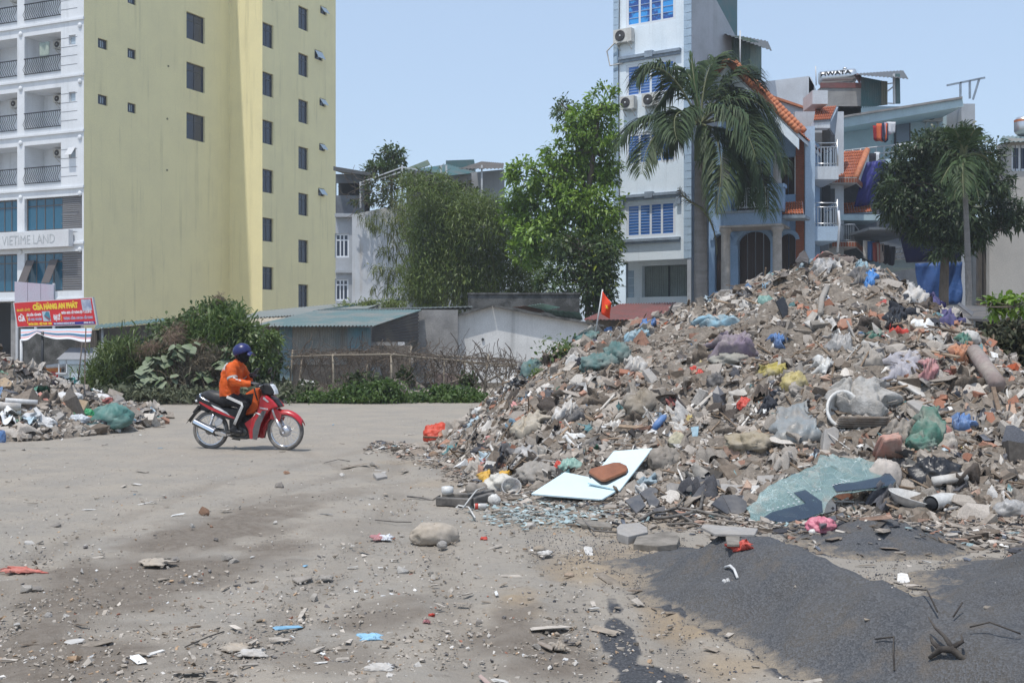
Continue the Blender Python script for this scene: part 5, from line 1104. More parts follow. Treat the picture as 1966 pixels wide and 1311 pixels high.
for px, py, w_, h, c, lab in ((1685, 242, .45, .6, (.28, .02, .03), 'dark red garment on the terrace washing line'), (1693, 238, .5, .7, (.6, .13, .05), 'orange garment on the terrace washing line'), (1699, 237, .3, .75, (.03, .035, .07), 'navy garment on the terrace washing line'), (1704, 236, .3, .5, (.45, .32, .42), 'mauve garment on the terrace washing line'), (1711, 235, .4, .45, (.6, .6, .62), 'white shirt at the end of the terrace washing line'),
                              (1679, 295, .5, .8, (.02, .02, .03), 'black garment over the terrace railing'), (1684, 293, .25, .7, (.6, .62, .64), 'white garment over the terrace railing')):
 cloth('laundry', px, py, 57.2, w_ * 1.1, h * 1.3, mat('cloth_%d' % px, c, .9), lab, 'laundry', 'laundry on the terrace')
for px, c, lab in ((1664, (.45, .42, .38), 'pale jacket hung in the dark lower balcony'), (1672, (.05, .12, .3), 'blue garment hung in the dark lower balcony'), (1682, (.3, .08, .07), 'dull red garment hung in the dark lower balcony'), (1690, (.36, .3, .27), 'beige garment hung in the dark lower balcony'), (1700, (.02, .02, .025), 'black garment hung by the lower balcony rail'), (1712, (.03, .03, .04), 'long dark garment at the end of the lower balcony line')):
 cloth('laundry', px, 462 + (px - 1664) * .25, 50.2, .32, .85, mat('cloth_%d' % px, c, .9), lab, 'laundry', 'laundry on the lower balcony')
B = Bld('stair_tower', 'streaked concrete roof box carrying the steel water tank', 'roof box', P(1612, 215, 60))
M_STRK = mat('streaked_concrete', (.32, .31, .30), .9, col2=(.24, .235, .23), scale=1.5, streak=(.09, .088, .085), streak_amt=1.0)
mb = MB(); mb.bb(X(1576, 60), X(1653, 60), 60, 63, ZZ(240, 60), ZZ(168, 60), M_STRK); B.part(mb, 'wall'); mb = MB(); mb.bb(X(1575, 60), X(1653, 60), 59.95, 60.05, ZZ(170, 60), ZZ(160, 60), M_REDR); B.part(mb, 'red_band')
B = Bld('water_tank', 'stainless steel water tank lying on a rack on the streaked roof box', 'water tank', P(1607, 165, 61))
q0, q1 = P(1574, 152, 60.6), P(1641, 146, 60.4); ax = (q1 - q0).normalized(); rt = .37
mb = MB(); mb.tube([q0 - ax * .06, q0, q0.lerp(q1, .1), q0.lerp(q1, .5), q0.lerp(q1, .9), q1, q1 + ax * .06], [rt * .8, rt * .97, rt, rt, rt, rt * .97, rt * .8], M_STEEL, 20); mb.lathe([(.12, 0), (.12, .1), (.05, .14)], M_STEEL, 10, Matrix.Translation(q0.lerp(q1, .72) + Vector((0, 0, rt - .03)))); B.part(mb, 'tank')
for t in (.03, .2, .4, .6, .8, .97): c0 = q0.lerp(q1, t); mb = MB(); mb.bar(c0 - Vector((0, 0, rt + .3)), c0 - Vector((0, .25, .15)), .06, .06, M_PALE); B.part(mb, 'rack_leg')
ex = ax; ey = Vector((0, .25, 1)).normalized(); en = ex.cross(ey); ey = en.cross(ex); qm = Matrix((ex, ey, en)).transposed().to_4x4()
text_obj('lettering', 'HWATA', .3, M_DARK, B.root, Matrix.Translation(B.inv) @ Matrix.Translation(q0.lerp(q1, .42) + en * (rt + .012) + ey * .05) @ qm, .01, 1.4, .01)
B = Bld('rooftop_store', 'teal sheet roof store with a wide dark canopy on steel posts', 'roof store', P(1690, 210, 60))
mb = MB(); corr(mb, P(1653, 209, 60), P(1704, 202, 60), P(1704, 158, 60), P(1653, 148, 60), 12, M_TEALSH, .03); corr(mb, P(1692, 203, 59.9), P(1704, 201, 59.9), P(1704, 157, 59.9), P(1692, 156, 59.9), 3, mat('ochre_sheet', (.19, .19, .14), .7), .03); B.part(mb, 'wall_sheet')
mb = MB(); corr(mb, P(1640, 144, 59), P(1744, 152, 58), P(1734, 136, 63), P(1645, 142, 64), 14, M_ROOFD, .03); mb.prism([P(1640, 144, 59), P(1652, 163, 59), P(1654, 146, 60), P(1646, 142, 60)], (0, .1, 0), M_REDR); B.part(mb, 'canopy')
for px in (1717, 1724): mb = MB(); mb.bar(P(px, 200, 59), P(px - 1, 143, 59), .1 if px < 1720 else .22, .1, M_PALE if px < 1720 else M_TEALSH); B.part(mb, 'post')
mb = MB(); mb.bar(P(1704, 176, 59.2), P(1717, 166, 59), .06, .06, M_PALE); mb.bar(P(1704, 199, 59.2), P(1718, 200, 59), .06, .06, M_PALE); mb.bar(P(1704, 162, 59.2), P(1718, 160, 59), .05, .05, M_PALE); B.part(mb, 'brace')
B = Bld('roof_frame', 'bare steel frame standing up from the flat roof corner', 'frame', P(1860, 195, 58))
for a, b, c, d in ((1818, 165, 1891, 150), (1844, 190, 1844, 159), (1862, 190, 1862, 156), (1868, 192, 1880, 153)): mb = MB(); mb.bar(P(a, b, 58), P(c, d, 58), .09, .09, M_MOULD); B.part(mb, 'bar')
B = Bld('roof_mast', 'thin lightning mast beside the concrete roof box', 'mast', P(1567, 160, 56)); mb = MB(); mb.tube([P(1567, 165, 56), P(1566, 128, 56)], .03, M_PALE, 6); B.part(mb, 'mast_pole')
def tarp(label, pts, Y, m, n=10):
 a = [P(x, y, Y) for x, y in pts]; mb = MB()
 mb.sheet(lambda u, v: a[0].lerp(a[1], u).lerp(a[3].lerp(a[2], u), v) + Vector((0, .16 * math.sin(u * 8 + v * 3) * math.sin(v * 3.1 + .3) + .05 * math.sin(u * 23 + v * 9), 0)), n * 2, n, m); o = mb.build('tarpaulin', label=label, cat='tarpaulin'); md = o.modifiers.new('t', 'SOLIDIFY'); md.thickness = .015
tarp('indigo tarpaulin hanging below the terrace beside the red tiled gable', [(1664, 312), (1700, 308), (1692, 392), (1640, 398)], 52.5, M_TARPB)
tarp('long dark indigo tarpaulin behind the mango tree', [(1700, 318), (1846, 310), (1846, 500), (1740, 505)], 50.2, mat('dull_indigo_tarpaulin', (.012, .014, .07), .7))
tarp('bright blue tarpaulin hung low beside the slim palm trunk', [(1757, 506), (1848, 503), (1846, 584), (1770, 588)], 48.0, M_TARPL)
# ---- grey house at the edge
YF = 45.0
B = Bld('grey_house', 'grey rendered house with a barred upper window and a steel roof tank', 'house', (X(1930, YF), YF, 0))
mb = MB(); Ff = Face((X(1902, YF), YF, 0), (1, 0)); rw = Ff.rect(1942, 279, 329, 1990)
zq = ZZ(440, YF); facade(mb, Ff, 0, 8, 0, zq, [], M_GREYW); facade(mb, Ff, Ff.u(1936), 8, zq, ZZ(266, YF), [rw], M_GREYW)
mb.prism([Ff.p(0, 0), Ff.p(0, zq), Ff.p(0, zq, -.3), Ff.p(0, 0, -.3)], -Ff.ux * .05, M_GREYW); mb.prism([Ff.p(Ff.u(1936), zq), Ff.p(Ff.u(1936), ZZ(272, YF)), Ff.p(Ff.u(1936), ZZ(272, YF), -.95), Ff.p(Ff.u(1936), zq, -.95)], -Ff.ux * .05, M_GREYW); fbox(mb, Ff, 0, Ff.u(1936), zq - .1, zq, -.95, 0, M_GREYW); fbox(mb, Ff, .3, 8, 0, zq - .1, -.9, -.3, M_GREYW); B.part(mb, 'wall')
w = window(B, Ff, rw, M_WFR, M_GLASSD, 3, 0, .1, .1)
mb = MB(); 
for i in range(9): u_ = rw[0] + .15 + i * .22; mb.tube([Ff.p(u_, rw[2], .0), Ff.p(u_, rw[3], .0)], .015, M_IRON, 4)
B.part(mb, 'window_bars')
mb = MB(); corr(mb, P(1917, 273, YF - .4), P(2060, 273, YF - .4), P(2060, 262, YF + 4), P(1925, 262, YF + 4), 16, M_TEALR, .03); B.part(mb, 'roof')
B = Bld('water_tank', 'upright steel water tank with an orange band on the grey house roof', 'water tank', P(1963, 262, 47)); mb = MB(); mb.lathe([(.2, 0), (.34, .12), (.38, .2), (.38, .62), (.3, .75), (.1, .8)], M_STEEL, 18, Matrix.Translation(P(1966, 262, 47))); B.part(mb, 'tank'); mb = MB(); mb.lathe([(.385, .56), (.385, .66)], M_RIDGE, 18, Matrix.Translation(P(1966, 262, 47)), caps=False); B.part(mb, 'band')
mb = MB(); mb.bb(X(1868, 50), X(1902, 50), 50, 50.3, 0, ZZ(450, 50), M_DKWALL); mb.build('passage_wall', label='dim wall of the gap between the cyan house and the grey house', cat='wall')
for px, w_ in ((1882, .08), (1897, .16)): mb = MB(); mb.bb(X(px, 46) - w_, X(px, 46) + w_, 46, 46.2, 0, ZZ(460 if px < 1890 else 440, 46), M_DKSH); mb.build('post', label='slim dark post in the gap beside the grey house' if px < 1890 else 'thick dark post against the grey house corner', cat='post')
# ---- grey and white workshop building in the middle distance
YG = 62.0
B = Bld('workshop_building', 'grey and white building behind the bamboo with sheet canopies on its roof', 'building', (X(730, YG), YG, 0))
mb = MB(); Fg2 = Face((X(640, YG), YG + .8, 0), (1, .0)); 
mb.prism([P(676, 700, YG), P(785, 700, YG), P(785, 402, YG), P(772, 392, YG), P(676, 413, YG)], (0, .3, 0), mat('streaked_white', (.55, .57, .60), .85, col2=(.46, .48, .5), scale=.7, streak=(.30, .22, .13), streak_amt=1.0)); mb.prism([P(785, 700, YG), P(785, 402, YG), P(812, 405, YG + 7), P(812, 700, YG + 7)], (.05, 0, 0), M_SIDEW); B.part(mb, 'white_wall')
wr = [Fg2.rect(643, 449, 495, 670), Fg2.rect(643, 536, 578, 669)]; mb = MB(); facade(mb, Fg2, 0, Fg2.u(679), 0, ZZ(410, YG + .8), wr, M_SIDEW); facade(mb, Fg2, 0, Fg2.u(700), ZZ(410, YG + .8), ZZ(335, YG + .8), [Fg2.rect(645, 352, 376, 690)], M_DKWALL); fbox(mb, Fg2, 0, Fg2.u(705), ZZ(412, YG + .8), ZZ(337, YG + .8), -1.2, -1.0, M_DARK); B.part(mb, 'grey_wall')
for r_ in wr: window(B, Fg2, r_, M_WFR, M_GLASSD, 3, .27, .09, .08)
mb = MB(); fbox(mb, Fg2, 0, Fg2.u(679), ZZ(523, YG), ZZ(518, YG), 0, .2, M_SIDEW); fbox(mb, Fg2, 0, Fg2.u(700), ZZ(415, YG), ZZ(409, YG), 0, .3, M_SIDEW); B.part(mb, 'ledge')
mb = MB(); mb.prism([P(640, 320, YG), P(712, 332, YG), P(712, 338, YG), P(640, 328, YG)], (0, 6, .6), M_ROOFD); B.part(mb, 'left_roof')
mb = MB(); mb.prism([P(860, 690, 64), P(968, 690, 64), P(968, 326, 64), P(925, 330, 64), P(860, 336, 64)], (0, 4, 0), M_SIDEW); mb.bb(X(780, 66), X(905, 66), 66, 66.3, 0, ZZ(328, 66), M_DKWALL); B.part(mb, 'roof_room')
for q, m in (([(800, 326), (858, 316), (918, 332), (862, 338)], M_TEALSH), ([(880, 325), (925, 311), (968, 314), (966, 324)], M_DKSH), ([(778, 325), (821, 308), (826, 317), (790, 330)], M_GRSH)):
 mb = MB(); corr(mb, P(*q[0], 61), P(*q[3], 61), P(*q[2], 65), P(*q[1], 65), 12, m, .03); B.part(mb, 'canopy_sheet')
mb = MB(); mb.prism([P(856, 309, 66), P(910, 307, 66), P(910, 322, 66), P(856, 322, 66)], (0, 3, 0), M_TEALSH); B.part(mb, 'roof_shed')
for px in (772, 847, 857, 925, 692): mb = MB(); mb.bar(P(px, 400, 61.2), P(px, 318 if px != 692 else 350, 61.2), .09, .09, M_PALE); B.part(mb, 'canopy_post')
for q in (((690, 352), (772, 322)), ((772, 322), (800, 326)), ((690, 358), (772, 330))): mb = MB(); mb.bar(P(*q[0], 61.2), P(*q[1], 61.2), .06, .06, M_PALE); B.part(mb, 'pergola_rail')
def haze(density):
 m = bpy.data.materials.new('haze_air'); m.use_nodes = True; t = m.node_tree; t.nodes.clear(); o = t.nodes.new('ShaderNodeOutputMaterial'); v = t.nodes.new('ShaderNodeVolumePrincipled'); v.inputs['Color'].default_value = (.93, .965, 1, 1); v.inputs['Density'].default_value = density; v.inputs['Anisotropy'].default_value = .3; t.links.new(v.outputs[0], o.inputs['Volume'])
 mb = MB(); mb.bb(-900, 900, -90, 1700, -1.2, 39, m); mb.build('haze', kind='stuff')
haze(.0009)
# == TREES, BUSHES, GRASS
M_LEAF = leaf_mat('leaf', .42, .32, .35); M_LEAFD = leaf_mat('dull_leaf', .6, .2, .25)
M_BARK = mat('bark', (.15, .12, .095), .95, col2=(.09, .075, .06), scale=5, stretch=(1, 1, .25), bmp=.6, bscale=18)
M_PALMT = mat('palm_trunk', (.21, .20, .19), .9, col2=(.17, .16, .15), scale=3, stretch=(.3, .3, 2), bmp=.4)
def unit(v): return v / np.maximum(np.linalg.norm(v, axis=1, keepdims=True), 1e-9)
def leaf_arr(c, L, aspect, d, n, bend=.25):
 """leaves: base c, length L, direction d, face normal about n -> 6 corners, 4 triangles, slightly folded and drooping"""
 d = unit(d); n = unit(n - d * (n * d).sum(1, keepdims=True)); s = np.cross(d, n); L = L[:, None]; w_ = L * aspect * .5
 dn = np.array([0, 0, -1.0])[None]
 mid = c + d * L * .45 + n * L * .03
 v = np.stack([c, mid + s * w_ - n * w_ * .3, mid - s * w_ - n * w_ * .3, c + d * L * .78 + s * w_ * .6 + dn * L * bend * .35, c + d * L * .78 - s * w_ * .6 + dn * L * bend * .35, c + d * L + dn * L * bend], 1)
 return v
_LF = np.array([(0, 1, 2), (1, 3, 2), (2, 3, 4), (3, 5, 4)])
def leaf_mesh(name, v, col, m):
 n = len(v); f = (_LF[None] + (np.arange(n) * 6)[:, None, None]).reshape(-1, 3)
 return np_mesh(name, v.reshape(-1, 3), f, m, np.repeat(col, 6, 0), smooth=False)
def leaf_cols(n, a, b, var=.16, odd=None, podd=.04):
 t = rng.uniform(0, 1, (n, 1)); c = np.array(a) * (1 - t) + np.array(b) * t; c = c * np.exp(rng.normal(0, var, (n, 1)))
 if odd is not None: k = rng.uniform(0, 1, n) < podd; c[k] = np.array(odd) * np.exp(rng.normal(0, .2, (k.sum(), 1)))
 return np.clip(c, 0, .7)
def blobs(spots, Y, deep=.9, jit=.5):
 """ellipses given where they show in the photo -> 3-D ellipsoids around depth Y"""
 out = []
 for s_ in spots:
  px, py, rx, ry = s_[:4]; wt = s_[4] if len(s_) > 4 else 1.0; y = Y + rng.uniform(-jit, jit) + (s_[5] if len(s_) > 5 else 0); k = y / FPX
  p = P(px, py, y); out.append((np.array(p), np.array([rx * k, (rx + ry) / 2 * k * deep, ry * k]), wt * rx * ry))
 return out
def crown(B, name, spots, Y, n, L, aspect, ca, cb, m, deep=.9, droop=.3, out=.7, hang=.0, clump=26, csize=.16, odd=None, var=.16, jit=.6, kind=None, lmin=0.05):
 bl = blobs(spots, Y, deep, jit); wts = np.array([b[2] for b in bl]); nc = max(4, n // clump)
 i = rng.choice(len(bl), nc, p=wts / wts.sum()); C0 = np.array([b[0] for b in bl])[i]; Rr = np.array([b[1] for b in bl])[i]
 dirs = unit(rng.normal(0, 1, (nc, 3))); rad = rng.uniform(0, 1, (nc, 1)) ** .28 * 1.03
 cc = C0 + dirs * rad * Rr
 k = rng.integers(0, nc, n); size = csize * np.mean(Rr, 1)[k][:, None]
 base = cc[k] + rng.normal(0, 1, (n, 3)) * np.maximum(size, lmin) * np.array([1, 1, .8])
 d = unit(dirs[k] * out + rng.normal(0, .7, (n, 3)) + np.array([0, 0, -hang])); nn = np.array([0, 0, 1.0]) + rng.normal(0, .45, (n, 3)) + dirs[k] * .4
 LL = L * np.exp(rng.normal(0, .22, n)); keep = base[:, 2] > .03
 tw = np.exp(rng.normal(0, .13, (nc, 1)))[k]
 col = leaf_cols(n, ca, cb, var, odd) * tw
 me = leaf_mesh(name, leaf_arr(base[keep], LL[keep], aspect, d[keep], nn[keep], droop), col[keep], m)
 o = link(name, me, B.root); me.transform(Matrix.Translation(B.inv)); 
 if kind: o['kind'] = kind
 return cc
def limbs(B, trunk, cc, n, r0, m=None, name='trunk', r1=.4, tw=.012):
 """tapered trunk (world points) and limbs from it to n of the twig centres"""
 m = m or M_BARK; mb = MB(); k = len(trunk); trunk = [Vector(p) for p in trunk]
 mb.tube(trunk, [r0 * (1 - (1 - r1) * i / (k - 1)) for i in range(k)], m, 9)
 for i in rng.choice(len(cc), min(n, len(cc)), replace=False):
  e = Vector(cc[i]); s_ = min(trunk[max(1, k // 3):], key=lambda p: (p - e).length + max(0, p.z - e.z) * 1.5)
  mid = s_.lerp(e, .5) + Vector((random.gauss(0, .15), random.gauss(0, .15), abs((e - s_).length) * .08)); mb.tube([s_, mid, e], [r0 * .34, r0 * .2, tw], m, 5, False)
 return B.part(mb, name)
# ---- bright broad-leaved tree beside the blue house
B = Bld('broadleaf_tree', 'bright green broad-leaved tree rising against the side of the blue house', 'tree', (X(1140, 50), 50, 0))
sp = [(1160, 190, 26, 32, .9), (1120, 222, 34, 26), (1100, 262, 34, 30), (1145, 250, 38, 40), (1085, 300, 40, 28), (1125, 315, 48, 40), (1160, 320, 30, 50), (1060, 345, 40, 30), (1010, 335, 36, 26), (985, 330, 22, 18), (1000, 385, 34, 26), (1045, 400, 46, 34), (985, 420, 28, 26), (1095, 385, 46, 40), (1145, 400, 44, 46), (1030, 450, 46, 32), (1085, 450, 50, 40), (1150, 470, 36, 60), (1010, 485, 36, 26)]
cc = crown(B, 'crown', sp, 50, 19000, .24, .38, (.115, .205, .032), (.22, .32, .065), M_LEAF, deep=.8, droop=.35, csize=.2, clump=30)
limbs(B, [(X(1150, 50), 50, 0), P(1150, 560, 50), P(1140, 470, 50.2), P(1128, 380, 50), P(1140, 290, 50), P(1150, 210, 50)], cc, 60, .22)
B = Bld('sapling_top', 'feathery dark-leaved branch top sticking out of the bright tree', 'tree', (X(1090, 51), 51, 0))
cc = crown(B, 'crown', [(1085, 208, 26, 16), (1105, 235, 20, 18), (1075, 215, 14, 8)], 51, 700, .22, .3, (.06, .10, .035), (.09, .13, .05), M_LEAF, csize=.3, clump=14)
limbs(B, [(X(1130, 51), 51, 0), P(1125, 400, 51), P(1108, 290, 51), P(1095, 215, 51)], cc, 18, .1)
# ---- darker compound-leaved tree below it
B = Bld('compound_leaf_tree', 'dark green feathery tree under the bright one, left of the blue house', 'tree', (X(1120, 48), 48, 0))
cc = crown(B, 'crown', [(1090, 510, 52, 40), (1140, 530, 44, 50), (1060, 555, 40, 26), (1120, 475, 46, 34), (1160, 490, 22, 60), (1145, 575, 34, 30), (1080, 470, 34, 24)], 48, 6500, .2, .42, (.05, .085, .03), (.085, .125, .045), M_LEAF, csize=.22, odd=(.22, .26, .04), clump=24)
limbs(B, [(X(1150, 48), 48, 0), P(1148, 610, 48), P(1130, 540, 48), P(1110, 480, 48)], cc, 45, .12)
# ---- bamboo
B = Bld('bamboo_clump', 'dense feathery bamboo clump in front of the grey and white building', 'bamboo', (X(890, 53), 53, 0))
sp = [(870, 440, 80, 60), (930, 430, 66, 50), (985, 470, 50, 60), (830, 470, 46, 60), (880, 520, 90, 60), (950, 530, 90, 50), (820, 550, 40, 40), (1010, 540, 40, 40), (905, 400, 60, 28), (850, 405, 46, 28), (805, 372, 40, 26, .8), (845, 350, 34, 20, .8), (790, 345, 26, 14, .7), (800, 420, 30, 30, .7), (775, 560, 30, 24, .7), (790, 520, 26, 26, .6)]
cc = crown(B, 'foliage', sp, 53, 56000, .19, .19, (.09, .13, .035), (.16, .205, .06), M_LEAF, deep=.7, droop=.3, out=.7, hang=.12, csize=.24, clump=26, jit=1.4)
mb = MB()
for i in range(46):
 px = rng.uniform(830, 1000); p = P(px, 690, 53 + rng.uniform(-1, 1)); p.z = 0; e = Vector(cc[rng.integers(len(cc))]); h = e.z * .75
 mb.tube([p, Vector((p.x * .95 + e.x * .05, p.y, h * .5)), Vector((p.x * .7 + e.x * .3, p.y, h)), e], [.05, .045, .03, .008], mat('bamboo_culm', (.14, .15, .06), .6), 5, False)
B.part(mb, 'culm', kind='stuff')
B = Bld('bamboo_spray', 'thin arching bamboo sprays over the streaked white wall', 'bamboo', (X(760, 55), 55, 0))
cc = crown(B, 'foliage', [(735, 428, 34, 16, 1), (705, 412, 18, 12, .6), (765, 440, 30, 30, 1), (745, 475, 26, 18, .5), (735, 520, 26, 14, .8), (760, 540, 28, 24, 1), (728, 550, 16, 12, .5), (760, 500, 24, 24, .5), (780, 400, 26, 30, 1)], 55, 1700, .3, .13, (.08, .105, .03), (.14, .16, .05), M_LEAF, droop=.6, out=.4, hang=.5, csize=.24, clump=16)
mb = MB(); 
for i in range(30): e = Vector(cc[i]); s_ = P(800, 560, 55); mb.tube([s_, s_.lerp(e, .5) + Vector((0, 0, 1.0)), e], [.02, .014, .005], MATS['bamboo_culm'], 4, False)
B.part(mb, 'culm', kind='stuff')
# ---- tree and dry creeper on the roof terrace of the grey building
B = Bld('roof_terrace_tree', 'small leafy tree growing on the roof terrace of the workshop building', 'tree', P(748, 400, 63))
cc = crown(B, 'crown', [(758, 292, 20, 12), (742, 308, 26, 12), (720, 322, 22, 8), (765, 318, 16, 14), (750, 330, 22, 10)], 63, 1300, .3, .34, (.055, .09, .035), (.09, .125, .045), M_LEAF, csize=.3, clump=16)
limbs(B, [P(752, 410, 63), P(752, 350, 63), P(755, 295, 63)], cc, 24, .09)
B = Bld('roof_creeper', 'tangle of dry and green creepers on the pergola of the workshop roof', 'creeper', P(740, 395, 61))
cc = crown(B, 'foliage', [(735, 355, 40, 16, .6), (800, 345, 40, 16), (850, 365, 40, 18), (890, 370, 30, 14, .7), (745, 385, 34, 10, .7), (700, 385, 24, 10, .5)], 61, 3200, .22, .4, (.05, .075, .03), (.09, .11, .04), M_LEAFD, csize=.24, odd=(.13, .10, .07), clump=12)
mb = MB()
for i in range(110):
 p = P(rng.uniform(680, 880), rng.uniform(345, 400), 60.8); pts = [p]; d = Vector((random.gauss(0, 1), random.gauss(0, .4), random.gauss(0, .5)))
 for _ in range(4): d = (d + Vector((random.gauss(0, .5), random.gauss(0, .3), random.gauss(0, .5)))).normalized(); pts.append(pts[-1] + d * random.uniform(.2, .5))
 mb.tube(pts, .012, M_VINE, 3, False)
B.part(mb, 'dead_vine', kind='stuff')
B = Bld('roof_tuft', 'bright bamboo tuft spilling over the long shed roof edge', 'plant', P(690, 600, 47)); crown(B, 'foliage', [(690, 586, 26, 8), (725, 588, 36, 6), (660, 596, 16, 5), (755, 588, 20, 6)], 47, 1500, .26, .14, (.10, .14, .03), (.17, .2, .06), M_LEAF, droop=.5, csize=.3)
# ---- mango tree on the right
B = Bld('mango_tree', 'large dense dark mango tree spreading in front of the cyan house', 'tree', (X(1812, 42), 42, 0))
sp = [(1790, 275, 40, 26), (1830, 265, 36, 22), (1750, 305, 46, 30), (1810, 310, 56, 34), (1880, 300, 40, 36), (1720, 345, 36, 30), (1770, 360, 60, 40), (1850, 350, 60, 44), (1910, 350, 30, 34, .6), (1715, 390, 34, 26), (1760, 405, 54, 34), (1830, 410, 60, 40), (1890, 400, 46, 36), (1935, 405, 34, 24, .8), (1955, 425, 20, 20, .7), (1910, 430, 30, 18, .7), (1790, 440, 50, 24), (1850, 450, 50, 26), (1820, 478, 40, 20, .7), (1700, 355, 22, 16, .6)]
cc = crown(B, 'crown', sp, 42, 24000, .24, .27, (.034, .056, .026), (.066, .092, .040), M_LEAF, deep=.85, droop=.35, hang=.05, csize=.22, clump=28)
limbs(B, [(X(1812, 42), 42, 0), P(1812, 560, 42), P(1815, 470, 42), P(1818, 380, 42), P(1815, 310, 42)], cc, 60, .2)
# ---- palms
def frond(mb_r, pts, nl, L, w_, drop, cols, up=Vector((0, 0, 1)), spread=.9):
 """rachis through pts; returns leaflet vertices (n,6,3)"""
 P_ = [Vector(p) for p in pts]; out = []
 def at(t):
  k = len(P_) - 1; q = list(P_)
  while len(q) > 1: q = [a.lerp(b, t) for a, b in zip(q, q[1:])]
  return q[0]
 n_ = 14; ln = [at(i / n_) for i in range(n_ + 1)]
 mb_r.tube(ln, [.05 * (1 - .88 * i / n_) + .004 for i in range(n_ + 1)], M_RACH, 5, False)
 c = []; d = []; nn = []; LL = []
 for i in range(nl):
  t = .1 + .9 * (i + .5) / nl; p = at(t); tg = (at(min(1, t + .02)) - at(max(0, t - .02))).normalized(); sd = tg.cross(up)
  sd = sd.normalized() if sd.length > .15 else tg.cross(Vector((1, 0, 0))).normalized(); un = sd.cross(tg)
  for s_ in (-1, 1):
   dd = (sd * s_ * spread + tg * (.55 + .5 * t) + un * random.gauss(.18, .16)).normalized() + Vector((random.gauss(0, .07), random.gauss(0, .07), random.gauss(0, .07)))
   c.append(p); d.append(dd); nn.append(un + sd * s_ * .2); LL.append(L * (math.sin(math.pi * (t * .82 + .16)) ** .6) * random.uniform(.85, 1.1))
 return leaf_arr(np.array([tuple(x) for x in c]), np.array(LL), w_, np.array([tuple(x) for x in d]), np.array([tuple(x) for x in nn]), drop)
M_RACH = mat('palm_rachis', (.12, .13, .06), .6)
YP = 46.5
B = Bld('royal_palm', 'tall royal palm with drooping dark fronds between the blue house and the villa', 'palm tree', (X(1350, YP), YP, 0))
mb = MB(); mb.tube([(X(1347, YP), YP, 0), (X(1346, YP), YP, 2), (X(1345, YP), YP, 4.2), P(1345, 430, YP), P(1344, 330, YP), P(1344, 300, YP)], [.33, .29, .27, .26, .22, .19], M_PALMT, 16)
z = .3
while z < 7: mb.lathe([(.325 - .012 * z, -.02), (.338 - .012 * z, 0), (.325 - .012 * z, .02)], M_PALMT, 16, Matrix.Translation((X(1346, YP), YP, z)), caps=False); z += .32
B.part(mb, 'trunk'); mb = MB(); mb.tube([P(1344, 310, YP), P(1343, 270, YP), P(1344, 235, YP)], [.24, .21, .10], mat('crownshaft', (.09, .13, .06), .5), 12); B.part(mb, 'crownshaft')
c0 = P(1345, 240, YP)
FR = [([(1290, 120), (1240, 130), (1222, 160)], -.8), ([(1280, 215), (1210, 235), (1178, 288)], -1.2), ([(1285, 235), (1240, 260), (1232, 335)], -2.4), ([(1350, 130), (1380, 110), (1398, 128)], 1.0), ([(1390, 135), (1440, 130), (1462, 178)], .6),
      ([(1410, 170), (1470, 190), (1500, 270)], -.6), ([(1420, 215), (1490, 250), (1508, 335)], -1.5), ([(1400, 250), (1470, 300), (1475, 420)], -2.2), ([(1370, 240), (1400, 300), (1372, 415)], -2.6), ([(1420, 200), (1450, 220), (1462, 330)], -2.8), ([(1330, 110), (1300, 150), (1255, 215)], 1.8), ([(1320, 220), (1290, 240), (1270, 300)], 2.0), ([(1400, 150), (1430, 170), (1440, 260)], 2.6), ([(1395, 270), (1440, 330), (1432, 392)], -1.0), ([(1380, 190), (1430, 230), (1450, 300)], -3.0), ([(1310, 200), (1285, 225), (1300, 270)], -3.0)]
for pts, dy in FR:
 k = len(pts); q = [c0] + [P(a, b, YP + dy * (i + 1) / k) for i, (a, b) in enumerate(pts)]
 q[1] = c0 + (q[1] - c0) * 1.25; mb = MB(); v = frond(mb, q, 110, 1.25, .085, .5, None); n = len(v)
 fr = B.part(mb, 'frond'); me = leaf_mesh('leaflets', v, leaf_cols(n, (.034, .060, .024), (.064, .092, .038), .15), M_LEAFP if 'M_LEAFP' in globals() else leaf_mat('palm_leaf', .55, .2, .22)); me.transform(Matrix.Translation(B.inv)); o = link('leaflets', me, fr); o['kind'] = 'stuff'
mb = MB(); mb.tube([c0, P(1336, 180, YP), P(1327, 112, YP)], [.06, .03, .01], M_RACH, 6); v = frond(mb, [c0, P(1336, 180, YP), P(1327, 104, YP)], 30, .9, .09, -.1, None, Vector((0, 1, 0)), .1); fr = B.part(mb, 'spear_leaf'); me = leaf_mesh('leaflets', v, leaf_cols(len(v), (.06, .11, .04), (.08, .13, .05), .1), MATS['palm_leaf']); me.transform(Matrix.Translation(B.inv)); link('leaflets', me, fr)['kind'] = 'stuff'
for a, b, c, d in ((1352, 430, 1376, 490), (1340, 380, 1305, 360)):
 mb = MB(); v = frond(mb, [P(1346, a if a > 1400 else 400, YP - .4), P(c, b, YP - .6), P(c, d, YP - .6)], 30, .5, .08, .5, None); fr = B.part(mb, 'dead_frond'); me = leaf_mesh('leaflets', v, leaf_cols(len(v), (.10, .085, .065), (.13, .11, .08), .15), M_DLEAF); me.transform(Matrix.Translation(B.inv)); link('leaflets', me, fr)['kind'] = 'stuff'
YQ2 = 37.0
B = Bld('areca_palm', 'slim pale-trunked areca palm standing before the mango tree', 'palm tree', (X(1862, YQ2), YQ2, 0))
mb = MB(); mb.tube([(X(1862, YQ2), YQ2, 0), P(1860, 560, YQ2), P(1857, 460, YQ2), P(1853, 370, YQ2), P(1851, 345, YQ2)], [.125, .105, .09, .075, .07], M_PALMT, 12)
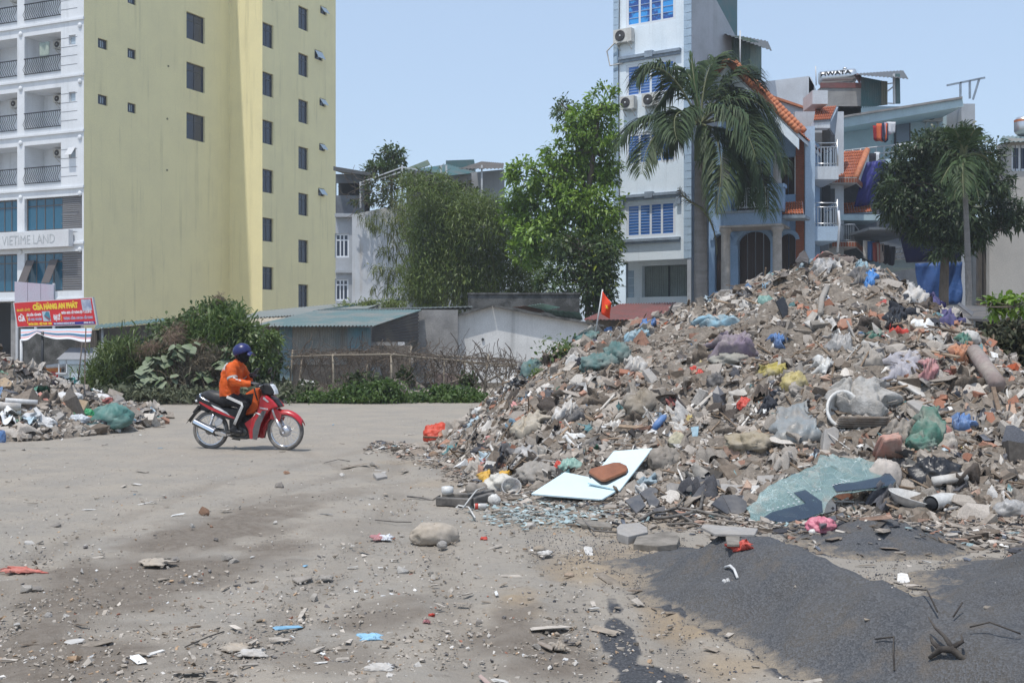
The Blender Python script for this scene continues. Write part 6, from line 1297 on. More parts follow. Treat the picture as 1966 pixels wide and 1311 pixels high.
for i in range(26): q = P(1862, 640, YQ2).lerp(P(1853, 365, YQ2), i / 26); mb.lathe([(.113 - i * .0012, -.01), (.118 - i * .0012, 0), (.113 - i * .0012, .01)], M_PALMT, 10, Matrix.Translation(q), caps=False)
B.part(mb, 'trunk'); mb = MB(); mb.tube([P(1851, 348, YQ2), P(1851, 318, YQ2), P(1851, 292, YQ2)], [.11, .12, .06], MATS['crownshaft'], 10); B.part(mb, 'crownshaft')
c0 = P(1851, 300, YQ2)
for a, b, c, d, dy in ((1850, 250, 1848, 238, 0), (1870, 260, 1892, 268, .4), (1885, 285, 1906, 318, .2), (1875, 300, 1905, 345, -.6), (1830, 262, 1812, 272, .3), (1818, 285, 1800, 325, 0), (1828, 305, 1806, 352, -.6), (1862, 300, 1880, 385, -.9), (1840, 310, 1832, 385, -.8), (1860, 262, 1872, 250, -.5), (1840, 258, 1834, 252, -.4), (1846, 300, 1850, 380, -1.1)):
 mb = MB(); v = frond(mb, [c0, P(a, b, YQ2 + dy * .6), P(c, d, YQ2 + dy)], 34, .62, .11, .35, None); fr = B.part(mb, 'frond'); me = leaf_mesh('leaflets', v, leaf_cols(len(v), (.038, .068, .026), (.065, .10, .038), .15), MATS['palm_leaf']); me.transform(Matrix.Translation(B.inv)); link('leaflets', me, fr)['kind'] = 'stuff'
mb = MB()
for i in range(60): a = rng.uniform(0, 6.28); q = P(1851, 345, YQ2) + Vector((math.cos(a) * rng.uniform(.05, .3), math.sin(a) * rng.uniform(.05, .3), rng.uniform(-.2, .15))); mb.ball(q, .03, mat('areca_nut', (.22, .10, .05), .7), 5, 4)
B.part(mb, 'fruit_cluster', kind='stuff')
# ---- creeper-covered dark shack and leafy branch at the right edge
YK = 24.0
B = Bld('dark_shack', 'dark low shack roof behind the right shoulder of the rubbish heap', 'shack', (X(1920, YK), YK, 0))
mb = MB(); mb.prism([P(1855, 612, YK), P(1905, 598, YK + 1), P(2100, 600, YK + 1), P(2100, 618, YK), P(1880, 618, YK)], (0, 2.5, .2), M_DKSH); B.part(mb, 'roof'); mb = MB(); mb.bb(X(1880, YK + .6), X(2100, YK + .6), YK + .6, YK + .8, 0, ZZ(614, YK), M_DARK); B.part(mb, 'wall'); mb = MB(); corr(mb, P(1840, 604, 29), P(2050, 606, 29), P(2050, 590, 31), P(1840, 596, 31), 14, M_REDR, .03); B.part(mb, 'rear_roof')
B = Bld('creeper', 'brownish creeper draped over the dark shack at the heap edge', 'creeper', P(1930, 700, 22.5))
crown(B, 'foliage', [(1915, 640, 34, 22), (1955, 650, 34, 30), (1930, 690, 40, 34), (1970, 710, 40, 40), (1945, 735, 40, 26), (1900, 660, 20, 20), (1985, 650, 30, 40)], 22.5, 5200, .13, .5, (.035, .045, .022), (.07, .065, .035), M_LEAFD, csize=.25, odd=(.10, .075, .045), hang=.5, clump=20)
B = Bld('leafy_branch', 'bright green leafy branch reaching over the dark shack roof', 'branch', P(1950, 600, 20))
cc = crown(B, 'foliage', [(1905, 585, 18, 8), (1930, 582, 22, 9), (1955, 578, 22, 10), (1985, 585, 24, 14), (1925, 598, 16, 8), (1950, 596, 18, 8)], 20, 420, .15, .5, (.12, .20, .03), (.19, .28, .06), M_LEAF, csize=.3, clump=8, droop=.3)
limbs(B, [P(2040, 640, 20), P(2000, 600, 20), P(1950, 590, 20), P(1900, 590, 20)], cc, 20, .03)
# ---- the overgrown mound left of the rider
YM = 32.0
B = Bld('overgrown_bush', 'large overgrown bank of mixed shrubs and creepers behind the rider', 'bush', (X(390, YM), YM, 0))
sp = [(400, 620, 60, 36), (350, 650, 60, 40), (440, 650, 56, 46), (480, 690, 60, 50), (510, 670, 34, 40), (400, 690, 80, 50), (310, 700, 60, 44), (330, 640, 40, 24), (260, 730, 60, 36), (430, 730, 80, 40), (500, 730, 40, 40), (360, 740, 80, 34), (220, 740, 40, 26), (420, 600, 40, 20)]
crown(B, 'foliage', sp, YM, 17000, .15, .46, (.062, .098, .036), (.11, .145, .058), M_LEAF, deep=1.0, csize=.2, odd=(.12, .11, .06), clump=26, droop=.3, jit=.3)
crown(B, 'pale_foliage', [(460, 640, 34, 20), (500, 650, 36, 20), (520, 660, 20, 20), (490, 690, 40, 20), (400, 610, 40, 14), (440, 610, 30, 14)], YM - .9, 1900, .14, .42, (.09, .14, .04), (.14, .18, .06), M_LEAF, csize=.26, clump=16)
mb = MB()
for i in range(70): p = P(rng.uniform(230, 520), 770, YM + rng.uniform(-.4, .8)); p.z = 0; h = rng.uniform(.8, 2.3); mb.tube([p, p + Vector((random.gauss(0, .2), random.gauss(0, .2), h * .6)), p + Vector((random.gauss(0, .4), random.gauss(0, .3), h))], [.03, .02, .006], M_BARK, 4, False)
B.part(mb, 'stem', kind='stuff')
def grass(name, label, cat, spots, Y, n, L, w_, ca, cb, m, kind=None, lean=.5, group=None):
 B = Bld(name, label, cat, P(spots[0][0], 760, Y)); B.root.location.z = 0; B.inv = -Vector(B.root.location)
 bl = blobs(spots, Y, .8, .4); wts = np.array([b[2] for b in bl]); i = rng.choice(len(bl), n, p=wts / wts.sum()); c = np.array([b[0] for b in bl])[i] + rng.normal(0, .55, (n, 3)) * np.array([b[1] for b in bl])[i]
 c[:, 2] = np.maximum(c[:, 2], .0); d = rng.normal(0, lean, (n, 3)) + np.array([0, 0, 1.0]); nn = rng.normal(0, 1, (n, 3)); me = leaf_mesh('blades', leaf_arr(c, L * np.exp(rng.normal(0, .3, n)), w_, d, nn, .45), leaf_cols(n, ca, cb, .15), m); me.transform(Matrix.Translation(B.inv)); o = link('blades', me, B.root); o['kind'] = 'stuff'; return B
grass('tall_grass', 'tall green grass clump beside the food cart', 'grass clump', [(215, 700, 34, 26), (240, 690, 30, 30), (200, 735, 40, 20), (260, 715, 40, 30), (180, 750, 24, 16)], 31.5, 3600, .42, .07, (.075, .115, .035), (.13, .165, .055), M_LEAF, lean=.45)
grass('reed_grass', 'bright blade grass standing high in the bush above the big leaves', 'grass clump', [(400, 650, 34, 24), (430, 660, 30, 24), (380, 665, 24, 18), (455, 640, 24, 30), (420, 625, 24, 22)], 31.0, 1700, .5, .07, (.07, .12, .035), (.12, .17, .05), M_LEAF, lean=.5)
grass('dry_grass', 'swath of dry brown grass hanging down the bush', 'grass clump', [(395, 710, 30, 26), (370, 730, 34, 22), (415, 690, 20, 16), (345, 742, 24, 14)], 30.9, 1900, .42, .035, (.16, .135, .10), (.22, .19, .14), M_DLEAF, lean=.9)
grass('plume_grass', 'brownish feathery seed plumes along the top of the bush', 'grass clump', [(290, 670, 22, 12), (330, 650, 18, 16), (345, 635, 14, 14), (265, 680, 20, 10), (240, 705, 14, 12), (380, 662, 14, 8), (422, 575, 7, 8)], 31.0, 3200, .16, .05, (.21, .15, .11), (.28, .21, .16), M_DLEAF, lean=1.2)
grass('weeds', 'dusty low weeds at the foot of the bush along the yard edge', 'weeds', [(240, 757, 60, 12), (340, 760, 80, 12), (450, 760, 80, 12), (520, 755, 50, 16), (190, 760, 40, 10)], 30.2, 4200, .16, .3, (.10, .115, .07), (.15, .16, .10), M_LEAFD, lean=.9)
def big_leaf(nu=6):
 prof = [(0, .0), (.06, .30), (.22, .46), (.45, .44), (.68, .30), (.86, .14), (1.0, .0)]; v = []; f = []
 for t, w_ in prof: z_ = .10 * math.sin(t * 2.2) - .20 * t * t; v += [(t, -w_, z_ - w_ * .28), (t, 0, z_), (t, w_, z_ - w_ * .28)]
 for i in range(len(prof) - 1):
  a = i * 3; f += [(a, a + 1, a + 4, a + 3), (a + 1, a + 2, a + 5, a + 4)]
 return v, f
M_BIGL = mat('dusty_big_leaf', (.20, .23, .155), .75, col2=(.14, .175, .10), scale=3, fine=.12); M_BIGL2 = mat('green_big_leaf', (.09, .13, .06), .6, col2=(.13, .16, .085), scale=3, fine=.12)
bv, bf = big_leaf(); bme = []
for m_ in (M_BIGL, M_BIGL2): mb = MB(); mb.add(bv, bf, m_, True); bme.append(mb.mesh('leaf'))
def leafplant(label, spots, Y, n, L, mix, up=.15):
 B = Bld('big_leaf_plant', label, 'plant', P(spots[0][0], 760, Y), 'broad-leaved plants in the bush'); B.root.location.z = 0; B.inv = -Vector(B.root.location)
 bl = blobs(spots, Y, .5, .1); wts = np.array([b[2] for b in bl]); mb = MB()
 for i in range(n):
  b = bl[rng.choice(len(bl), p=wts / wts.sum())]; c = Vector(b[0]) + Vector(rng.normal(0, .55, 3) * b[1]); c.z = max(c.z, .15); c.y -= .12 * rng.uniform(0, 1)
  o = link('leaf', bme[0 if rng.uniform() < mix else 1], B.root); o.location = c + B.inv; s_ = L * rng.uniform(.6, 1.15); o.scale = (s_, s_, s_)
  ang = rng.uniform(-math.pi, math.pi); o.rotation_euler = (rng.normal(0, .35), rng.uniform(.15, .8), -math.pi / 2 + ang * .55)
  r_ = Vector((c.x + rng.normal(0, .1), c.y + .25, max(0, c.z - rng.uniform(.3, .7)))); mb.tube([r_, (r_ + c) / 2 + Vector((0, .05, .1)), c], .008, M_BARK, 4, False)
 B.part(mb, 'leaf_stalk', kind='stuff')
leafplant('broad pale dusty leaves low on the bush, facing the yard', [(285, 708, 24, 12), (295, 725, 30, 16), (285, 745, 26, 16), (310, 735, 20, 14)], 30.3, 52, .33, .92)
leafplant('dusty broad leaves higher up in the middle of the bush', [(340, 672, 26, 12), (325, 685, 22, 12), (355, 660, 22, 10), (310, 690, 18, 8)], 30.5, 36, .29, .6)
leafplant('drooping broad leaves just behind the rider', [(425, 695, 26, 8), (395, 715, 30, 6), (445, 675, 24, 8), (400, 748, 16, 10), (470, 690, 20, 10)], 30.4, 44, .29, .25)
# ---- low weeds under the trellis, and sprigs on the heaps
grass('ground_weeds', 'low bright green weeds along the yard edge under the trellis', 'weeds', [(640, 768, 60, 8), (720, 765, 60, 10), (800, 768, 70, 8), (880, 768, 50, 9), (690, 755, 40, 12), (600, 765, 40, 10), (860, 755, 40, 10), (740, 745, 30, 10), (920, 770, 30, 8)], 30.6, 7500, .13, .5, (.06, .105, .03), (.11, .165, .05), M_LEAF, lean=.9)
grass('ground_weeds', 'greyish weeds round the white boards under the trellis', 'weeds', [(690, 735, 30, 14), (720, 740, 20, 12), (780, 722, 12, 12), (590, 745, 20, 8), (900, 735, 16, 10)], 32.8, 1300, .17, .4, (.06, .085, .04), (.10, .12, .06), M_LEAFD, lean=.8)
for px, py, s_, n_, lab in ((1075, 690, .32, 260, 'green weed sprouting on the upper flank of the rubbish heap'), (1028, 728, .14, 70, 'small weed tuft low on the rubbish heap flank'), (1290, 600, .35, 240, 'straggly weeds on the heap shoulder below the blue house'), (1410, 508, .3, 150, 'leafy weed at the heap crest below the palm trunk'), (1245, 612, .2, 90, 'little weed on the crest beside the red roof')):
 p = hit(px, py); B = Bld('weed', lab, 'weed', p, 'weeds on the rubbish heap'); n = n_; c = np.array(p) + rng.normal(0, 1, (n, 3)) * np.array([s_ * .5, s_ * .4, s_ * .3]) + np.array([0, 0, s_ * .4]); d = rng.normal(0, .7, (n, 3)) + np.array([0, 0, .6]); me = leaf_mesh('foliage', leaf_arr(c, .07 * np.exp(rng.normal(0, .3, n)), .45, d, rng.normal(0, .5, (n, 3)) + np.array([0, -.3, 1]), .3), leaf_cols(n, (.07, .115, .035), (.12, .17, .05)), M_LEAF); me.transform(Matrix.Translation(B.inv)); link('foliage', me, B.root)['kind'] = 'stuff'
# == THE MOTORBIKE AND ITS RIDER
YB0 = 17.4; BX = X(405, YB0); BROT = R(-11)
def bq(cx, cy, y=0.0):
 return Vector(((cx - 405) / 592, y, (1143 - cy) / 592))
GZ0 = gz(BX + .6, YB0)
class Own:
 def __init__(s, name, label, cat, loc, rz=0, group=None): s.root = thing(name, label, cat, loc, rz, group)
 def part(s, mb, name, parent=None, bev=0.0, **k):
  o = mb.build(name, parent or s.root, **k)
  if bev: m = o.modifiers.new('b', 'BEVEL'); m.width = bev; m.segments = 2; m.limit_method = 'ANGLE'; m.angle_limit = R(40)
  return o
K = Own('motorbike', 'red and black motorbike with spoked wheels standing on the dusty yard', 'motorbike', (BX, YB0, GZ0), BROT)
M_RED = mat('red_paint', (.46, .012, .022), .3, spec=.5, coat=.25, fine=.05, col2=(.36, .07, .06), scale=7, lo=.45, hi=.8); M_BLK = mat('black_plastic', (.018, .018, .02), .42, col2=(.05, .047, .043), scale=9, lo=.5, hi=.8); M_SEATM = mat('seat_vinyl', (.022, .022, .025), .5, col2=(.06, .055, .05), scale=7, lo=.5, hi=.8)
M_RUB = mat('dusty_rubber', (.10, .095, .09), .9, col2=(.22, .205, .19), scale=8, lo=.35, hi=.65); M_CHR = mat('chrome', (.75, .75, .76), .14, metal=1, fine=0); M_ENG = mat('engine_metal', (.10, .098, .095), .5, metal=.5, col2=(.16, .145, .125), scale=9); M_GRYP = mat('grey_plastic', (.11, .105, .105), .5)
M_LAMP = mat('lamp_glass', (.70, .72, .74), .08, spec=.7, fine=0); M_WLET = mat('white_decal', (.75, .75, .75), .4, fine=0); M_SILV = mat('silver_metal', (.58, .58, .60), .3, metal=.8, fine=.04)
def plate(pts, y0, y1, m, mb=None):
 mb = mb or MB(); mb.prism([bq(a, b, y0) for a, b in pts], (0, y1 - y0, 0), m); return mb
def wheel(cx, drum):
 c = bq(cx, 974.5); q = Matrix.Translation(c) @ Matrix.Rotation(R(90), 4, 'X'); r = .285
 mb = MB(); mb.lathe([(.055, -.045), (.07, -.05), (.07, .05), (.055, .045)] if not drum else [(.03, -.06), (.075, -.055), (.085, -.02), (.085, .03), (.04, .05)], M_SILV if drum else M_ENG, 20, q); w_ = K.part(mb, 'wheel')
 mb = MB(); prof = [(r - .052, -.022), (r - .03, -.034), (r - .010, -.028), (r, -.010), (r, .010), (r - .010, .028), (r - .03, .034), (r - .052, .022)]; mb.lathe(prof + [prof[0]], M_RUB, 48, q, caps=False)
 for k in range(64): a = 2 * math.pi * k / 64; mb.box(q @ Vector(((r + .001) * math.cos(a), (r + .001) * math.sin(a), 0)), (.012, .04, .006), M_RUB, (q.to_3x3() @ Matrix.Rotation(a, 3, 'Z') @ Matrix.Rotation(R(90), 3, 'Y')))
 K.part(mb, 'tyre', w_)
 mb = MB(); mb.lathe([(r - .05, -.021), (r - .062, -.02), (r - .07, -.008), (r - .07, .008), (r - .062, .02), (r - .05, .021), (r - .05, -.021)], M_CHR, 48, q, caps=False); K.part(mb, 'rim', w_)
 mb = MB()
 for k in range(32):
  a = 2 * math.pi * k / 32; b = a + (.35 if k % 2 else -.35); mb.tube([q @ Vector((.065 * math.cos(b), .065 * math.sin(b), .03 if k % 4 < 2 else -.03)), q @ Vector(((r - .066) * math.cos(a), (r - .066) * math.sin(a), 0))], .0022, M_CHR, 4, False)
 K.part(mb, 'spokes', w_, kind='stuff')
wheel(405, False); wheel(1115, True)
mb = MB(); mb.tube([bq(330, 662, 0), bq(400, 668, 0), bq(470, 690, 0), bq(545, 712, 0), bq(620, 738, 0), bq(690, 762, 0)], [.05, .095, .11, .115, .105, .05], M_SEATM, 12); s_ = K.part(mb, 'seat'); s_.scale = (1, .95, 1)
for v in s_.data.vertices: v.co.z = v.co.z if v.co.z > .66 else .66 + (v.co.z - .66) * .3
mb = MB()
for y in (-.10, .10): mb.tube([bq(318, 655, y * .6), bq(335, 680, y), bq(378, 700, y * 1.15), bq(425, 716, y * 1.15)], .014, M_CHR, 8)
mb.tube([bq(318, 655, -.06), bq(312, 652, 0), bq(318, 655, .06)], .014, M_CHR, 8); K.part(mb, 'grab_rail')
sidep = [(285, 690), (330, 676), (420, 712), (540, 765), (640, 780), (705, 775), (700, 850), (655, 893), (560, 862), (430, 778), (320, 738)]
for y0, y1 in ((-.115, -.07), (.07, .115)): K.part(plate(sidep, y0, y1, M_BLK), 'side_panel', bev=.012)
for sgn in (-1, 1):
 y0, y1 = sorted((sgn * .1165, sgn * .119)); mb = MB(); plate([(330, 716), (430, 760), (560, 812), (690, 862), (672, 872), (545, 832), (420, 784), (325, 728)], y0, y1, M_RED, mb); d = K.part(mb, 'red_stripe'); mb = MB(); plate([(440, 742), (520, 772), (590, 808), (620, 838), (560, 812), (470, 772)], *sorted((sgn * .1195, sgn * .122)), M_WLET, mb); K.part(mb, 'white_decal', d)
mb = MB(); plate([(285, 690), (276, 672), (300, 664), (335, 676)], -.08, .08, M_BLK, mb); K.part(mb, 'tail_cowl', bev=.01); mb = MB(); mb.ball(bq(290, 708, 0), (.022, .06, .03), mat('tail_lens', (.4, .02, .02), .15), 10, 6); K.part(mb, 'tail_light')
for y in (-.1, .1): mb = MB(); mb.ball(bq(297, 712, y), (.022, .03, .022), M_LAMP, 8, 6); K.part(mb, 'indicator')
mb = MB(); mb.sheet(lambda u, v: [bq(400, 800), bq(345, 772), bq(300, 800), bq(250, 842), bq(186, 896)][0].lerp(bq(186, 896), u) + Vector((0, (v - .5) * .13, .11 * math.sin(u * math.pi) - .03 * (2 * v - 1) ** 2)), 10, 4, M_BLK); o = K.part(mb, 'rear_fender'); md = o.modifiers.new('t', 'SOLIDIFY'); md.thickness = .008
mb = MB(); plate([(246, 815), (300, 752), (322, 760), (262, 826)], -.07, .07, M_BLK, mb); K.part(mb, 'number_plate_bracket')
plate([(310, 735), (420, 780), (410, 800), (330, 790)], -.06, .06, M_BLK, mb := MB()); K.part(mb, 'tail_underside')
e0, e1, e2 = bq(278, 893, -.15), bq(490, 990, -.145), bq(610, 1012, -.13)
mb = MB(); mb.tube([e0, e0.lerp(e1, .03), e0.lerp(e1, .2), e0.lerp(e1, .95), e1], [.03, .046, .05, .044, .03], M_ENG, 14); ex = K.part(mb, 'exhaust')
mb = MB(); dd = (e1 - e0).normalized(); up_ = Vector((-dd.z, 0, dd.x))
for i in range(12):
 t0, t1 = .05 + .9 * i / 12, .05 + .9 * (i + 1) / 12; r0_ = .054
 mb.add([e0.lerp(e1, t) + up_ * r0_ * math.cos(a) + Vector((0, -r0_ * math.sin(a), 0)) for t in (t0, t1) for a in (-.1, .35, .8, 1.25, 1.7)], [(k, k + 1, k + 6, k + 5) for k in range(4)], M_CHR, True)
K.part(mb, 'heat_shield', ex); mb = MB(); plate([(492, 978), (535, 978), (600, 1000), (600, 1020), (560, 1016), (498, 1000)], -.185, -.18, M_CHR, mb); K.part(mb, 'front_shield', ex)
mb = MB(); mb.tube([e1, e2, bq(680, 1040, -.11), bq(755, 1035, -.08), bq(790, 1000, -.04)], .018, M_ENG, 8); K.part(mb, 'exhaust_pipe', ex)
for y in (-.11, .11):
 mb = MB(); mb.tube([bq(405, 974, y), bq(430, 925, y)], .016, M_SILV, 8); mb.tube([bq(430, 925, y), bq(462, 830, y)], .02, M_CHR, 8)
 for k in range(9): t = k / 9; p0 = bq(428, 930, y).lerp(bq(460, 835, y), t); mb.lathe([(.026, -.004), (.032, 0), (.026, .004)], M_SILV, 10, Matrix.Translation(p0) @ Matrix.Rotation(R(18), 4, 'Y'))
 K.part(mb, 'shock_absorber'); mb = MB(); mb.bar(bq(400, 976, y), bq(620, 985, y * .9), .02, .035, M_ENG, (0, 1, 0)); K.part(mb, 'swing_arm')
mb = MB(); plate([(455, 905), (515, 862), (545, 880), (535, 920), (485, 940)], -.10, -.085, M_SILV, mb); K.part(mb, 'foot_bracket', bev=.006)
mb = MB(); plate([(390, 950), (560, 975), (600, 1000), (590, 1030), (420, 1035), (375, 1000)], .07, .10, M_BLK, mb); K.part(mb, 'chain_case', bev=.01)
mb = MB(); mb.tube([bq(690, 975, -.12), bq(690, 975, -.06), bq(690, 975, .1)], [.075, .09, .09], M_ENG, 18); mb.tube([bq(740, 985, -.1), bq(740, 985, .08)], .06, M_ENG, 14)
for k in range(7): mb.box(bq(775 + k * 12, 975), (.012, .14, .12), M_ENG)
plate([(600, 930), (760, 940), (790, 1000), (770, 1050), (640, 1050), (600, 1010)], -.07, .07, M_ENG, mb); K.part(mb, 'engine', bev=.006)
mb = MB(); mb.tube([bq(640, 1010, -.2), bq(640, 1010, .2)], .012, M_ENG, 7); mb.tube([bq(645, 1008, -.18), bq(645, 1008, -.29)], .02, M_RUB, 8); mb.tube([bq(645, 1008, .18), bq(645, 1008, .29)], .02, M_RUB, 8); K.part(mb, 'footrest'); mb = MB(); mb.tube([bq(600, 1005, -.14), bq(560, 990, -.15), bq(540, 985, -.15)], .01, M_CHR, 6); K.part(mb, 'gear_pedal')
plate([(600, 880), (700, 860), (790, 900), (790, 960), (600, 950)], -.08, .08, M_BLK, mb := MB()); K.part(mb, 'engine_cover', bev=.012)
shield_r = [(925, 655), (985, 668), (1030, 700), (1078, 758), (1012, 778), (970, 812), (945, 850), (918, 905), (900, 960), (878, 1050), (838, 1045), (832, 960), (850, 870), (880, 800), (900, 740), (905, 690)]
for y0, y1 in ((-.155, -.10), (.10, .155)):
 K.part(plate(shield_r, y0, y1, M_RED), 'leg_shield', bev=.02)
 inner = [(838, 1045), (812, 1042), (795, 960), (760, 905), (790, 885), (852, 838), (872, 815), (850, 870), (833, 960)]
 K.part(plate(inner, y0 * .9, y1 * .9, M_RED), 'lower_fairing', bev=.012)
 o_ = -.157 if y0 < 0 else .155; mb = MB(); plate([(935, 790), (975, 790), (950, 845), (922, 905), (905, 965), (885, 1048), (845, 1042), (845, 960), (868, 890), (905, 830)], o_, o_ + .004, M_GRYP, mb); K.part(mb, 'grey_insert')
 mb = MB(); plate([(870, 806), (905, 812), (925, 828), (900, 826)], o_ - .002, o_ + .006, M_WLET, mb); K.part(mb, 'white_decal')
q = Matrix.Translation(bq(950, 772, -.158)) @ Matrix.Rotation(R(90), 4, 'X') @ Matrix.Rotation(R(-8), 4, 'Z'); text_obj('lettering', 'YAMAHA', .033, M_WLET, K.root, q, .001, 1.0, .001)
plate([(905, 660), (960, 655), (1060, 745), (1010, 770), (960, 790), (925, 780)], -.10, .10, M_RED, mb := MB()); K.part(mb, 'front_cowl', bev=.03)
plate([(985, 668), (1040, 690), (1082, 752), (1066, 762), (1020, 720)], -.07, .07, M_BLK, mb := MB()); K.part(mb, 'beak', bev=.012)
mb = MB(); plate([(952, 668), (1000, 712), (985, 715), (940, 684)], -.162, -.15, M_SILV, mb); K.part(mb, 'indicator_lens')
plate([(700, 790), (760, 860), (830, 850), (890, 760), (905, 800), (860, 880), (800, 920), (740, 910), (690, 850)], -.075, .075, M_BLK, mb := MB()); K.part(mb, 'under_seat_tunnel', bev=.015)
mb = MB(); cF = bq(1115, 974.5)
def fen(u, v):
 a = R(168) - u * R(140); r_ = .335 - .02 * u; yy = (v - .5) * .15; return cF + Vector((r_ * math.cos(a) * 1.02, yy, r_ * math.sin(a) * 1.0 - .07 * (2 * v - 1) ** 2 + .0))
mb.sheet(fen, 18, 6, M_RED); o = K.part(mb, 'front_fender'); md = o.modifiers.new('t', 'SOLIDIFY'); md.thickness = .008
for y0, y1 in ((-.088, -.07), (.07, .088)): K.part(plate([(1000, 790), (1040, 772), (1086, 800), (1096, 838), (1080, 884), (1048, 886), (1035, 870), (985, 866)], y0, y1, M_RED), 'fender_side', bev=.006)
for y in (-.075, .075): mb = MB(); mb.tube([bq(985, 720, y), bq(1045, 870, y)], .022, M_SILV, 10); mb.tube([bq(1042, 862, y), bq(1110, 992, y)], .026, M_SILV, 10); mb.ball(bq(1113, 990, y * 1.15), .022, M_SILV, 8, 6); K.part(mb, 'fork_leg')
plate([(895, 575), (930, 552), (985, 556), (1018, 600), (1036, 640), (985, 664), (925, 655), (902, 620)], -.085, .085, M_BLK, mb := MB()); K.part(mb, 'headlamp_cowl', bev=.03)
mb = MB(); mb.prism([bq(a, b, -.07) for a, b in [(980, 556), (1005, 572), (1028, 610), (1038, 648), (1018, 655), (1004, 600)]], (0, .14, 0), M_LAMP); K.part(mb, 'headlight', bev=.02)
mb = MB(); mb.tube([bq(930, 575, -.05), bq(925, 560, -.18), bq(905, 552, -.30)], .011, M_BLK, 8); mb.tube([bq(930, 575, .05), bq(925, 560, .18), bq(905, 552, .30)], .011, M_BLK, 8)
for y in (-1, 1): mb.tube([bq(925, 556, .2 * y), bq(905, 552, .33 * y)], .018, M_RUB, 8); mb.tube([bq(940, 562, .16 * y), bq(945, 572, .3 * y)], .006, M_SILV, 5)
K.part(mb, 'handlebar')
for y in (-.22, .22):
 mb = MB(); mb.tube([bq(926, 555, y), bq(935, 500, y), bq(918, 468, y * 1.1)], .006, M_BLK, 6); mi_ = K.part(mb, 'mirror'); mb = MB(); mb.ball(bq(905, 440, y * 1.15), (.02, .062, .05), M_BLK, 14, 8, (0, R(25), 0)); K.part(mb, 'mirror_head', mi_)
mb = MB(); mb.tube([bq(905, 560, -.2), bq(915, 600, -.12), bq(930, 680, -.06)], .006, M_BLK, 5); mb.tube([bq(1035, 880, -.06), bq(1075, 940, -.085), bq(1110, 960, -.08)], .005, M_BLK, 5); K.part(mb, 'brake_cable')
mb = MB(); mb.tube([bq(655, 1040, .1), bq(640, 1070, .16), bq(560, 1060, .17)], .01, M_ENG, 6); K.part(mb, 'side_stand')
# ---- bag between his legs
M_ORG = mat('orange_nylon', (.55, .09, .012), .7, col2=(.44, .07, .01), scale=6, bmp=.3, bscale=10, bdist=.02, fine=.06); M_CLK = mat('black_cloth', (.012, .012, .014), .85, fine=.1)
BG = Own('delivery_bag', 'orange and black delivery bag hanging between the rider and the handlebar', 'bag', (BX, YB0, GZ0), BROT)
mb = MB(); plate([(760, 640), (845, 592), (882, 600), (890, 700), (885, 775), (840, 815), (770, 835), (715, 820), (705, 760)], -.10, .12, M_ORG, mb); BG.part(mb, 'bag_body', bev=.03)
mb = MB(); plate([(740, 655), (838, 640), (822, 730), (770, 800), (700, 800), (700, 720)], -.107, -.101, M_CLK, mb); BG.part(mb, 'black_panel'); mb = MB(); mb.tube([bq(845, 592, -.1), bq(858, 640, -.112), bq(880, 700, -.112)], .01, M_CLK, 6); mb.tube([bq(880, 610, -.05), bq(905, 585, -.03), bq(915, 600, 0)], .01, M_CLK, 6); BG.part(mb, 'strap')
# ---- the rider
H = Own('person', 'motorbike rider in an orange jacket and blue helmet looking at a phone', 'person', (BX, YB0, GZ0), BROT)
M_JKT = mat('orange_jacket', (.64, .105, .010), .75, col2=(.54, .08, .008), scale=7, bmp=.55, bscale=9, bdist=.03, fine=.06); M_TRS = mat('black_trousers', (.014, .014, .016), .85, bmp=.5, bscale=9, bdist=.02); M_MASK = mat('black_mask', (.008, .008, .010), .9); M_SHOE = mat('black_shoe', (.02, .02, .022), .5); M_GLOVE = mat('grey_glove', (.10, .10, .115), .8, fine=.15); M_REFL = mat('reflective_band', (.42, .40, .38), .5); M_WPRINT = mat('white_print', (.78, .77, .75), .6, fine=0)
seg = []
def cap(a, b, ra, rb, m): seg.append((a, b, ra, rb, m))
for y in (-.075, .075):
 cap(bq(585, 648, y), bq(582, 560, y), .125, .125, M_JKT); cap(bq(582, 560, y), bq(612, 450, y), .125, .12, M_JKT); cap(bq(612, 450, y), bq(640, 415, y), .12, .095, M_JKT)
 cap(bq(590, 690, y), bq(585, 655, y), .125, .12, M_TRS)
cap(bq(600, 600, 0), bq(640, 480, 0), .13, .125, M_JKT); cap(bq(640, 410, -.12), bq(640, 410, .12), .085, .085, M_JKT); cap(bq(655, 385, 0), bq(672, 368, 0), .082, .07, M_JKT)
cap(bq(672, 372, 0), bq(695, 330, 0), .062, .06, M_MASK); cap(bq(700, 300, 0), bq(708, 270, 0), .098, .105, M_MASK); cap(bq(722, 318, 0), bq(738, 338, 0), .066, .05, M_MASK); cap(bq(752, 300, 0), bq(757, 312, 0), .026, .02, M_MASK)
for y in (-1, 1):
 cap(bq(640, 425, .17 * y), bq(655, 455, .205 * y), .085, .078, M_JKT)
sh, el, wr = bq(648, 440, -.2), bq(690, 545, -.255), bq(838, 552, -.25); cap(sh, el, .078, .064, M_JKT); cap(el, wr, .064, .048, M_JKT); cap(wr, bq(862, 550, -.25), .036, .034, M_MASK)
sh2, el2, wr2 = bq(652, 440, .2), bq(705, 540, .25), bq(745, 500, .12); cap(sh2, el2, .078, .064, M_JKT); cap(el2, wr2, .062, .05, M_JKT); cap(wr2, bq(768, 490, .10), .036, .034, M_MASK)
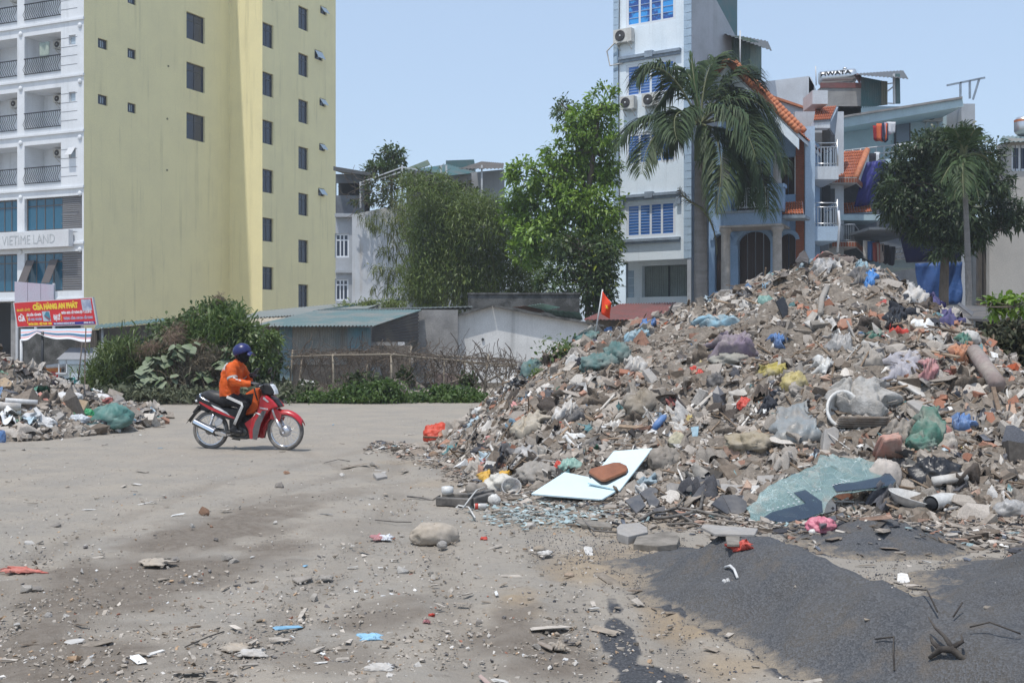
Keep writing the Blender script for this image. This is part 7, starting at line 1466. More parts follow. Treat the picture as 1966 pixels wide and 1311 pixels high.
for y in (-1, 1):
 hp_, kn, an = bq(600, 690, .09 * y), bq(782, 738, .185 * y), bq(690, 912, .165 * y); cap(hp_, hp_.lerp(kn, .5), .105, .092, M_TRS); cap(hp_.lerp(kn, .5), kn, .092, .072, M_TRS); cap(kn, kn.lerp(an, .4), .072, .066, M_TRS); cap(kn.lerp(an, .4), an, .066, .05, M_TRS)
 cap(an, bq(680, 945, .165 * y), .045, .045, M_SHOE); cap(bq(655, 965, .165 * y), bq(735, 985, .175 * y), .046, .034, M_SHOE); cap(bq(680, 945, .165 * y), bq(660, 962, .165 * y), .048, .046, M_SHOE)
mb = MB()
for a, b, ra, rb, m in seg: mb.tube([a, a.lerp(b, .5), b], [ra, (ra + rb) / 2, rb], m, 14); mb.ball(a, ra, m, 14, 8); mb.ball(b, rb, m, 14, 8)
tmp = link('tmp_body', mb.mesh('tmp_body')); tmp.data.materials.clear(); rm = tmp.modifiers.new('r', 'REMESH'); rm.mode = 'VOXEL'; rm.voxel_size = .0125; sm_ = tmp.modifiers.new('s', 'SMOOTH'); sm_.factor = .5; sm_.iterations = 5
dg = bpy.context.evaluated_depsgraph_get(); bme_ = bpy.data.meshes.new_from_object(tmp.evaluated_get(dg)); bpy.data.objects.remove(tmp); bme_.name = 'body'
mats_ = [M_JKT, M_TRS, M_MASK, M_SHOE]; bme_.materials.clear()
for m in mats_: bme_.materials.append(m)
cen = np.array([tuple(p.center) for p in bme_.polygons]); best = np.full(len(cen), 1e9); idx = np.zeros(len(cen), int)
for a, b, ra, rb, m in seg:
 a_, b_ = np.array(a), np.array(b); t = np.clip(((cen - a_) @ (b_ - a_)) / max(1e-9, ((b_ - a_) ** 2).sum()), 0, 1); d = np.linalg.norm(cen - a_ - t[:, None] * (b_ - a_), axis=1) - (ra + (rb - ra) * t); k = d < best; best[k] = d[k]; idx[k] = mats_.index(m)
bme_.polygons.foreach_set('material_index', idx.astype(np.int32)); bme_.polygons.foreach_set('use_smooth', np.ones(len(cen), bool))
co = np.empty(len(bme_.vertices) * 3, np.float32); bme_.vertices.foreach_get('co', co); co = co.reshape(-1, 3); no = np.empty_like(co).ravel(); bme_.vertices.foreach_get('normal', no); no = no.reshape(-1, 3)
fold = fbm(co[:, 0] * 9 + co[:, 2] * 14, co[:, 2] * 6 - co[:, 0] * 5 + co[:, 1] * 7, 5, 3) * .023 * (co[:, 2] < 1.28); co = co + no * fold[:, None]; bme_.vertices.foreach_set('co', co.astype(np.float32).ravel()); bme_.update()
body = link('body', bme_, H.root)
mb = MB(); hc = bq(702, 268, 0); ra_ = .135
def shell(u, v):
 a = 2 * math.pi * u; b = v * R(112) * (1 - .12 * math.cos(a)); return hc + Matrix.Rotation(R(-8), 3, 'Y') @ Vector((ra_ * 1.04 * math.sin(b) * math.cos(a), ra_ * .9 * math.sin(b) * math.sin(a), ra_ * .92 * math.cos(b)))
M_HELM = mat('blue_helmet', (.012, .017, .10), .35, spec=.5, col2=(.02, .025, .13), scale=5); mb.sheet(shell, 32, 12, M_HELM); hl = H.part(mb, 'helmet'); md = hl.modifiers.new('t', 'SOLIDIFY'); md.thickness = .012
mb = MB(); mb.sheet(lambda u, v: hc + Vector((.125 + .055 * v, (u - .5) * .2, .005 - .03 * v - .05 * (2 * u - 1) ** 2)), 8, 3, M_HELM); o = H.part(mb, 'helmet_peak', hl); md = o.modifiers.new('t', 'SOLIDIFY'); md.thickness = .008
mb = MB(); mb.tube([bq(690, 290, -.118), bq(700, 330, -.1), bq(722, 362, -.04), bq(722, 362, .04), bq(700, 330, .1), bq(690, 290, .118)], .007, M_MASK, 5); H.part(mb, 'chin_strap', hl)
for s_ in (-.034, .034): mb = MB(); mb.ball(bq(757, 286, s_), (.008, .016, .008), M_SHOE, 8, 6); H.part(mb, 'eye')
def band(a, b, t, r, w_, m, nm):
 c = a.lerp(b, t); dz = (b - a).normalized(); q = dz.to_track_quat('Z', 'Y').to_matrix().to_4x4(); mb = MB(); mb.lathe([(r, -w_), (r + .002, 0), (r - .002, w_)], m, 20, Matrix.Translation(c) @ q, caps=False); H.part(mb, nm)
band(sh, el, .62, .080, .016, M_REFL, 'reflective_band'); band(sh2, el2, .62, .080, .016, M_REFL, 'reflective_band')
mb = MB(); pts = [bq(612, 372, -.17), bq(602, 400, -.235), bq(604, 432, -.262)]
for p0, p1 in zip(pts, pts[1:]): mb.bar(p0, p1, .022, .012, M_REFL, (0, 1, 0))
H.part(mb, 'reflective_band')
for a, b, t in ((715, 498, .0), (740, 512, .0), (768, 520, .0)): mb = MB(); mb.box(bq(a, b, -.262 - .058), (.038, .006, .018), M_WPRINT, (0, R(12), 0)); H.part(mb, 'white_print')
mb = MB(); mb.box(bq(556, 432, -.1), (.006, .10, .05), M_WPRINT, (0, R(18), 0)); H.part(mb, 'white_print')
for y in (-1, 1):
 hp_, kn, an = bq(612, 676, .09 * y), bq(782, 738, .185 * y), bq(690, 912, .165 * y)
 for k in (-1, 0, 1):
  pts = []; rr = []
  for i in range(14):
   t = i / 13; p = hp_.lerp(kn, t * 1.7) if t < .588 else kn.lerp(an, (t - .588) / .412); r_ = np.interp(t, [0, .3, .588, .75, 1], [.115, .095, .078, .07, .056]); dv = (kn - hp_ if t < .588 else an - kn).normalized(); sd = Vector((-dv.z, 0, dv.x)) if True else None
   pts.append(p + Vector((0, y * (r_ + .006), 0)) + sd * (k * .015 + (.012 if t < .588 else .0)))
  mb = MB(); mb.tube(pts, .0055, M_WPRINT, 5); H.part(mb, 'trouser_stripe')
def glove(c, fw, side, curl, r=.0105):
 """c: palm centre; fw: forward; side: towards the little finger"""
 fw = fw.normalized(); side = (side - fw * side.dot(fw)).normalized(); dn = fw.cross(side); dn = dn if dn.z < 0 else -dn; mb = MB()
 for a in (-.027, -.009, .009, .027): mb.tube([c - fw * .035 + side * a * .8, c + side * a, c + fw * .04 + side * a], [.017, .017, .014], M_GLOVE, 8); 
 for a, L in zip((-.030, -.010, .010, .029), (.070, .080, .074, .056)):
  p0 = c + fw * .04 + side * a; p1 = p0 + (fw * math.cos(curl * .6) + dn * math.sin(curl * .6)) * L * .42; p2 = p1 + (fw * math.cos(curl * 1.5) + dn * math.sin(curl * 1.5)) * L * .33; p3 = p2 + (fw * math.cos(curl * 2.3) + dn * math.sin(curl * 2.3)) * L * .28
  mb.tube([p0, p1, p2, p3], [r, r, r * .92, r * .75], M_GLOVE, 7)
 t0 = c - fw * .02 - side * .03; mb.tube([t0, t0 - side * .022 + fw * .025 + dn * .012, t0 - side * .018 + fw * .055 + dn * .03], [.013, .012, .009], M_GLOVE, 7); H.part(mb, 'glove')
glove(bq(882, 548, -.25), Vector((1, 0, -.05)), Vector((0, -1, 0)), 1.15); glove(bq(785, 484, .085), Vector((.8, -.2, .45)), Vector((-.2, .3, -.5)), .9)
PH = Own('phone', 'dark smartphone held up in the rider far hand', 'phone', (BX, YB0, GZ0), BROT)
pc = bq(828, 456, .075); mb = MB(); mb.box(pc, (.008, .078, .155), M_BLK, (0, R(30), R(25))); PH.part(mb, 'case', bev=.003); mb = MB(); mb.box(pc + Vector((-.004, -.002, .002)), (.004, .068, .142), mat('phone_screen', (.10, .13, .2), .08, fine=0), (0, R(30), R(25))); PH.part(mb, 'screen')
# == WHAT LIES ON THE HEAPS AND THE YARD
_hy = np.linspace(5.0, 26, 1500)
def hitf(px, py):
 xs = (px - CX) / FPX * _hy; zs = EYE - (py - CY) / FPX * _hy; hh = h_all(xs, _hy); k = np.nonzero(zs <= hh)[0]; i = k[0] if len(k) else len(_hy) - 1
 if px > 780 and py < 900 and (not len(k) or _hy[i] > _RY(xs[i]) + .4):
  i = int(np.argmin(np.where((h_pile(xs, _hy) > .05) & (_hy < _RY(xs) + .3), zs - hh, 99)))
  return Vector((xs[i], _hy[i], hh[i]))
 return Vector((xs[i], _hy[i], EYE - (py - CY) / FPX * _hy[i]))
def ray_plane(px, py, o, n):
 d = Vector(((px - CX) / FPX, 1, -(py - CY) / FPX)); e = Vector((0, 0, EYE)); return e + d * ((o - e).dot(n) / d.dot(n))
def dusty(name, c, rough=.85, dust=.35, **k):
 d = (.33, .295, .255); g = dust * .5; c = tuple(a * (1 - g) + b * g for a, b in zip(c, d)); dust = min(.85, dust * 2.1); return mat(name, c, rough, col2=tuple(a * (1 - dust) + b * dust for a, b in zip(c, d)), scale=k.pop('scale', 5), lo=.38, hi=.68, bmp=k.pop('bmp', .4), bscale=k.pop('bscale', 14), bdist=.02, **k)
def sack(px, py, wpx, hpx, m, name, label, cat, group=None, seed=0, knot=False, deep=.75, amp=.16, tilt=0.0, sub=None, fr=2.2, sink=.12):
 """crumpled bag: (px, py) is the middle of its foot"""
 p = hitf(px, py); k = p.y / FPX; rx, rz = wpx * k / 2, hpx * k / 2; ry = rx * deep; nu, nv = 44, 24
 r_ = np.random.default_rng(seed + int(px) * 7 + int(py)); off = r_.uniform(0, 50, 3)
 U, V = np.meshgrid(np.linspace(0, 2 * np.pi, nu, endpoint=False), np.linspace(0, np.pi, nv + 1)); x = np.sin(V) * np.cos(U); y = np.sin(V) * np.sin(U); z = -np.cos(V)
 d1_ = fbm(x * fr + off[0] + z * 1.3, y * fr + off[1] - z * 1.7, seed, 3); d2_ = np.abs(fbm(x * fr * 1.6 + off[2] - z, y * fr * 1.6 + z * 2.1, seed + 3, 3)); d3_ = np.abs(fbm(x * fr * 3.1 + off[0], y * fr * 2.2 + z * fr * 2.6 + off[1], seed + 6, 2)); pl = np.sin(U * 9 + 5 * d1_ + off[0]) * np.clip(z + .3, 0, 1) ** 1.5
 s = 1 + amp * 1.7 * d1_ - amp * 1.8 * d2_ - amp * 1.3 * d3_ + amp * .8 + amp * .32 * pl
 if knot: s = s + .5 * np.exp(-((z - 1) / .12) ** 2)
 x, y, z = x * s * rx, y * s * ry, z * s * rz; z = np.where(z < -rz * .55, -rz * .55 + (z + rz * .55) * .35, z) + rz * (.55 + .1)
 c, q = math.cos(tilt), math.sin(tilt); x, z = x * c - z * q, x * q + z * c
 v = np.stack([x, y, z - sink * rz], -1).reshape(-1, 3); f = [(j * nu + i, j * nu + (i + 1) % nu, (j + 1) * nu + (i + 1) % nu, (j + 1) * nu + i) for j in range(nv) for i in range(nu)]
 me = np_mesh(name, v, np.array(f), m, smooth=True); o = link(name, me); o.location = (p.x, p.y + ry * .45, p.z); o.rotation_euler = (0, 0, r_.uniform(-.3, .3)); return tag(o, label, cat, group)
def drape(q, m, name, label, cat, amp=.05, lift=.03, nu=24, nv=18, seed=1, group=None, fold=2.2):
 """cloth or film lying on the slope; q: its four corners in the photo (upper left, upper right, lower right, lower left)"""
 k = 5; gxy = [[hitf(*[(q[0][c] * (1 - u) + q[1][c] * u) * (1 - v) + (q[3][c] * (1 - u) + q[2][c] * u) * v for c in (0, 1)]) for u in np.linspace(0, 1, k)] for v in np.linspace(0, 1, k)]
 A_ = np.array([[tuple(p) for p in r] for r in gxy]); vs = np.empty((nv + 1, nu + 1, 3))
 for j in range(nv + 1):
  for i in range(nu + 1):
   u, v = i / nu * (k - 1), j / nv * (k - 1); a, b = min(int(u), k - 2), min(int(v), k - 2); u -= a; v -= b
   vs[j, i] = (A_[b, a] * (1 - u) + A_[b, a + 1] * u) * (1 - v) + (A_[b + 1, a] * (1 - u) + A_[b + 1, a + 1] * u) * v
 U, V = np.meshgrid(np.linspace(0, 1, nu + 1), np.linspace(0, 1, nv + 1)); sz = np.linalg.norm(A_[0, 0] - A_[-1, -1]); ph = seed * 1.7
 amp = min(amp, .16 * sz); w2 = fbm(U * 2.2 + ph, V * 2.2, seed, 3)
 h = lift + amp * (.55 * np.abs(np.sin(U * 3.1 * fold + 2.2 * V + ph + 4 * w2)) + 1.5 * np.abs(fbm(U * 4 + ph, V * 4 + w2, seed + 2, 4)) + .35 * np.abs(np.sin(V * 9 + U * 4 + 7 * w2)) - .1)
 h = h * np.clip(np.minimum.reduce([U, V, 1 - U, 1 - V]) * 6 + .2, 0, 1); vs[:, :, 2] += h; vs[:, :, 1] -= h * .7
 e = fbm(U * 4 + ph, V * 4 + 9, seed + 4, 4) * .34 * sz; vs[:, :, 0] += e * (np.abs(U - .5) * 2) ** 2; vs[:, :, 2] += np.abs(e) * .0
 i_ = np.arange(nu)[None, :] + np.arange(nv)[:, None] * (nu + 1); i_ = i_.ravel(); f = np.stack([i_, i_ + 1, i_ + nu + 2, i_ + nu + 1], 1)
 o = link(name, np_mesh(name, vs.reshape(-1, 3), f, m, smooth=True)); md = o.modifiers.new('t', 'SOLIDIFY'); md.thickness = .008; md.offset = 1; return tag(o, label, cat, group)
def flat(pts, base, n, th, m, name, label, cat, lift=.02, bev=.004, group=None, parent=None):
 """rigid plate: outline in the photo, on the plane through the point below `base` with normal n"""
 n = Vector(n).normalized(); o_ = hitf(*base) + Vector((0, 0, lift)); a = [ray_plane(x, y, o_, n) for x, y in pts]; mb = MB(); mb.prism(a, -n * th, m); o = mb.build(name, parent, label=label, cat=cat, group=group)
 if bev: b = o.modifiers.new('b', 'BEVEL'); b.width = bev; b.segments = 1; b.limit_method = 'ANGLE'
 return o
def rod(pts, r, m, name, label, cat, lift=.03, n=8, group=None):
 mb = MB(); mb.tube([hitf(x, y) + Vector((0, 0, lift + (z if z else 0))) for x, y, z in pts], r, m, n); return mb.build(name, label=label, cat=cat, group=group)
M_BOARD = mat('pale_board', (.62, .76, .80), .35, col2=(.58, .72, .76), scale=2, fine=.02); M_BOARDE = mat('board_edge', (.25, .38, .36), .5)
M_LEATHER = mat('brown_leather', (.27, .105, .05), .5, col2=(.20, .075, .035), scale=6, bmp=.3); M_BLKP = dusty('black_film', (.012, .012, .015), .3, .02, spec=.6, bmp=.5)
M_CONCB = dusty('block_concrete', (.30, .29, .28), .95, .3); M_WHTB = dusty('dusty_white', (.58, .57, .55), .8, .45); M_GREYSK = dusty('grey_sack', (.26, .245, .225), .9, .5); M_BEIGE = dusty('beige_sack', (.40, .34, .27), .9, .4); M_TAUPE = dusty('taupe_sack', (.17, .15, .13), .95, .5)
M_TEALC = dusty('teal_net', (.055, .15, .15), .85, .25); M_GRNC = dusty('green_cloth', (.02, .15, .11), .8, .3); M_BLUEF = dusty('blue_film', (.05, .17, .42), .5, .2); M_LBLUE = dusty('light_blue_film', (.22, .40, .50), .5, .25); M_PURP = dusty('purple_cloth', (.16, .12, .19), .9, .35); M_INDI = dusty('indigo_cloth', (.045, .04, .15), .85, .1)
M_ORGC = dusty('orange_cloth', (.46, .16, .06), .85, .25); M_PINK = dusty('pink_cloth', (.42, .16, .18), .8, .3); M_LAV = dusty('lavender_cloth', (.36, .36, .42), .85, .3); M_REDF = dusty('red_film', (.55, .05, .03), .45, .1); M_YELF = dusty('yellow_film', (.42, .34, .10), .5, .3); M_DKGRY = dusty('dark_grey_film', (.05, .052, .06), .6, .25); M_BRNC = dusty('brown_blanket', (.10, .065, .065), .9, .3); M_OLIVE = dusty('olive_cloth', (.24, .20, .04), .85, .3)
M_CLEAR = dusty('milky_film', (.50, .50, .50), .3, .3, alpha=.7, spec=.5); M_SLATE = dusty('slate_tile', (.045, .05, .062), .45, .14, bmp=.2); M_TERR = dusty('terracotta', (.42, .16, .08), .85, .2); M_SALM = dusty('salmon_plastic', (.45, .15, .11), .5, .2); M_PORC = dusty('porcelain', (.66, .66, .64), .25, .25, scale=7); M_CARD = dusty('cardboard', (.34, .245, .15), .85, .2); M_TIMB = dusty('old_timber', (.16, .11, .075), .9, .4, scale=9); M_RUBB = dusty('hose_rubber', (.022, .022, .024), .6, .3)
# ---- front of the heap: boards, case, broken windscreen
flat([(1178, 866), (1253, 860), (1190, 941), (1128, 926)], (1186, 948), (-.06, -.42, .9), .022, M_BOARD, 'board', 'pale blue-white board leaning up the heap behind the brown case', 'board', .12)
flat([(1020, 947), (1084, 906), (1202, 931), (1156, 958)], (1090, 955), (0, -.2, 1), .022, M_BOARD, 'board', 'pale blue-white board lying flat at the foot of the heap', 'board', .15)
flat([(1153, 959), (1162, 964), (1206, 937), (1202, 931)], (1156, 962), (0, -.12, 1), .02, M_BOARDE, 'glass_offcut', 'green-edged glass offcut under the corner of the flat pale board', 'glass offcut', .03)
o_ = hitf(1165, 925) + Vector((0, 0, .1)); cs = Own('case', 'flat brown leather case lying on the two pale boards', 'case', o_)
def ring(pts, o, n): return [ray_plane(x, y, o, n) for x, y in pts]
nrm = Vector((-.05, -.32, .92)).normalized(); ol = [(1130, 905), (1134, 899), (1178, 887), (1190, 887), (1203, 893), (1206, 899), (1202, 904), (1164, 920), (1154, 920), (1147, 916)]; oo = hitf(1160, 922) + Vector((0, 0, .27))
mb = MB(); mb.prism([p - o_ for p in ring(ol, oo, nrm)], -nrm * .035, M_LEATHER); cs.part(mb, 'lid', bev=.012); mb = MB(); mb.prism([p - o_ - nrm * .037 for p in ring(ol, oo, nrm)], -nrm * .04, M_BLKP); cs.part(mb, 'underside', bev=.01)
def crack_mat():
 m, t, p, o = nodes('cracked_glass'); v = coord(t); vo = N(t, 'ShaderNodeTexVoronoi', feature='DISTANCE_TO_EDGE', Scale=34.0); t.links.new(v, vo.inputs[0]); vo2 = N(t, 'ShaderNodeTexVoronoi', feature='DISTANCE_TO_EDGE', Scale=7.0); t.links.new(v, vo2.inputs[0])
 z = ramp(t, noise(t, v, 2.2, 3), .48, .66); l1 = ramp(t, vo.outputs[0], .07, .0); mu = N(t, 'ShaderNodeMath', operation='MULTIPLY'); t.links.new(l1, mu.inputs[0]); t.links.new(z, mu.inputs[1]); l2 = ramp(t, vo2.outputs[0], .012, .0); mx = N(t, 'ShaderNodeMath', operation='MAXIMUM'); t.links.new(mu.outputs[0], mx.inputs[0]); t.links.new(l2, mx.inputs[1])
 c = mixc(t, mx.outputs[0], (.25, .38, .37), (.50, .62, .61)); c = mixc(t, ramp(t, noise(t, v, 5, 5), .55, .75), c, (.36, .36, .32)); t.links.new(c, p.inputs['Base Color']); al = N(t, 'ShaderNodeMapRange'); t.links.new(mx.outputs[0], al.inputs[0]); al.inputs[3].default_value = .4; al.inputs[4].default_value = .75; t.links.new(al.outputs[0], p.inputs['Alpha']); p.inputs['Roughness'].default_value = .12; p.inputs['Specular IOR Level'].default_value = .6
 bump(t, p, mx.outputs[0], .3, .004); return m
M_CRACK = crack_mat(); M_FRIT = mat('windscreen_black_band', (.04, .06, .09), .15, spec=.6, fine=0, alpha=.72)
a_, b_, c_ = hitf(1450, 1003) + Vector((0, 0, .02)), hitf(1716, 942) + Vector((0, 0, .14)), hitf(1592, 900) + Vector((0, 0, .16)); nw = (b_ - a_).cross(c_ - a_).normalized(); nw = nw if nw.z > 0 else -nw
W_ = Own('windscreen', 'shattered pale green car windscreen with a dark band, lying at the heap foot', 'windscreen', a_)
ol = [(1438, 998), (1441, 986), (1433, 972), (1452, 966), (1460, 950), (1485, 938), (1515, 925), (1545, 915), (1568, 905), (1575, 880), (1590, 886), (1600, 879), (1612, 890), (1650, 886), (1680, 896), (1706, 914), (1720, 932), (1712, 941), (1660, 953), (1608, 960), (1590, 972), (1582, 990), (1545, 1002), (1505, 1011), (1470, 1009)]
bm = bmesh.new(); vs_ = [bm.verts.new(ray_plane(x, y, a_, nw) - a_) for x, y in ol]; bm.faces.new(vs_); bmesh.ops.triangulate(bm, faces=bm.faces); bmesh.ops.subdivide_edges(bm, edges=bm.edges, cuts=4, use_grid_fill=True)
me = bpy.data.meshes.new('glass'); bm.to_mesh(me); bm.free(); me.materials.append(M_CRACK)
ctr = (a_ + b_ + c_) / 3 - a_
for v in me.vertices: d = (v.co - ctr).length; v.co += nw * (.07 - .10 * d * d + .012 * math.sin(v.co.x * 31) * math.sin(v.co.y * 27))
o = link('glass', me, W_.root); md = o.modifiers.new('t', 'SOLIDIFY'); md.thickness = .006
def bulge(p): d = (p - a_ - ctr).length; return nw * (.07 - .10 * d * d + .016)
for k, pl in enumerate(([(1606, 958), (1598, 946), (1640, 941), (1690, 928), (1704, 914), (1720, 932), (1712, 941), (1660, 952)], [(1462, 994), (1482, 986), (1548, 976), (1524, 958), (1546, 954), (1578, 974), (1580, 990), (1545, 1000), (1500, 1003)])):
 mb = MB(); pp = [ray_plane(x, y, a_, nw) for x, y in pl]; mb.prism([p + bulge(p) - a_ for p in pp], nw * .004, M_FRIT); W_.part(mb, 'dark_band')
mb = MB()
for x, y in [(1600 + i * 6, 948 - i * 1.6) for i in range(6)] + [(1560 + 7 * i, 957 - i) for i in range(3)] + [(1514 + i * 5, 958 + i * 4) for i in range(5)] + [(1474 + i * 10, 984 - i * 1.6) for i in range(7)]: p = ray_plane(x, y, a_, nw); mb.box(p + bulge(p) - a_ + nw * .01, (.022, .009, .003), M_PALE, (R(20), 0, .4))
W_.part(mb, 'light_dashes', kind='stuff')
hp = Heap(); n = 650; px = rng.normal(1050, 75, n); py = rng.normal(988, 15, n); y_ = EYE * FPX / (py - CY); x_ = (px - CX) / FPX * y_; s = np.exp(rng.normal(-3.95, .5, n)); hp.boxes(np.stack([x_, y_, h_all(x_, y_) + .012], 1), np.stack([s * 1.5, s, np.full(n, .004)], 1), pick([(5, (150, 166, 166)), (3, (176, 190, 189)), (4, (140, 142, 136))], n, .1), .16, .3); hp.build('glass_shards', M_SHINY)
for i, (pts, base, nn, lab) in enumerate([([(1279, 931), (1288, 926), (1318, 931), (1316, 955), (1281, 949)], (1298, 955), (-.1, -.75, .65), 'small square slate tile at the heap foot, next to another'), ([(1318, 933), (1326, 925), (1357, 929), (1346, 949), (1316, 947)], (1332, 950), (.05, -.7, .7), 'slate tile propped against a big curved shard'), ([(1328, 955), (1343, 935), (1368, 919), (1381, 921), (1383, 934), (1366, 965), (1338, 962)], (1352, 966), (.25, -.55, .8), 'big curved slate shard leaning among the dark tiles'), ([(1334, 918), (1350, 905), (1372, 904), (1380, 916), (1370, 922), (1345, 930)], (1355, 932), (0, -.6, .8), 'broken slate piece behind the big curved shard'), ([(1386, 950), (1412, 949), (1433, 962), (1436, 976), (1424, 988), (1404, 984)], (1412, 990), (.1, -.55, .8), 'dark slate shard touching the windscreen edge'), ([(1366, 967), (1386, 950), (1404, 985), (1396, 986)], (1396, 990), (.2, -.6, .7), 'narrow dark slate sliver in front of the curved shard'), ([(1228, 946), (1246, 935), (1264, 937), (1262, 950), (1240, 958)], (1245, 962), (0, -.4, .9), 'dull slate fragment between the boards and the tiles'), ([(1240, 955), (1255, 948), (1267, 962), (1262, 972), (1247, 972)], (1255, 976), (-.2, -.5, .8), 'crumpled dark scrap below the dull slate fragment'), ([(1200, 960), (1228, 948), (1240, 970), (1222, 985)], (1224, 988), (0, -.3, .9), 'brownish slate flake near the glass offcut'), ([(1253, 978), (1276, 970), (1278, 986), (1262, 990)], (1265, 992), (.2, -.6, .7), 'small upright slate chip over the black hoses')]):
 flat(list(pts), base, nn, .02, M_SLATE, 'slate_tile', lab, 'tile', .05, .003, 'dark slate tiles at the heap foot')
for pts, base, nn, lab, m in (([(1436, 932), (1474, 930), (1476, 948), (1438, 951)], (1455, 953), (0, -.6, .8), 'small white tile piece left of the windscreen', M_PORC), ([(1454, 913), (1486, 911), (1490, 928), (1453, 930)], (1470, 932), (0, -.55, .8), 'pale grey tile above the small white one', M_CONCB), ([(1383, 928), (1434, 932), (1432, 952), (1386, 948)], (1410, 953), (0, -.4, .9), 'rough concrete flake between slate and white tile', M_CONCB)):
 flat(pts, base, nn, .035, m, 'tile', lab, 'tile', .04, .004)
flat([(1216, 1044), (1222, 1030), (1270, 1021), (1296, 1021), (1305, 1031), (1300, 1044), (1262, 1048)], (1260, 1046), (0, -.03, 1), .05, M_WOODG, 'plank', 'grey weathered plank half buried at the gravel edge', 'plank', .05)
flat([(1184, 1012), (1190, 1006), (1228, 1003), (1242, 1012), (1244, 1021), (1206, 1030), (1186, 1024)], (1215, 1026), (0, -.05, 1), .07, M_CONCB, 'concrete_slab', 'thick broken concrete slab lying behind the weathered plank', 'slab', .08)
flat([(1346, 1011), (1350, 1006), (1455, 1014), (1449, 1026), (1372, 1024)], (1400, 1026), (0, -.03, 1), .02, M_CONCB, 'panel', 'flat grey panel lying just below the windscreen', 'panel', .03)
flat([(1393, 1028), (1421, 1027), (1420, 1044), (1396, 1044)], (1408, 1042), (0, -.02, 1), .02, M_WOODG, 'tile', 'small grey square tile on the dark gravel', 'tile', .03)
flat([(1104, 998), (1112, 996), (1172, 1003), (1174, 1012), (1120, 1008)], (1140, 1010), (0, -.03, 1), .03, M_WOODG, 'lath', 'grey lath lying beside the glass shards', 'lath', .03)
flat([(1576, 1010), (1570, 1000), (1618, 983), (1622, 990)], (1598, 1003), (0, -.05, 1), .03, M_SLATE, 'strip', 'dark strip lying right of the windscreen corner', 'strip', .04)
flat([(1578, 965), (1594, 955), (1606, 970), (1604, 980), (1584, 985)], (1594, 985), (0, -.5, .8), .012, M_CLEAR, 'plastic_tub', 'clear plastic tub resting on the windscreen band', 'tub', .06)
for k, (pts, lab) in enumerate((([(1228, 1003, 0), (1250, 994, .02), (1290, 992, .03), (1330, 1008, 0)], 'long black hose looping left of the windscreen'), ([(1258, 1000, 0), (1280, 1003, .02), (1320, 998, .03), (1345, 985, .02), (1350, 960, .05)], 'black hose rising to the slate shards'), ([(1262, 990, 0), (1300, 984, .02), (1340, 990, .02), (1400, 1000, 0)], 'flat black strip running towards the windscreen'), ([(1280, 1012, 0), (1330, 1012, .01), (1380, 1022, 0)], 'thin black cable along the gravel edge'), ([(1118, 1004, 0), (1140, 1024, 0), (1190, 1028, 0)], 'dark bent strip by the concrete slab'), ([(1300, 985, .03), (1315, 970, .06), (1300, 955, .05)], 'short black loop beside the square slate tile'))):
 rod(pts, .016 if k < 3 else .009, M_RUBB, 'hose', lab, 'hose', .025, 7, 'black hoses and strips')
B3 = Own('rubber_strip', 'thick black rubber moulding with a raised end at the yard side of the heap', 'moulding', hitf(900, 985))
def lpx(x, y, z=0): return hitf(x, y) + Vector((0, 0, z)) - B3.root.location
mb = MB(); 
for a, b in (((838, 972), (905, 975)), ((905, 974), (947, 962)), ((850, 962), (895, 965)), ((893, 966), (945, 956))): mb.bar(lpx(*a, .05), lpx(*b, .05), .07, .08, M_RUBB)
B3.part(mb, 'moulding', bev=.008)
for (px, py, r_, h, m, nm, lab, cat) in ((859, 966, .062, .075, M_PORC, 'cup', 'upturned white cup on the black rubber moulding', 'cup'),):
 p = hitf(px, py) + Vector((0, 0, .09)); mb = MB(); mb.lathe([(r_ * .8, 0), (r_ * 1.0, h * .3), (r_ * .95, h), (r_ * .6, h * 1.05)], m, 18, Matrix.Translation(p)); mb.build(nm, label=lab, cat=cat)
sack(948, 968, 26, 24, M_PORC, 'white_bundle', 'small white rounded bundle at the end of the black rubber moulding', 'bundle', amp=.08)
rod([(930, 958, .1), (915, 968, .12), (900, 980, .08), (888, 985, .02), (876, 982, .02), (880, 978, .02), (900, 984, .03), (912, 1000, .01)], .008, M_PORC, 'cable', 'pale looped cable across the black rubber moulding', 'cable', .02, 6)
rod([(782, 956, 0), (805, 958, 0), (830, 963, 0), (845, 960, .03)], .009, M_RUBB, 'cable', 'dark cable trailing left from the black rubber moulding', 'cable', .015, 6)
p = hitf(922, 978); mb = MB(); mb.tube([p + Vector((-.06, 0, .03)), p + Vector((.06, .01, .03))], [.028, .028], M_PORC, 12); mb.tube([p + Vector((-.05, 0, .03)), p + Vector((-.02, 0, .03))], [.0285, .0285], M_REDF, 12); mb.build('tin_can', label='small white and red can by the black moulding', cat='can')
sack(834, 1042, 96, 50, M_BEIGE, 'sack', 'slumped beige sack lying alone on the yard', 'sack', amp=.10, deep=.62, sink=.2)
p = hitf(849, 1049); mb = MB()
sack(849, 1052, 19, 17, M_CONCB, 'stone', 'grey stone against the slumped beige sack', 'stone', amp=.12)
M_OBAG = mat('orange_red_bag', (.56, .07, .035), .5, col2=(.42, .045, .025), scale=5, bmp=.4, bscale=9, bdist=.03); sack(842, 845, 50, 40, M_OBAG, 'plastic_bag', 'orange-red bag gaping open beside the far left foot of the heap', 'bag', amp=.2, tilt=.15)
sack(850, 830, 26, 14, M_DKGRY, 'bag_content', 'dark rubbish bulging out of the orange-red bag', 'rubbish', amp=.2); sack(832, 878, 18, 15, dusty('coconut', (.22, .12, .06), .9, .3), 'coconut', 'brown coconut lying at the heap foot', 'coconut', amp=.06)
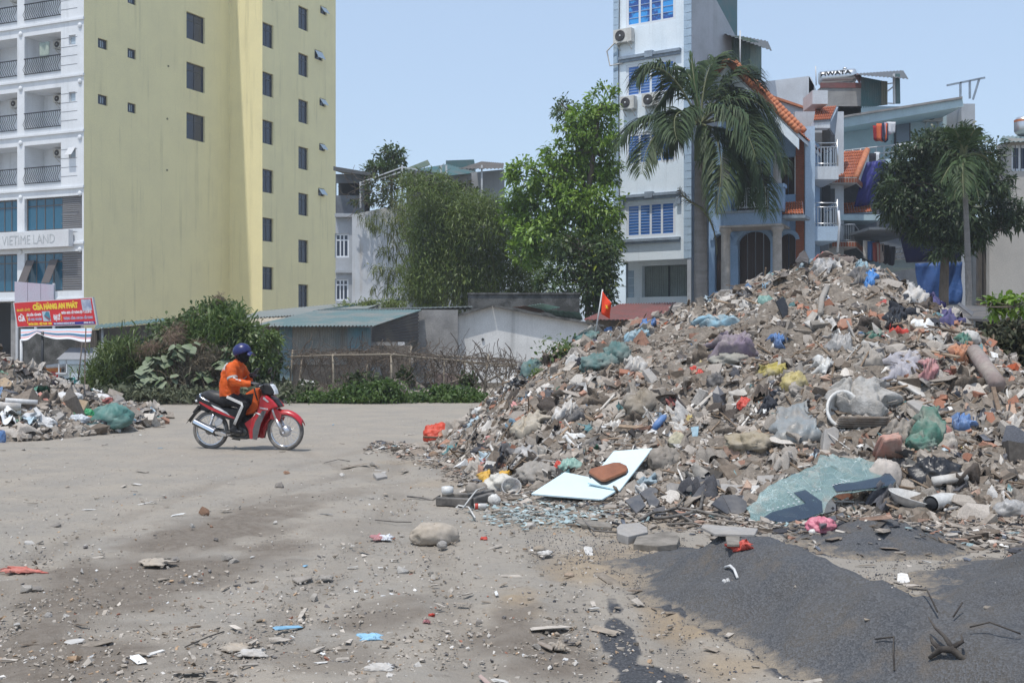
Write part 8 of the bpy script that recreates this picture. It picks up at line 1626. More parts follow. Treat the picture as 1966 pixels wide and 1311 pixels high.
# ---- left foot cluster
sack(960, 944, 62, 40, dusty('yellow_white_bag', (.58, .56, .50), .5, .2), 'printed_sack', 'crumpled white bag at the left foot of the heap', 'bag', seed=4, amp=.2)
drape([(928, 914), (948, 910), (940, 930), (930, 936)], dusty('amber_print', (.60, .34, .03), .5, .1), 'print_strip', 'amber printed strip across the crumpled white bag', 'bag flap', .012, .07, seed=5); drape([(954, 916), (982, 912), (970, 924), (952, 928)], MATS['amber_print'], 'print_strip', 'second amber flap of the crumpled white bag', 'bag flap', .012, .07, seed=8)
for px, lab in ((906, 'round grey clay pot at the left foot of the heap'), (925, 'second round clay pot, touching the white bag')): sack(px, 947, 25, 26, M_TAUPE, 'clay_pot', lab, 'pot', amp=.05, deep=1.0)
p = hitf(982, 945); mb = MB(); mb.lathe([(.02, .0), (.07, .01), (.10, .06), (.11, .12), (.1, .12), (.09, .06), (.06, .02)], M_CLEAR, 18, Matrix.Translation(p) @ Matrix.Rotation(R(50), 4, 'X')); mb.build('plastic_bowl', label='clear plastic bowl tipped on its side by the clay pots', cat='bowl')
sack(1035, 925, 74, 44, M_GREYSK, 'sack', 'grey crumpled sack behind the flat pale board', 'sack', seed=9, amp=.22); sack(1096, 908, 46, 34, dusty('mint_film', (.22, .40, .34), .4, .2), 'plastic_bag', 'mint green plastic bag tucked behind the flat pale board', 'bag', seed=3, amp=.2); sack(1074, 905, 22, 22, M_REDF, 'plastic_bag', 'small bright red plastic bag beside the mint one', 'bag', seed=6, amp=.25)
sack(1275, 900, 56, 50, M_TAUPE, 'sack', 'dark taupe sack bulging just right of the leaning pale board', 'sack', seed=2, amp=.2); flat([(974, 903), (1005, 862), (1014, 868), (984, 908)], (978, 908), (.3, -.6, .7), .03, dusty('marble_strip', (.52, .51, .50), .6, .35), 'strip', 'whitish mottled strip standing slantwise on the heap', 'strip', .05)
drape([(995, 870), (1030, 862), (1020, 890), (985, 895)], M_CLEAR, 'plastic_film', 'clear film crumpled near the mottled strip', 'film', .05, .04, seed=12); sack(1303, 862, 36, 40, dusty('cream_sack', (.46, .43, .30), .9, .25), 'sack', 'cream coloured sack standing right of centre on the lower heap', 'sack', seed=7, amp=.18)
drape([(985, 822), (1050, 795), (1046, 826), (990, 852)], dusty('beige_cloth', (.44, .39, .31), .9, .3), 'cloth', 'beige cloth hanging on the lower left slope', 'cloth', .08, .06, seed=3); drape([(1062, 800), (1105, 772), (1112, 790), (1066, 818)], M_WHTB, 'packaging', 'white crinkled packaging on the lower left slope', 'packaging', .06, .05, seed=6); drape([(1080, 800), (1118, 790), (1124, 810), (1085, 818)], M_DKGRY, 'film', 'dark grey film just right of the white packaging', 'film', .06, .04, seed=8)
flat([(1040, 846), (1088, 818), (1092, 832), (1046, 862)], (1050, 866), (.1, -.6, .8), .05, M_CONCB, 'ridged_panel', 'ridged grey panel on the lower left slope', 'panel', .06); p = hitf(1262, 828)
for px, py, lab in ((1262, 832, 'blue bottle with a red mark on the middle slope'),): mb = MB(); p = hitf(px, py); mb.tube([p + Vector((-.05, 0, .03)), p + Vector((.0, 0, .10)), p + Vector((.08, .05, .18)), p + Vector((.11, .06, .20))], [.04, .045, .04, .018], M_BLUEF, 12); mb.build('bottle', label=lab, cat='bottle')
# ---- middle slope
sack(1235, 800, 78, 58, dusty('brown_sack', (.21, .175, .13), .95, .4), 'sack', 'big torn brown sack caked in earth in the middle of the slope', 'sack', seed=5, amp=.24); drape([(1195, 760), (1222, 745), (1236, 800), (1214, 806)], M_TAUPE, 'cloth', 'brown rag hanging over the torn brown sack', 'rag', .06, .12, seed=4)
sack(1406, 705, 84, 38, dusty('pale_green_sack', (.27, .27, .24), .9, .35), 'sack', 'pale bulky sack under the purple cloth', 'sack', seed=1, amp=.16); drape([(1366, 672), (1444, 668), (1450, 692), (1370, 702)], M_PURP, 'cloth', 'faded purple cloth draped over a bulky sack', 'cloth', .07, .18, seed=9)
for px, py, w_, h, lab in ((1332, 716, 16, 16, 'bright red rag on the middle slope'), (1345, 726, 18, 18, 'second bright red bundle, just below the red rag'), (1432, 786, 26, 26, 'scarlet rag beside the blue-grey sheet')): sack(px, py, w_, h, M_REDF, 'rag', lab, 'rag', amp=.3)
sack(1374, 745, 34, 36, M_DKGRY, 'bag', 'dark grey bag below the bright red rags', 'bag', seed=4, amp=.22); sack(1528, 750, 50, 44, M_YELF, 'bag', 'yellowish plastic bag bulging right of the heap middle', 'bag', seed=7, amp=.2); drape([(1455, 712), (1500, 706), (1512, 722), (1462, 730)], dusty('yellow_weave', (.40, .33, .06), .8, .3), 'cloth', 'mustard cloth strip leading to the yellowish bag', 'cloth', .05, .05, seed=2)
drape([(1484, 800), (1560, 772), (1578, 850), (1490, 860)], dusty('blue_grey_film', (.24, .29, .32), .35, .4, alpha=.85), 'plastic_sheet', 'large blue-grey plastic sheet hanging on the lower slope', 'plastic sheet', .06, .07, seed=6); sack(1442, 868, 84, 44, dusty('khaki_sack', (.30, .25, .165), .9, .3), 'sack', 'gathered khaki cloth sack on the lower slope', 'sack', seed=11, amp=.28, fr=3.4)
flat([(1580, 866), (1584, 824), (1604, 818), (1612, 826), (1611, 862), (1598, 868)], (1596, 869), (.15, -.85, .5), .12, M_CONCB, 'concrete_block', 'upright grey concrete block under the toilet bowl', 'block', .0, .01); flat([(1528, 866), (1542, 846), (1560, 850), (1562, 862), (1546, 873)], (1545, 874), (0, -.7, .7), .08, M_WHTB, 'concrete_chunk', 'whitish broken chunk left of the upright concrete block', 'chunk', .0, .01)
TB = Own('toilet_bowl', 'broken white toilet bowl facing out of the matted fleece', 'toilet bowl', hitf(1625, 820)); qb = Matrix.Translation((0, .12, .18)) @ Matrix.Rotation(R(62), 4, 'X') @ Matrix.Rotation(R(-15), 4, 'Z')
mb = MB(); mb.lathe([(.13, -.16), (.17, -.06), (.195, 0), (.19, .018), (.165, .018), (.15, -.03), (.10, -.12), (.0, -.13)], M_PORC, 26, qb @ Matrix.Diagonal((.95, 1.2, 1, 1)), caps=False); TB.part(mb, 'bowl')
drape([(1590, 752), (1700, 745), (1712, 812), (1600, 798)], dusty('matted_fleece', (.42, .415, .40), 1.0, .3, bscale=45, bmp=.9), 'fleece', 'matted dirty white fleece over the toilet bowl', 'fleece', .09, .10, seed=3, nu=40, nv=30); 
CR = Own('board_roll', 'bundle of folded brown boards across the lower right slope', 'board bundle', hitf(1650, 835))
for i in range(6): mb = MB(); a_, b_ = hitf(1606, 832) + Vector((0, -.02 * i, .07 + .022 * i)), hitf(1702, 830) + Vector((0, -.02 * i, .07 + .018 * i)); mb.bar(a_ - CR.root.location, b_ - CR.root.location, .14 - .01 * i, .012, M_TIMB); CR.part(mb, 'board')
drape([(1745, 815), (1800, 803), (1822, 858), (1760, 870)], M_GRNC, 'cloth', 'green cloth wound round rubbish above the black bag', 'cloth', .09, .1, seed=4); sack(1800, 848, 62, 50, M_SALM, 'basin', 'salmon plastic basin behind the green cloth', 'basin', amp=.06, deep=.6); sack(1775, 868, 60, 44, M_GRNC, 'cloth_bundle', 'green bundle just above the black rubbish bag', 'bundle', seed=8, amp=.25)
drape([(1690, 830), (1760, 815), (1740, 860), (1690, 850)], M_TAUPE, 'cloth', 'dark taupe cloth left of the green bundle', 'cloth', .1, .06, seed=7); sack(1800, 932, 96, 62, M_BLKP, 'rubbish_bag', 'shiny black rubbish bag low on the right side of the heap', 'bag', seed=3, amp=.24, fr=3.0); sack(1702, 942, 66, 76, dusty('white_orange_sack', (.46, .41, .37), .85, .35), 'sack', 'stained white sack with a salmon band, right of the windscreen', 'sack', seed=6, amp=.08)
drape([(1680, 878), (1722, 872), (1730, 888), (1676, 892)], dusty('salmon_band', (.46, .20, .15), .8, .3), 'sack_band', 'salmon band printed across the stained white sack', 'band', .01, .24, seed=1)
mb = MB(); p = hitf(1765, 985)
BS = Own('wash_basin', 'white wash basin lying broken on the ground at the heap foot', 'basin', p); mb.lathe([(.10, 0), (.24, .05), (.30, .14), (.31, .15), (.285, .15), (.22, .075), (.0, .04)], M_PORC, 26, Matrix.Translation((0, .12, .02)) @ Matrix.Rotation(R(14), 4, 'X') @ Matrix.Rotation(R(14), 4, 'Y') @ Matrix.Diagonal((.95, .5, .8, 1)), caps=False); BS.part(mb, 'bowl')
mb = MB(); p = hitf(1804, 985); mb.tube([p + Vector((-.1, -.05, .09)), p + Vector((.06, .1, .10)), p + Vector((.2, .16, .10))], [.075, .075, .06], M_PORC, 16, False); mb.tube([p + Vector((-.1, -.05, .09)), p + Vector((.0, .05, .095))], [.055, .055], M_DARK, 14); mb.build('pipe', label='short white pipe open towards the yard beside the wash basin', cat='pipe')
rod([(1790, 948, .06), (1856, 938, .06)], .05, M_WHTB, 'beam', 'whitish beam below the black rubbish bag', 'beam', .05, 4); sack(1580, 1022, 56, 34, dusty('pink_bag', (.56, .15, .22), .45, .12, spec=.5), 'plastic_bag', 'pink plastic bag on the gravel by the windscreen corner', 'bag', seed=5, amp=.24); sack(1562, 1025, 18, 12, M_PORC, 'cup', 'small white cup by the pink plastic bag', 'cup', amp=.04)
# ---- upper slope and crest
drape([(1100, 652), (1150, 645), (1146, 660), (1096, 664)], M_TEALC, 'net', 'teal netting along the upper left crest', 'netting', .06, .06, seed=2); sack(1150, 712, 70, 40, M_TEALC, 'net_bundle', 'bundle of teal netting on the upper left slope', 'netting', seed=2, amp=.24); sack(1185, 696, 52, 46, M_TEALC, 'net_bundle', 'taller teal netting bundle just right of the first', 'netting', seed=5, amp=.22); drape([(1120, 710), (1200, 672), (1206, 684), (1116, 724)], dusty('bright_teal', (.04, .22, .21), .8, .15), 'net_strip', 'bright teal strip trailing below the netting bundles', 'netting', .05, .05, seed=8)
sack(1017, 728, 42, 48, M_TEALC, 'net_bundle', 'teal bundle at the outer left edge of the heap', 'netting', seed=7, amp=.18, tilt=-.3); drape([(985, 735), (1010, 728), (1004, 752), (980, 756)], M_BLKP, 'film', 'black film hanging below the outer teal bundle', 'film', .06, .06, seed=3); drape([(1106, 640), (1150, 622), (1158, 640), (1112, 650)], dusty('dirty_white_cloth', (.48, .46, .43), .9, .3), 'cloth', 'dirty white cloth heaped at the crest by the flag', 'cloth', .1, .07, seed=5)
for q, m, lab in (([(1160, 634), (1178, 628), (1176, 640), (1158, 642)], M_BLUEF, 'deep blue film scrap near the flag'), ([(1228, 628), (1244, 620), (1246, 634), (1230, 640)], M_BLUEF, 'blue bag scrap on the upper slope right of the flag'), ([(1246, 624), (1262, 622), (1258, 632), (1246, 634)], M_BLUEF, 'small blue scrap right beside another blue scrap'), ([(1204, 652), (1246, 640), (1250, 650), (1204, 662)], M_LBLUE, 'light blue strip folded on the upper left slope'), ([(1338, 624), (1408, 620), (1412, 632), (1342, 634)], M_LBLUE, 'long light blue strip across the upper slope'), ([(1652, 538), (1680, 520), (1682, 552), (1660, 560)], dusty('azure_film', (.03, .19, .50), .5, .1), 'azure film hanging just below the peak'), ([(1632, 528), (1664, 518), (1668, 548), (1640, 552)], M_DKGRY, 'dark grey film left of the azure film'), ([(1560, 496), (1640, 490), (1650, 512), (1570, 506)], M_BRNC, 'brown blanket thrown over the peak'), ([(1596, 490), (1628, 488), (1624, 498), (1598, 500)], M_OLIVE, 'olive cloth on top of the brown blanket'), ([(1640, 512), (1662, 516), (1666, 530), (1642, 524)], M_LBLUE, 'pale blue cloth at the edge of the brown blanket'), ([(1560, 515), (1604, 505), (1600, 530), (1556, 535)], M_CLEAR, 'milky film on the crest left of the peak'), ([(1478, 650), (1505, 660), (1502, 676), (1476, 668)], M_BLUEF, 'blue and white wrapper right of the purple cloth'), ([(1590, 650), (1640, 655), (1636, 680), (1586, 676)], M_CLEAR, 'clear crumpled film on the right upper slope'), ([(1664, 645), (1692, 642), (1690, 656), (1668, 660)], M_GRNC, 'small green cloth on the right upper slope'), ([(1700, 690), (1755, 682), (1766, 728), (1705, 735)], M_LAV, 'lavender grey cloth on the right slope'), ([(1762, 700), (1800, 702), (1796, 736), (1766, 740)], M_PINK, 'dusty pink cloth right of the lavender one'), ([(1640, 672), (1690, 680), (1692, 712), (1645, 708)], M_GREYSK, 'grey plastic sheet left of the lavender cloth'), ([(1818, 672), (1858, 674), (1856, 700), (1822, 696)], M_ORGC, 'orange cloth at the right edge of the heap'), ([(1836, 650), (1860, 654), (1858, 676), (1840, 670)], M_GRNC, 'green rag above the orange cloth'), ([(1766, 556), (1800, 560), (1816, 600), (1790, 598)], M_INDI, 'indigo cloth sliding down the right shoulder'), ([(1800, 602), (1850, 606), (1852, 634), (1806, 630)], M_INDI, 'larger indigo cloth lower on the right shoulder'), ([(1822, 806), (1868, 812), (1866, 834), (1826, 830)], M_BLUEF, 'bright blue rag under the grey slabs on the right'), ([(1700, 610), (1730, 600), (1728, 640), (1700, 636)], M_BLKP, 'black film on the right upper slope'), ([(1740, 555), (1780, 560), (1785, 592), (1745, 588)], M_WHTB, 'white sacking left of the indigo cloth'), ([(1560, 700), (1596, 702), (1594, 722), (1562, 722)], M_PORC, 'curved white plastic scrap right of the yellowish bag'), ([(1200, 700), (1232, 694), (1236, 716), (1204, 720)], M_WHTB, 'white striped cloth right of the teal bundles')):
 drape(q, m, 'cloth' if m not in (M_CLEAR, M_BLUEF, M_LBLUE, M_BLKP) else 'film', lab, 'cloth' if m not in (M_CLEAR, M_BLUEF, M_LBLUE, M_BLKP) else 'film', .07, .05, seed=int(q[0][0]) % 17)
sack(1865, 662, 40, 36, dusty('white_sack', (.55, .54, .52), .85, .3), 'sack', 'rounded white sack at the right shoulder of the heap', 'sack', seed=3, amp=.12); sack(1945, 992, 60, 40, M_CLEAR, 'plastic_bag', 'milky plastic bag at the very right foot of the heap', 'bag', seed=3, amp=.16)
for pts, base, nn, th, m, nm, lab in (([(1490, 578), (1505, 569), (1514, 590), (1512, 608), (1504, 611)], (1505, 614), (.3, -.8, .4), .03, M_BLKP, 'panel', 'curved black panel with a white rim standing on the upper slope'), ([(1549, 597), (1571, 594), (1566, 614), (1552, 616)], (1560, 618), (.1, -.85, .5), .03, M_TERR, 'tile', 'orange terracotta tile standing on the upper slope'), ([(1614, 612), (1634, 611), (1637, 625), (1624, 634), (1612, 626)], (1624, 635), (.2, -.8, .5), .09, M_TERR, 'hollow_brick', 'big terracotta hollow brick right of the orange tile'), ([(1527, 592), (1553, 587), (1555, 594), (1530, 600)], (1540, 602), (0, -.7, .7), .07, M_BRICKR, 'brick', 'long reddish brick left of the orange tile'), ([(1543, 618), (1556, 614), (1575, 634), (1572, 638)], (1562, 640), (.1, -.6, .8), .03, M_WHTB, 'board', 'cream board sloping below the orange tile'), ([(1555, 616), (1612, 612), (1618, 618), (1560, 624)], (1588, 626), (0, -.3, .9), .06, M_WOODG, 'beam', 'grey timber beam lying in front of the hollow brick'), ([(1724, 732), (1740, 727), (1790, 750), (1796, 757), (1772, 762)], (1765, 766), (.1, -.5, .85), .03, M_WHTB, 'panel', 'cream panel lying on the right slope under the lavender cloth'), ([(1770, 672), (1776, 667), (1830, 708), (1826, 714)], (1805, 708), (.2, -.5, .8), .05, M_TIMB, 'plank', 'long brown plank sloping down the right side'), ([(1810, 806), (1818, 802), (1880, 850), (1868, 856)], (1845, 850), (.15, -.4, .9), .04, M_WOODG, 'plank', 'grey plank below the blue rag on the right'), ([(1740, 770), (1790, 755), (1858, 778), (1850, 800), (1770, 792)], (1800, 800), (.05, -.35, .93), .09, M_CONCB, 'concrete_slab', 'broad grey broken slab on the right slope'), ([(1234, 710), (1246, 706), (1266, 728), (1252, 736)], (1252, 740), (.1, -.5, .8), .07, M_CONCB, 'concrete_block', 'grey oblong block above the torn brown sack'), ([(1326, 820), (1342, 818), (1340, 838), (1330, 842)], (1335, 845), (0, -.8, .6), .01, M_LBLUE, 'card', 'pale blue card on the lower middle slope'), ([(1838, 584), (1842, 580), (1870, 600), (1866, 606)], (1860, 606), (.1, -.4, .9), .02, M_SLATE, 'strip', 'dark strip sticking out over the right shoulder')):
 flat(pts, base, nn, th, m, nm, lab, nm.replace('_', ' '), .06, .006)
rod([(1588, 560, .0), (1578, 590, .05), (1575, 612, .0)], .04, M_GREYSK, 'post', 'dusty upright post below the peak', 'post', .06, 7); rod([(1870, 700, .1), (1915, 765, .1)], .09, dusty('mauve_roll', (.25, .19, .18), .95, .4), 'carpet_roll', 'dusty mauve carpet roll at the right edge of the heap', 'roll', .05, 10)
# ---- anonymous pieces, each an object, sharing meshes
M_OBJ = mat('piece', (.3, .3, .3), .93, src='obj', col2=None, fine=.22, bmp=.5, bscale=16, bdist=.02, spec=.2); M_OBJF = mat('piece_film', (.3, .3, .3), .5, src='obj', fine=.1, bmp=.3, bscale=12, bdist=.01)
def hullmesh(name, k, sx, sy, sz, m, seed):
 r_ = np.random.default_rng(seed); bm = bmesh.new()
 for v in r_.normal(0, 1, (k, 3)): v = v / max(abs(v)) * r_.uniform(.8, 1); bm.verts.new((v[0] * sx, v[1] * sy, v[2] * sz))
 bmesh.ops.convex_hull(bm, input=bm.verts); bmesh.ops.delete(bm, geom=[v for v in bm.verts if not v.link_faces], context='VERTS'); me = bpy.data.meshes.new(name); bm.to_mesh(me); bm.free(); me.materials.append(m); return me
T_CH = [hullmesh('concrete_chunk', 16, .5, .38, .28, M_OBJ, i) for i in range(8)]; T_SL = [hullmesh('slab_fragment', 14, .5, .4, .09, M_OBJ, 20 + i) for i in range(6)]
def brickmesh(i):
 r_ = np.random.default_rng(60 + i); L = r_.uniform(.55, 1.0); v = _BOXV * np.array([L, .5, .3]) + r_.normal(0, .015, (8, 3)); v[v[:, 0] > 0, 0] += r_.normal(0, .06, 4); me = bpy.data.meshes.new('brick'); bm = bmesh.new(); vv = [bm.verts.new(x) for x in v]
 for f in _BOXF: bm.faces.new([vv[j] for j in f])
 bmesh.ops.join_triangles(bm, faces=bm.faces, angle_face_threshold=.6, angle_shape_threshold=.9); bm.to_mesh(me); bm.free(); me.materials.append(M_OBJ); return me
T_BR = [brickmesh(i) for i in range(5)]
def ragmesh(i, m):
 r_ = np.random.default_rng(90 + i); nu = nv = 12; a, b = np.meshgrid(np.linspace(-.5, .5, nu + 1), np.linspace(-.5, .5, nv + 1)); o = r_.uniform(0, 9, 4)
 z = .42 * np.abs(fbm(a * 3.2 + o[0], b * 3.2 + o[1], i, 3)) * 1.5 + .18 * np.sin(a * 9 + b * 5 + o[2]) - .8 * (a ** 2 + b ** 2); rr = 1 + .5 * fbm(np.arctan2(a, b) * 1.3 + o[3], b * 0 + i, i + 40, 2)
 x, y = a * rr + .1 * np.sin(b * 9 + o[0]), b * rr * .75; k = np.arange(nu)[None, :] + np.arange(nv)[:, None] * (nu + 1); k = k.ravel(); return np_mesh('rag', np.stack([x.ravel(), y.ravel(), z.ravel()], 1), np.stack([k, k + 1, k + nu + 2, k + nu + 1], 1), m, smooth=True)
T_RG = [ragmesh(i, M_OBJ) for i in range(7)]; T_FM = [ragmesh(20 + i, M_OBJF) for i in range(7)]
CN = [('white', (214, 213, 210)), ('pale grey', (184, 180, 174)), ('grey', (152, 146, 138)), ('dark grey', (112, 106, 100)), ('black', (64, 64, 66)), ('brown', (120, 100, 84)), ('reddish', (160, 112, 92)), ('pink', (204, 140, 140)), ('blue', (90, 125, 165)), ('teal', (92, 140, 138)), ('green', (70, 125, 100)), ('mauve', (140, 126, 150)), ('yellowish', (190, 167, 100)), ('red', (180, 66, 56)), ('orange', (178, 92, 62))]
CNL = np.array([lin(*c[1]) for c in CN]) ** .45
def where(v):
 px = CX + v[0] / v[1] * FPX; py = CY - (v[2] - EYE) / v[1] * FPX; return ('near the crest' if py < 620 else 'halfway up the slope' if py < 790 else 'low on the slope') + (' below the flag' if px < 1200 else ' towards the dark shack' if px > 1680 else ' above the pale boards' if px < 1400 else ' above the windscreen')
def strew(name, tpl, n, box, fn, smin, smax, pal, label, cat, group, tilt=.5, lift=.02, var=.12, power=1.6, dens=seen_right, hmin=.05):
 p = on_heap(n, box, fn, hmin, dens); nn = normals_at(p, fn); n = len(p); mm = rotmats(n, tilt, nrm=nn); cs_ = pick(pal, n, var)
 for i in range(n):
  o = link(name, tpl[i % len(tpl)]); s = smin + (smax - smin) * rng.uniform() ** power; o.matrix_world = Matrix.Translation(Vector(p[i]) + Vector((0, 0, lift * s * 5))) @ Matrix(mm[i].tolist()).to_4x4() @ Matrix.Scale(s, 4); o.color = (*cs_[i], 1)
  cn = CN[int(np.argmin(((CNL - cs_[i] ** .45) ** 2).sum(1)))][0]; tag(o, cn + ' ' + label + (', ' + where(p[i]) if fn is h_pile else ''), cat, group)
PC = [(10, (150, 142, 133)), (8, (166, 158, 149)), (6, (132, 122, 112)), (3, (184, 178, 170)), (2, (112, 104, 96))]
PB = [(6, (158, 112, 92)), (4, (170, 128, 108)), (4, (146, 104, 86)), (2, (176, 150, 132)), (1, (178, 92, 62))]
strew('concrete_chunk', T_CH, 190, BOXR, h_pile, .09, .30, PC, 'concrete chunk', 'concrete chunk', 'concrete chunks in the big heap', .6)
strew('slab_fragment', T_SL, 170, BOXR, h_pile, .12, .36, PC + [(2, (188, 181, 172)), (1, (90, 92, 98))], 'flat slab fragment', 'slab fragment', 'slab fragments on the big heap', .35, .03)
strew('brick', T_BR, 80, BOXR, h_pile, .13, .21, PB, 'dusty brick', 'brick', 'bricks in the big heap', .6, .04)
strew('brick', T_BR, 80, (4.2, 6.6, 10.8, 14.8), h_pile, .15, .22, PB + [(10, (160, 148, 136))], 'dusty brick in the brick rubble', 'brick', 'bricks at the right end of the heap', .5, .04)
strew('rag', T_RG, 200, BOXR, h_pile, .13, .38, PAL_RAG, 'crumpled rag', 'rag', 'rags on the big heap', .4, .03)
strew('plastic_bag', T_FM, 180, BOXR, h_pile, .11, .30, [(7, (176, 172, 166)), (10, (146, 141, 134)), (2.5, (206, 206, 204)), (8, (84, 82, 82)), (2, (105, 135, 155)), (1, (118, 150, 142)), (.6, (184, 130, 126)), (.6, (176, 160, 105)), (.5, (165, 66, 56))], 'crumpled plastic bag', 'plastic bag', 'plastic bags on the big heap', .5, .03)
mb = MB(); mb.box((0, 0, 0), (1, .07, .03), M_OBJ); T_LA = [mb.mesh('lath')]
strew('lath', T_LA, 60, BOXR, h_pile, .3, .8, [(3, (140, 122, 104)), (2, (116, 100, 86)), (1, (180, 174, 166))], 'wooden lath', 'lath', 'laths in the big heap', .4, .012)
# ---- the bank of rubbish on the far left
strew('concrete_chunk', T_CH, 70, BOXL, h_left, .14, .42, PC, 'concrete chunk in the rubbish bank beside the food cart', 'concrete chunk', 'chunks in the far bank', .6); strew('rag', T_RG, 50, BOXL, h_left, .22, .55, PAL_RAG, 'crumpled rag on the rubbish bank beside the food cart', 'rag', 'rags on the far bank', .4, .03)
strew('plastic_bag', T_FM, 60, BOXL, h_left, .22, .5, [(10, (205, 206, 206)), (3, (150, 150, 148)), (1, (80, 82, 88)), (1, (95, 140, 175)), (1, (90, 170, 160)), (.7, (205, 120, 110))], 'plastic bag on the rubbish bank beside the food cart', 'plastic bag', 'plastic bags on the far bank', .5, .03)
M_BGRN = dusty('big_green_bag', (.055, .185, .165), .6, .12, bscale=6, bmp=.3)
sack(210, 822, 84, 60, M_BGRN, 'rubbish_bag', 'big bulging green rubbish bag at the end of the far bank', 'bag', seed=2, amp=.15, tilt=.12, fr=1.8)
for px, py, w_, h, m, lab in ((165, 803, 26, 22, dusty('bright_green', (.03, .30, .12), .45, .05), 'bright green plastic bag against the big green rubbish bag'), (146, 800, 14, 12, MATS['bright_green'], 'tiny bright green bag left of the round one'), (187, 822, 34, 20, M_BLKP, 'black bag in front of the big green rubbish bag'), (270, 811, 18, 16, M_BLKP, 'small black bag alone on the yard beyond the green bag'), (250, 812, 20, 12, M_LBLUE, 'pale blue bag next to the small black one'), (128, 772, 54, 24, dusty('clean_white', (.62, .62, .62), .6, .12), 'fat white sack on top of the far bank'), (52, 806, 28, 14, dusty('lemon_film', (.55, .48, .10), .5, .1), 'yellow plastic bag low on the far bank'), (2, 850, 14, 30, M_BLUEF, 'blue bag at the near end of the far bank'), (165, 765, 34, 16, M_DKGRY, 'dark grey bag behind the cardboard box'), (195, 772, 40, 18, MATS['clean_white'], 'white sack between the cardboard box and the green bag'), (85, 818, 40, 20, MATS['clean_white'], 'white bag lying at the foot of the far bank'), (148, 812, 40, 20, dusty('pale_blue_bag', (.52, .56, .60), .5, .1), 'pale plastic bag before the bright green one'), (62, 765, 22, 16, MATS['clean_white'], 'white bundle high on the far bank'), (172, 808, 20, 14, M_ORGC, 'orange rubbish spilling by the black bag'), (150, 830, 26, 16, M_GREYSK, 'grey lump at the very foot of the far bank')):
 sack(px, py, w_, h, m, 'plastic_bag', lab, 'bag', seed=int(px) % 13, amp=.2)
flat([(138, 788), (152, 766), (170, 770), (158, 794)], (148, 796), (.1, -.7, .7), .2, M_CARD, 'cardboard_box', 'tan cardboard box beside the big green rubbish bag', 'cardboard box', .1, .01); flat([(64, 784), (70, 781), (104, 820), (98, 827), (82, 812)], (96, 826), (.4, -.7, .5), .06, MATS['clean_white'], 'panel', 'white folded panel leaning on the far bank', 'panel', .05)
flat([(92, 798), (110, 786), (124, 796), (108, 808)], (108, 812), (0, -.5, .8), .05, M_CONCB, 'slab', 'grey slab above the white bag on the far bank', 'slab', .08); flat([(0, 728), (10, 724), (24, 734), (20, 742), (0, 742)], (10, 745), (0, -.5, .8), .05, M_CARD, 'board', 'tan board high on the near shoulder of the far bank', 'board', .1); flat([(36, 760), (48, 757), (64, 762), (60, 768), (38, 768)], (50, 770), (0, -.5, .8), .03, M_SALM, 'tray', 'reddish tray high on the far bank', 'tray', .1); flat([(72, 756), (78, 752), (96, 770), (88, 772)], (86, 774), (.2, -.6, .8), .02, M_SALM, 'strip', 'salmon strip hanging on the far bank', 'strip', .08)
rod([(10, 789, .1), (40, 791, .1), (72, 793, .1)], .045, MATS['clean_white'], 'pipe', 'white pipe lying along the far bank', 'pipe', .08); rod([(0, 800, .1), (40, 800, .08)], .07, M_WHTB, 'pipe', 'second, thicker whitish pipe below the white pipe', 'pipe', .08); rod([(130, 752, .1), (150, 770, .3), (158, 742, .9)], .015, M_VINE, 'twig', 'dead branching twig above the cardboard box', 'twig', .1, 5); rod([(163, 770, .0), (163, 745, .5), (165, 715, 1.0)], .015, M_VINE, 'twig', 'tall dead stem standing behind the cardboard box', 'twig', .0, 5)
# ---- loose things on the open yard
drape([(692, 1218), (730, 1217), (733, 1229), (690, 1231)], dusty('mask_blue', (.25, .48, .66), .7, .1), 'face_mask', 'blue face mask lying flat on the yard', 'mask', .008, .008); drape([(716, 1030), (734, 1027), (738, 1037), (716, 1038)], M_PINK, 'paper', 'salmon paper scrap on the yard left of the beige sack', 'paper', .012, .01); drape([(733, 1030), (754, 1029), (750, 1038), (732, 1038)], dusty('paper_white', (.62, .64, .68), .7, .1), 'paper', 'white paper scrap beside the salmon one', 'paper', .012, .01)
drape([(0, 1094), (60, 1093), (98, 1101), (20, 1101)], dusty('red_net', (.52, .12, .09), .8, .2), 'net_scrap', 'torn red plastic strip on the near yard', 'plastic strip', .02, .006, seed=4); flat([(122, 1232), (128, 1228), (150, 1225), (163, 1226), (158, 1231), (136, 1236)], (142, 1232), (0, -.05, 1), .006, M_WHTB, 'wood_chip', 'pale oval wood chip on the wet ground', 'chip', .015)
flat([(1030, 1233), (1034, 1229), (1062, 1240), (1060, 1246)], (1046, 1240), (0, -.05, 1), .012, M_TIMB, 'stick', 'brown stick on the dark wet patch', 'stick', .02); drape([(1056, 1240), (1080, 1236), (1092, 1252), (1064, 1250)], M_BEIGE, 'rag', 'stiff beige rag beside the brown stick', 'rag', .03, .01); flat([(918, 1296), (924, 1293), (946, 1312), (938, 1316)], (930, 1304), (0, -.05, 1), .012, dusty('pink_wood', (.40, .28, .25), .8, .3), 'stick', 'pinkish stick at the near edge of the yard', 'stick', .02)
flat([(597, 1102), (560, 1110), (572, 1118), (600, 1108)], (580, 1114), (0, -.05, 1), .015, M_TAUPE, 'tile', 'brown broken tile pressed in the yard', 'tile', .012); flat([(716, 908), (738, 907), (744, 914), (724, 918)], (730, 915), (0, -.1, 1), .05, M_CONCB, 'concrete_block', 'small flat concrete block alone on the yard', 'block', .04)
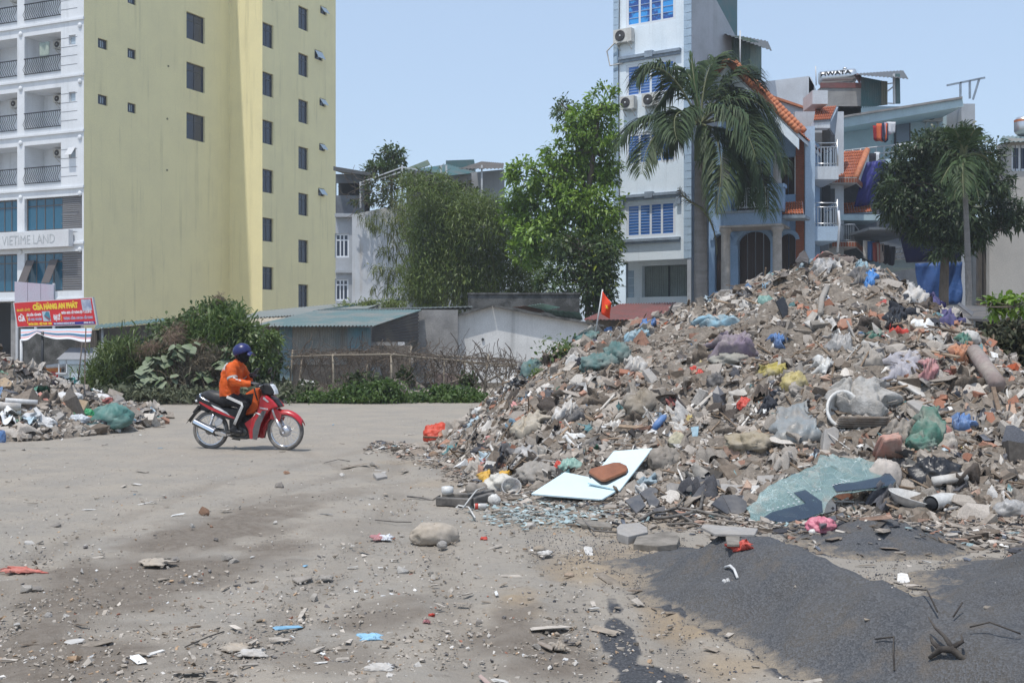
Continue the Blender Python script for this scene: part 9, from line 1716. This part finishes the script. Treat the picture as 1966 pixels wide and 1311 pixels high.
for px, py, m, lab in ((624, 1130 - 20, M_GREYSK, 'grey paper rag pressed on the yard'), (455, 1245, M_BEIGE, 'torn beige paper on the near yard'), (490, 1255, M_WHTB, 'pale torn sheet next to the beige paper'), (730, 1283, M_WHTB, 'whitish torn strip at the near yard edge'), (300, 1080, M_BEIGE, 'flattened pale film on the wet patch'), (1090, 945, M_LAV, 'bluish striped rag under the flat board'), (820, 1195, M_PINK, 'tiny red wrapper on the yard'), (830, 1182, M_REDF, 'small red wrapper above the tiny one'), (930, 1035, M_REDF, 'crumpled red wrapper right of the beige sack'), (1050, 1063, M_WHTB, 'cream scrap on the open yard')):
 w_ = 26 if py > 1200 or px in (300,) else 13; w_ = 6 if 'red' in lab and 'wrapper' in lab else w_; drape([(px - w_, py - w_ * .22), (px + w_, py - w_ * .3), (px + w_ * .9, py + w_ * .25), (px - w_ * 1.1, py + w_ * .22)], m, 'scrap', lab, 'scrap', .012, .006, seed=px % 11)
drape([(1400, 1048), (1440, 1044), (1445, 1056), (1406, 1062)], M_REDF, 'film', 'red film scrap on the gravel below the windscreen', 'film', .03, .01); rod([(1392, 1094, 0), (1402, 1097, .02), (1410, 1105, .02), (1416, 1114, 0)], .009, MATS['clean_white'], 'plastic_strip', 'curved white plastic strip on the dark gravel ridge', 'strip', .015, 6); drape([(1388, 1116), (1400, 1112), (1402, 1118), (1390, 1122)], MATS['clean_white'], 'scrap', 'white scrap below the curved white strip', 'scrap', .012, .006)
sack(1035, 1058, 22, 12, dusty('clod', (.27, .22, .165), .95, .3), 'clod', 'brown clod of earth on the open yard', 'clod', amp=.1); sack(1093, 1107, 20, 9, dusty('tan_stone', (.33, .23, .15), .9, .3), 'stone', 'tan stone in the sandy wheel track', 'stone', amp=.1); sack(92, 1187, 14, 14, M_CONCB, 'stone', 'grey stone on the wet patch', 'stone', amp=.12)
M_ROOT = mat('dead_root', (.045, .038, .034), .9, col2=(.09, .078, .066), scale=9, bmp=.6, bscale=20)
RT = Own('dead_root', 'dark uprooted branch with knobbly roots lying on the dark gravel', 'root', hitf(1830, 1262)); 
def rp(x, y, z): return hitf(x, y) + Vector((0, 0, z)) - RT.root.location
mb = MB(); mb.tube([rp(1784, 1272, .02), rp(1806, 1268, .05), rp(1828, 1272, .06), rp(1850, 1288, .05), rp(1888, 1292, .03)], [.008, .015, .019, .013, .006], M_ROOT, 7); mb.tube([rp(1806, 1268, .05), rp(1790, 1258, .06), rp(1786, 1250, .07)], [.013, .009, .004], M_ROOT, 6); mb.tube([rp(1828, 1270, .06), rp(1812, 1250, .07), rp(1796, 1240, .08), rp(1782, 1222, .09)], [.014, .009, .006, .003], M_ROOT, 6); mb.tube([rp(1830, 1268, .06), rp(1848, 1262, .07), rp(1846, 1254, .08)], [.012, .009, .004], M_ROOT, 6); mb.tube([rp(1850, 1288, .05), rp(1862, 1304, .03), rp(1892, 1296, .05)], [.011, .007, .003], M_ROOT, 6); RT.part(mb, 'stem')
for pts, lab in (([(1680, 1234, .01), (1716, 1238, .03), (1715, 1262, .02), (1717, 1290, .0)], 'thin forked twig on the gravel ridge'), ([(1744, 1140, .02), (1780, 1160, .06), (1800, 1190, .03)], 'dark twig in the dirt gully between gravel heaps'), ([(1830, 1196, .02), (1848, 1180, .05)], 'pale short twig by the gully'), ([(1862, 1220, .03), (1900, 1224, .06), (1960, 1238, .04)], 'brown twig at the right foot of the gravel'), ([(622, 890, .0), (650, 886, .02), (672, 887, .0)], 'long thin wire on the yard behind the motorbike'), ([(720, 1000, .0), (760, 1008, .02), (790, 1004, .0)], 'dark stick left of the beige sack'), ([(355, 1245, .0), (400, 1232, .02), (430, 1215, .0)], 'grey twig between torn papers on the yard')):
 rod(pts, .0042, M_ROOT, 'twig', lab, 'twig', .008, 5)
strew('stone', T_CH, 55, (-4.2, 2.0, 5.6, 16), lambda x, y: h_soil(x, y) + .2 * (h_pile(x, y) < .02), .04, .12, [(6, (160, 154, 146)), (3, (140, 134, 128)), (3, (180, 176, 170)), (1, (150, 120, 100))], 'loose stone on the open yard', 'stone', 'loose stones on the yard', .4, 0, .1, 2.0, None, .1)
for o in list(COL.objects):
 if o.name.startswith('stone') and o.get('group') == 'loose stones on the yard': o.location.z -= .19
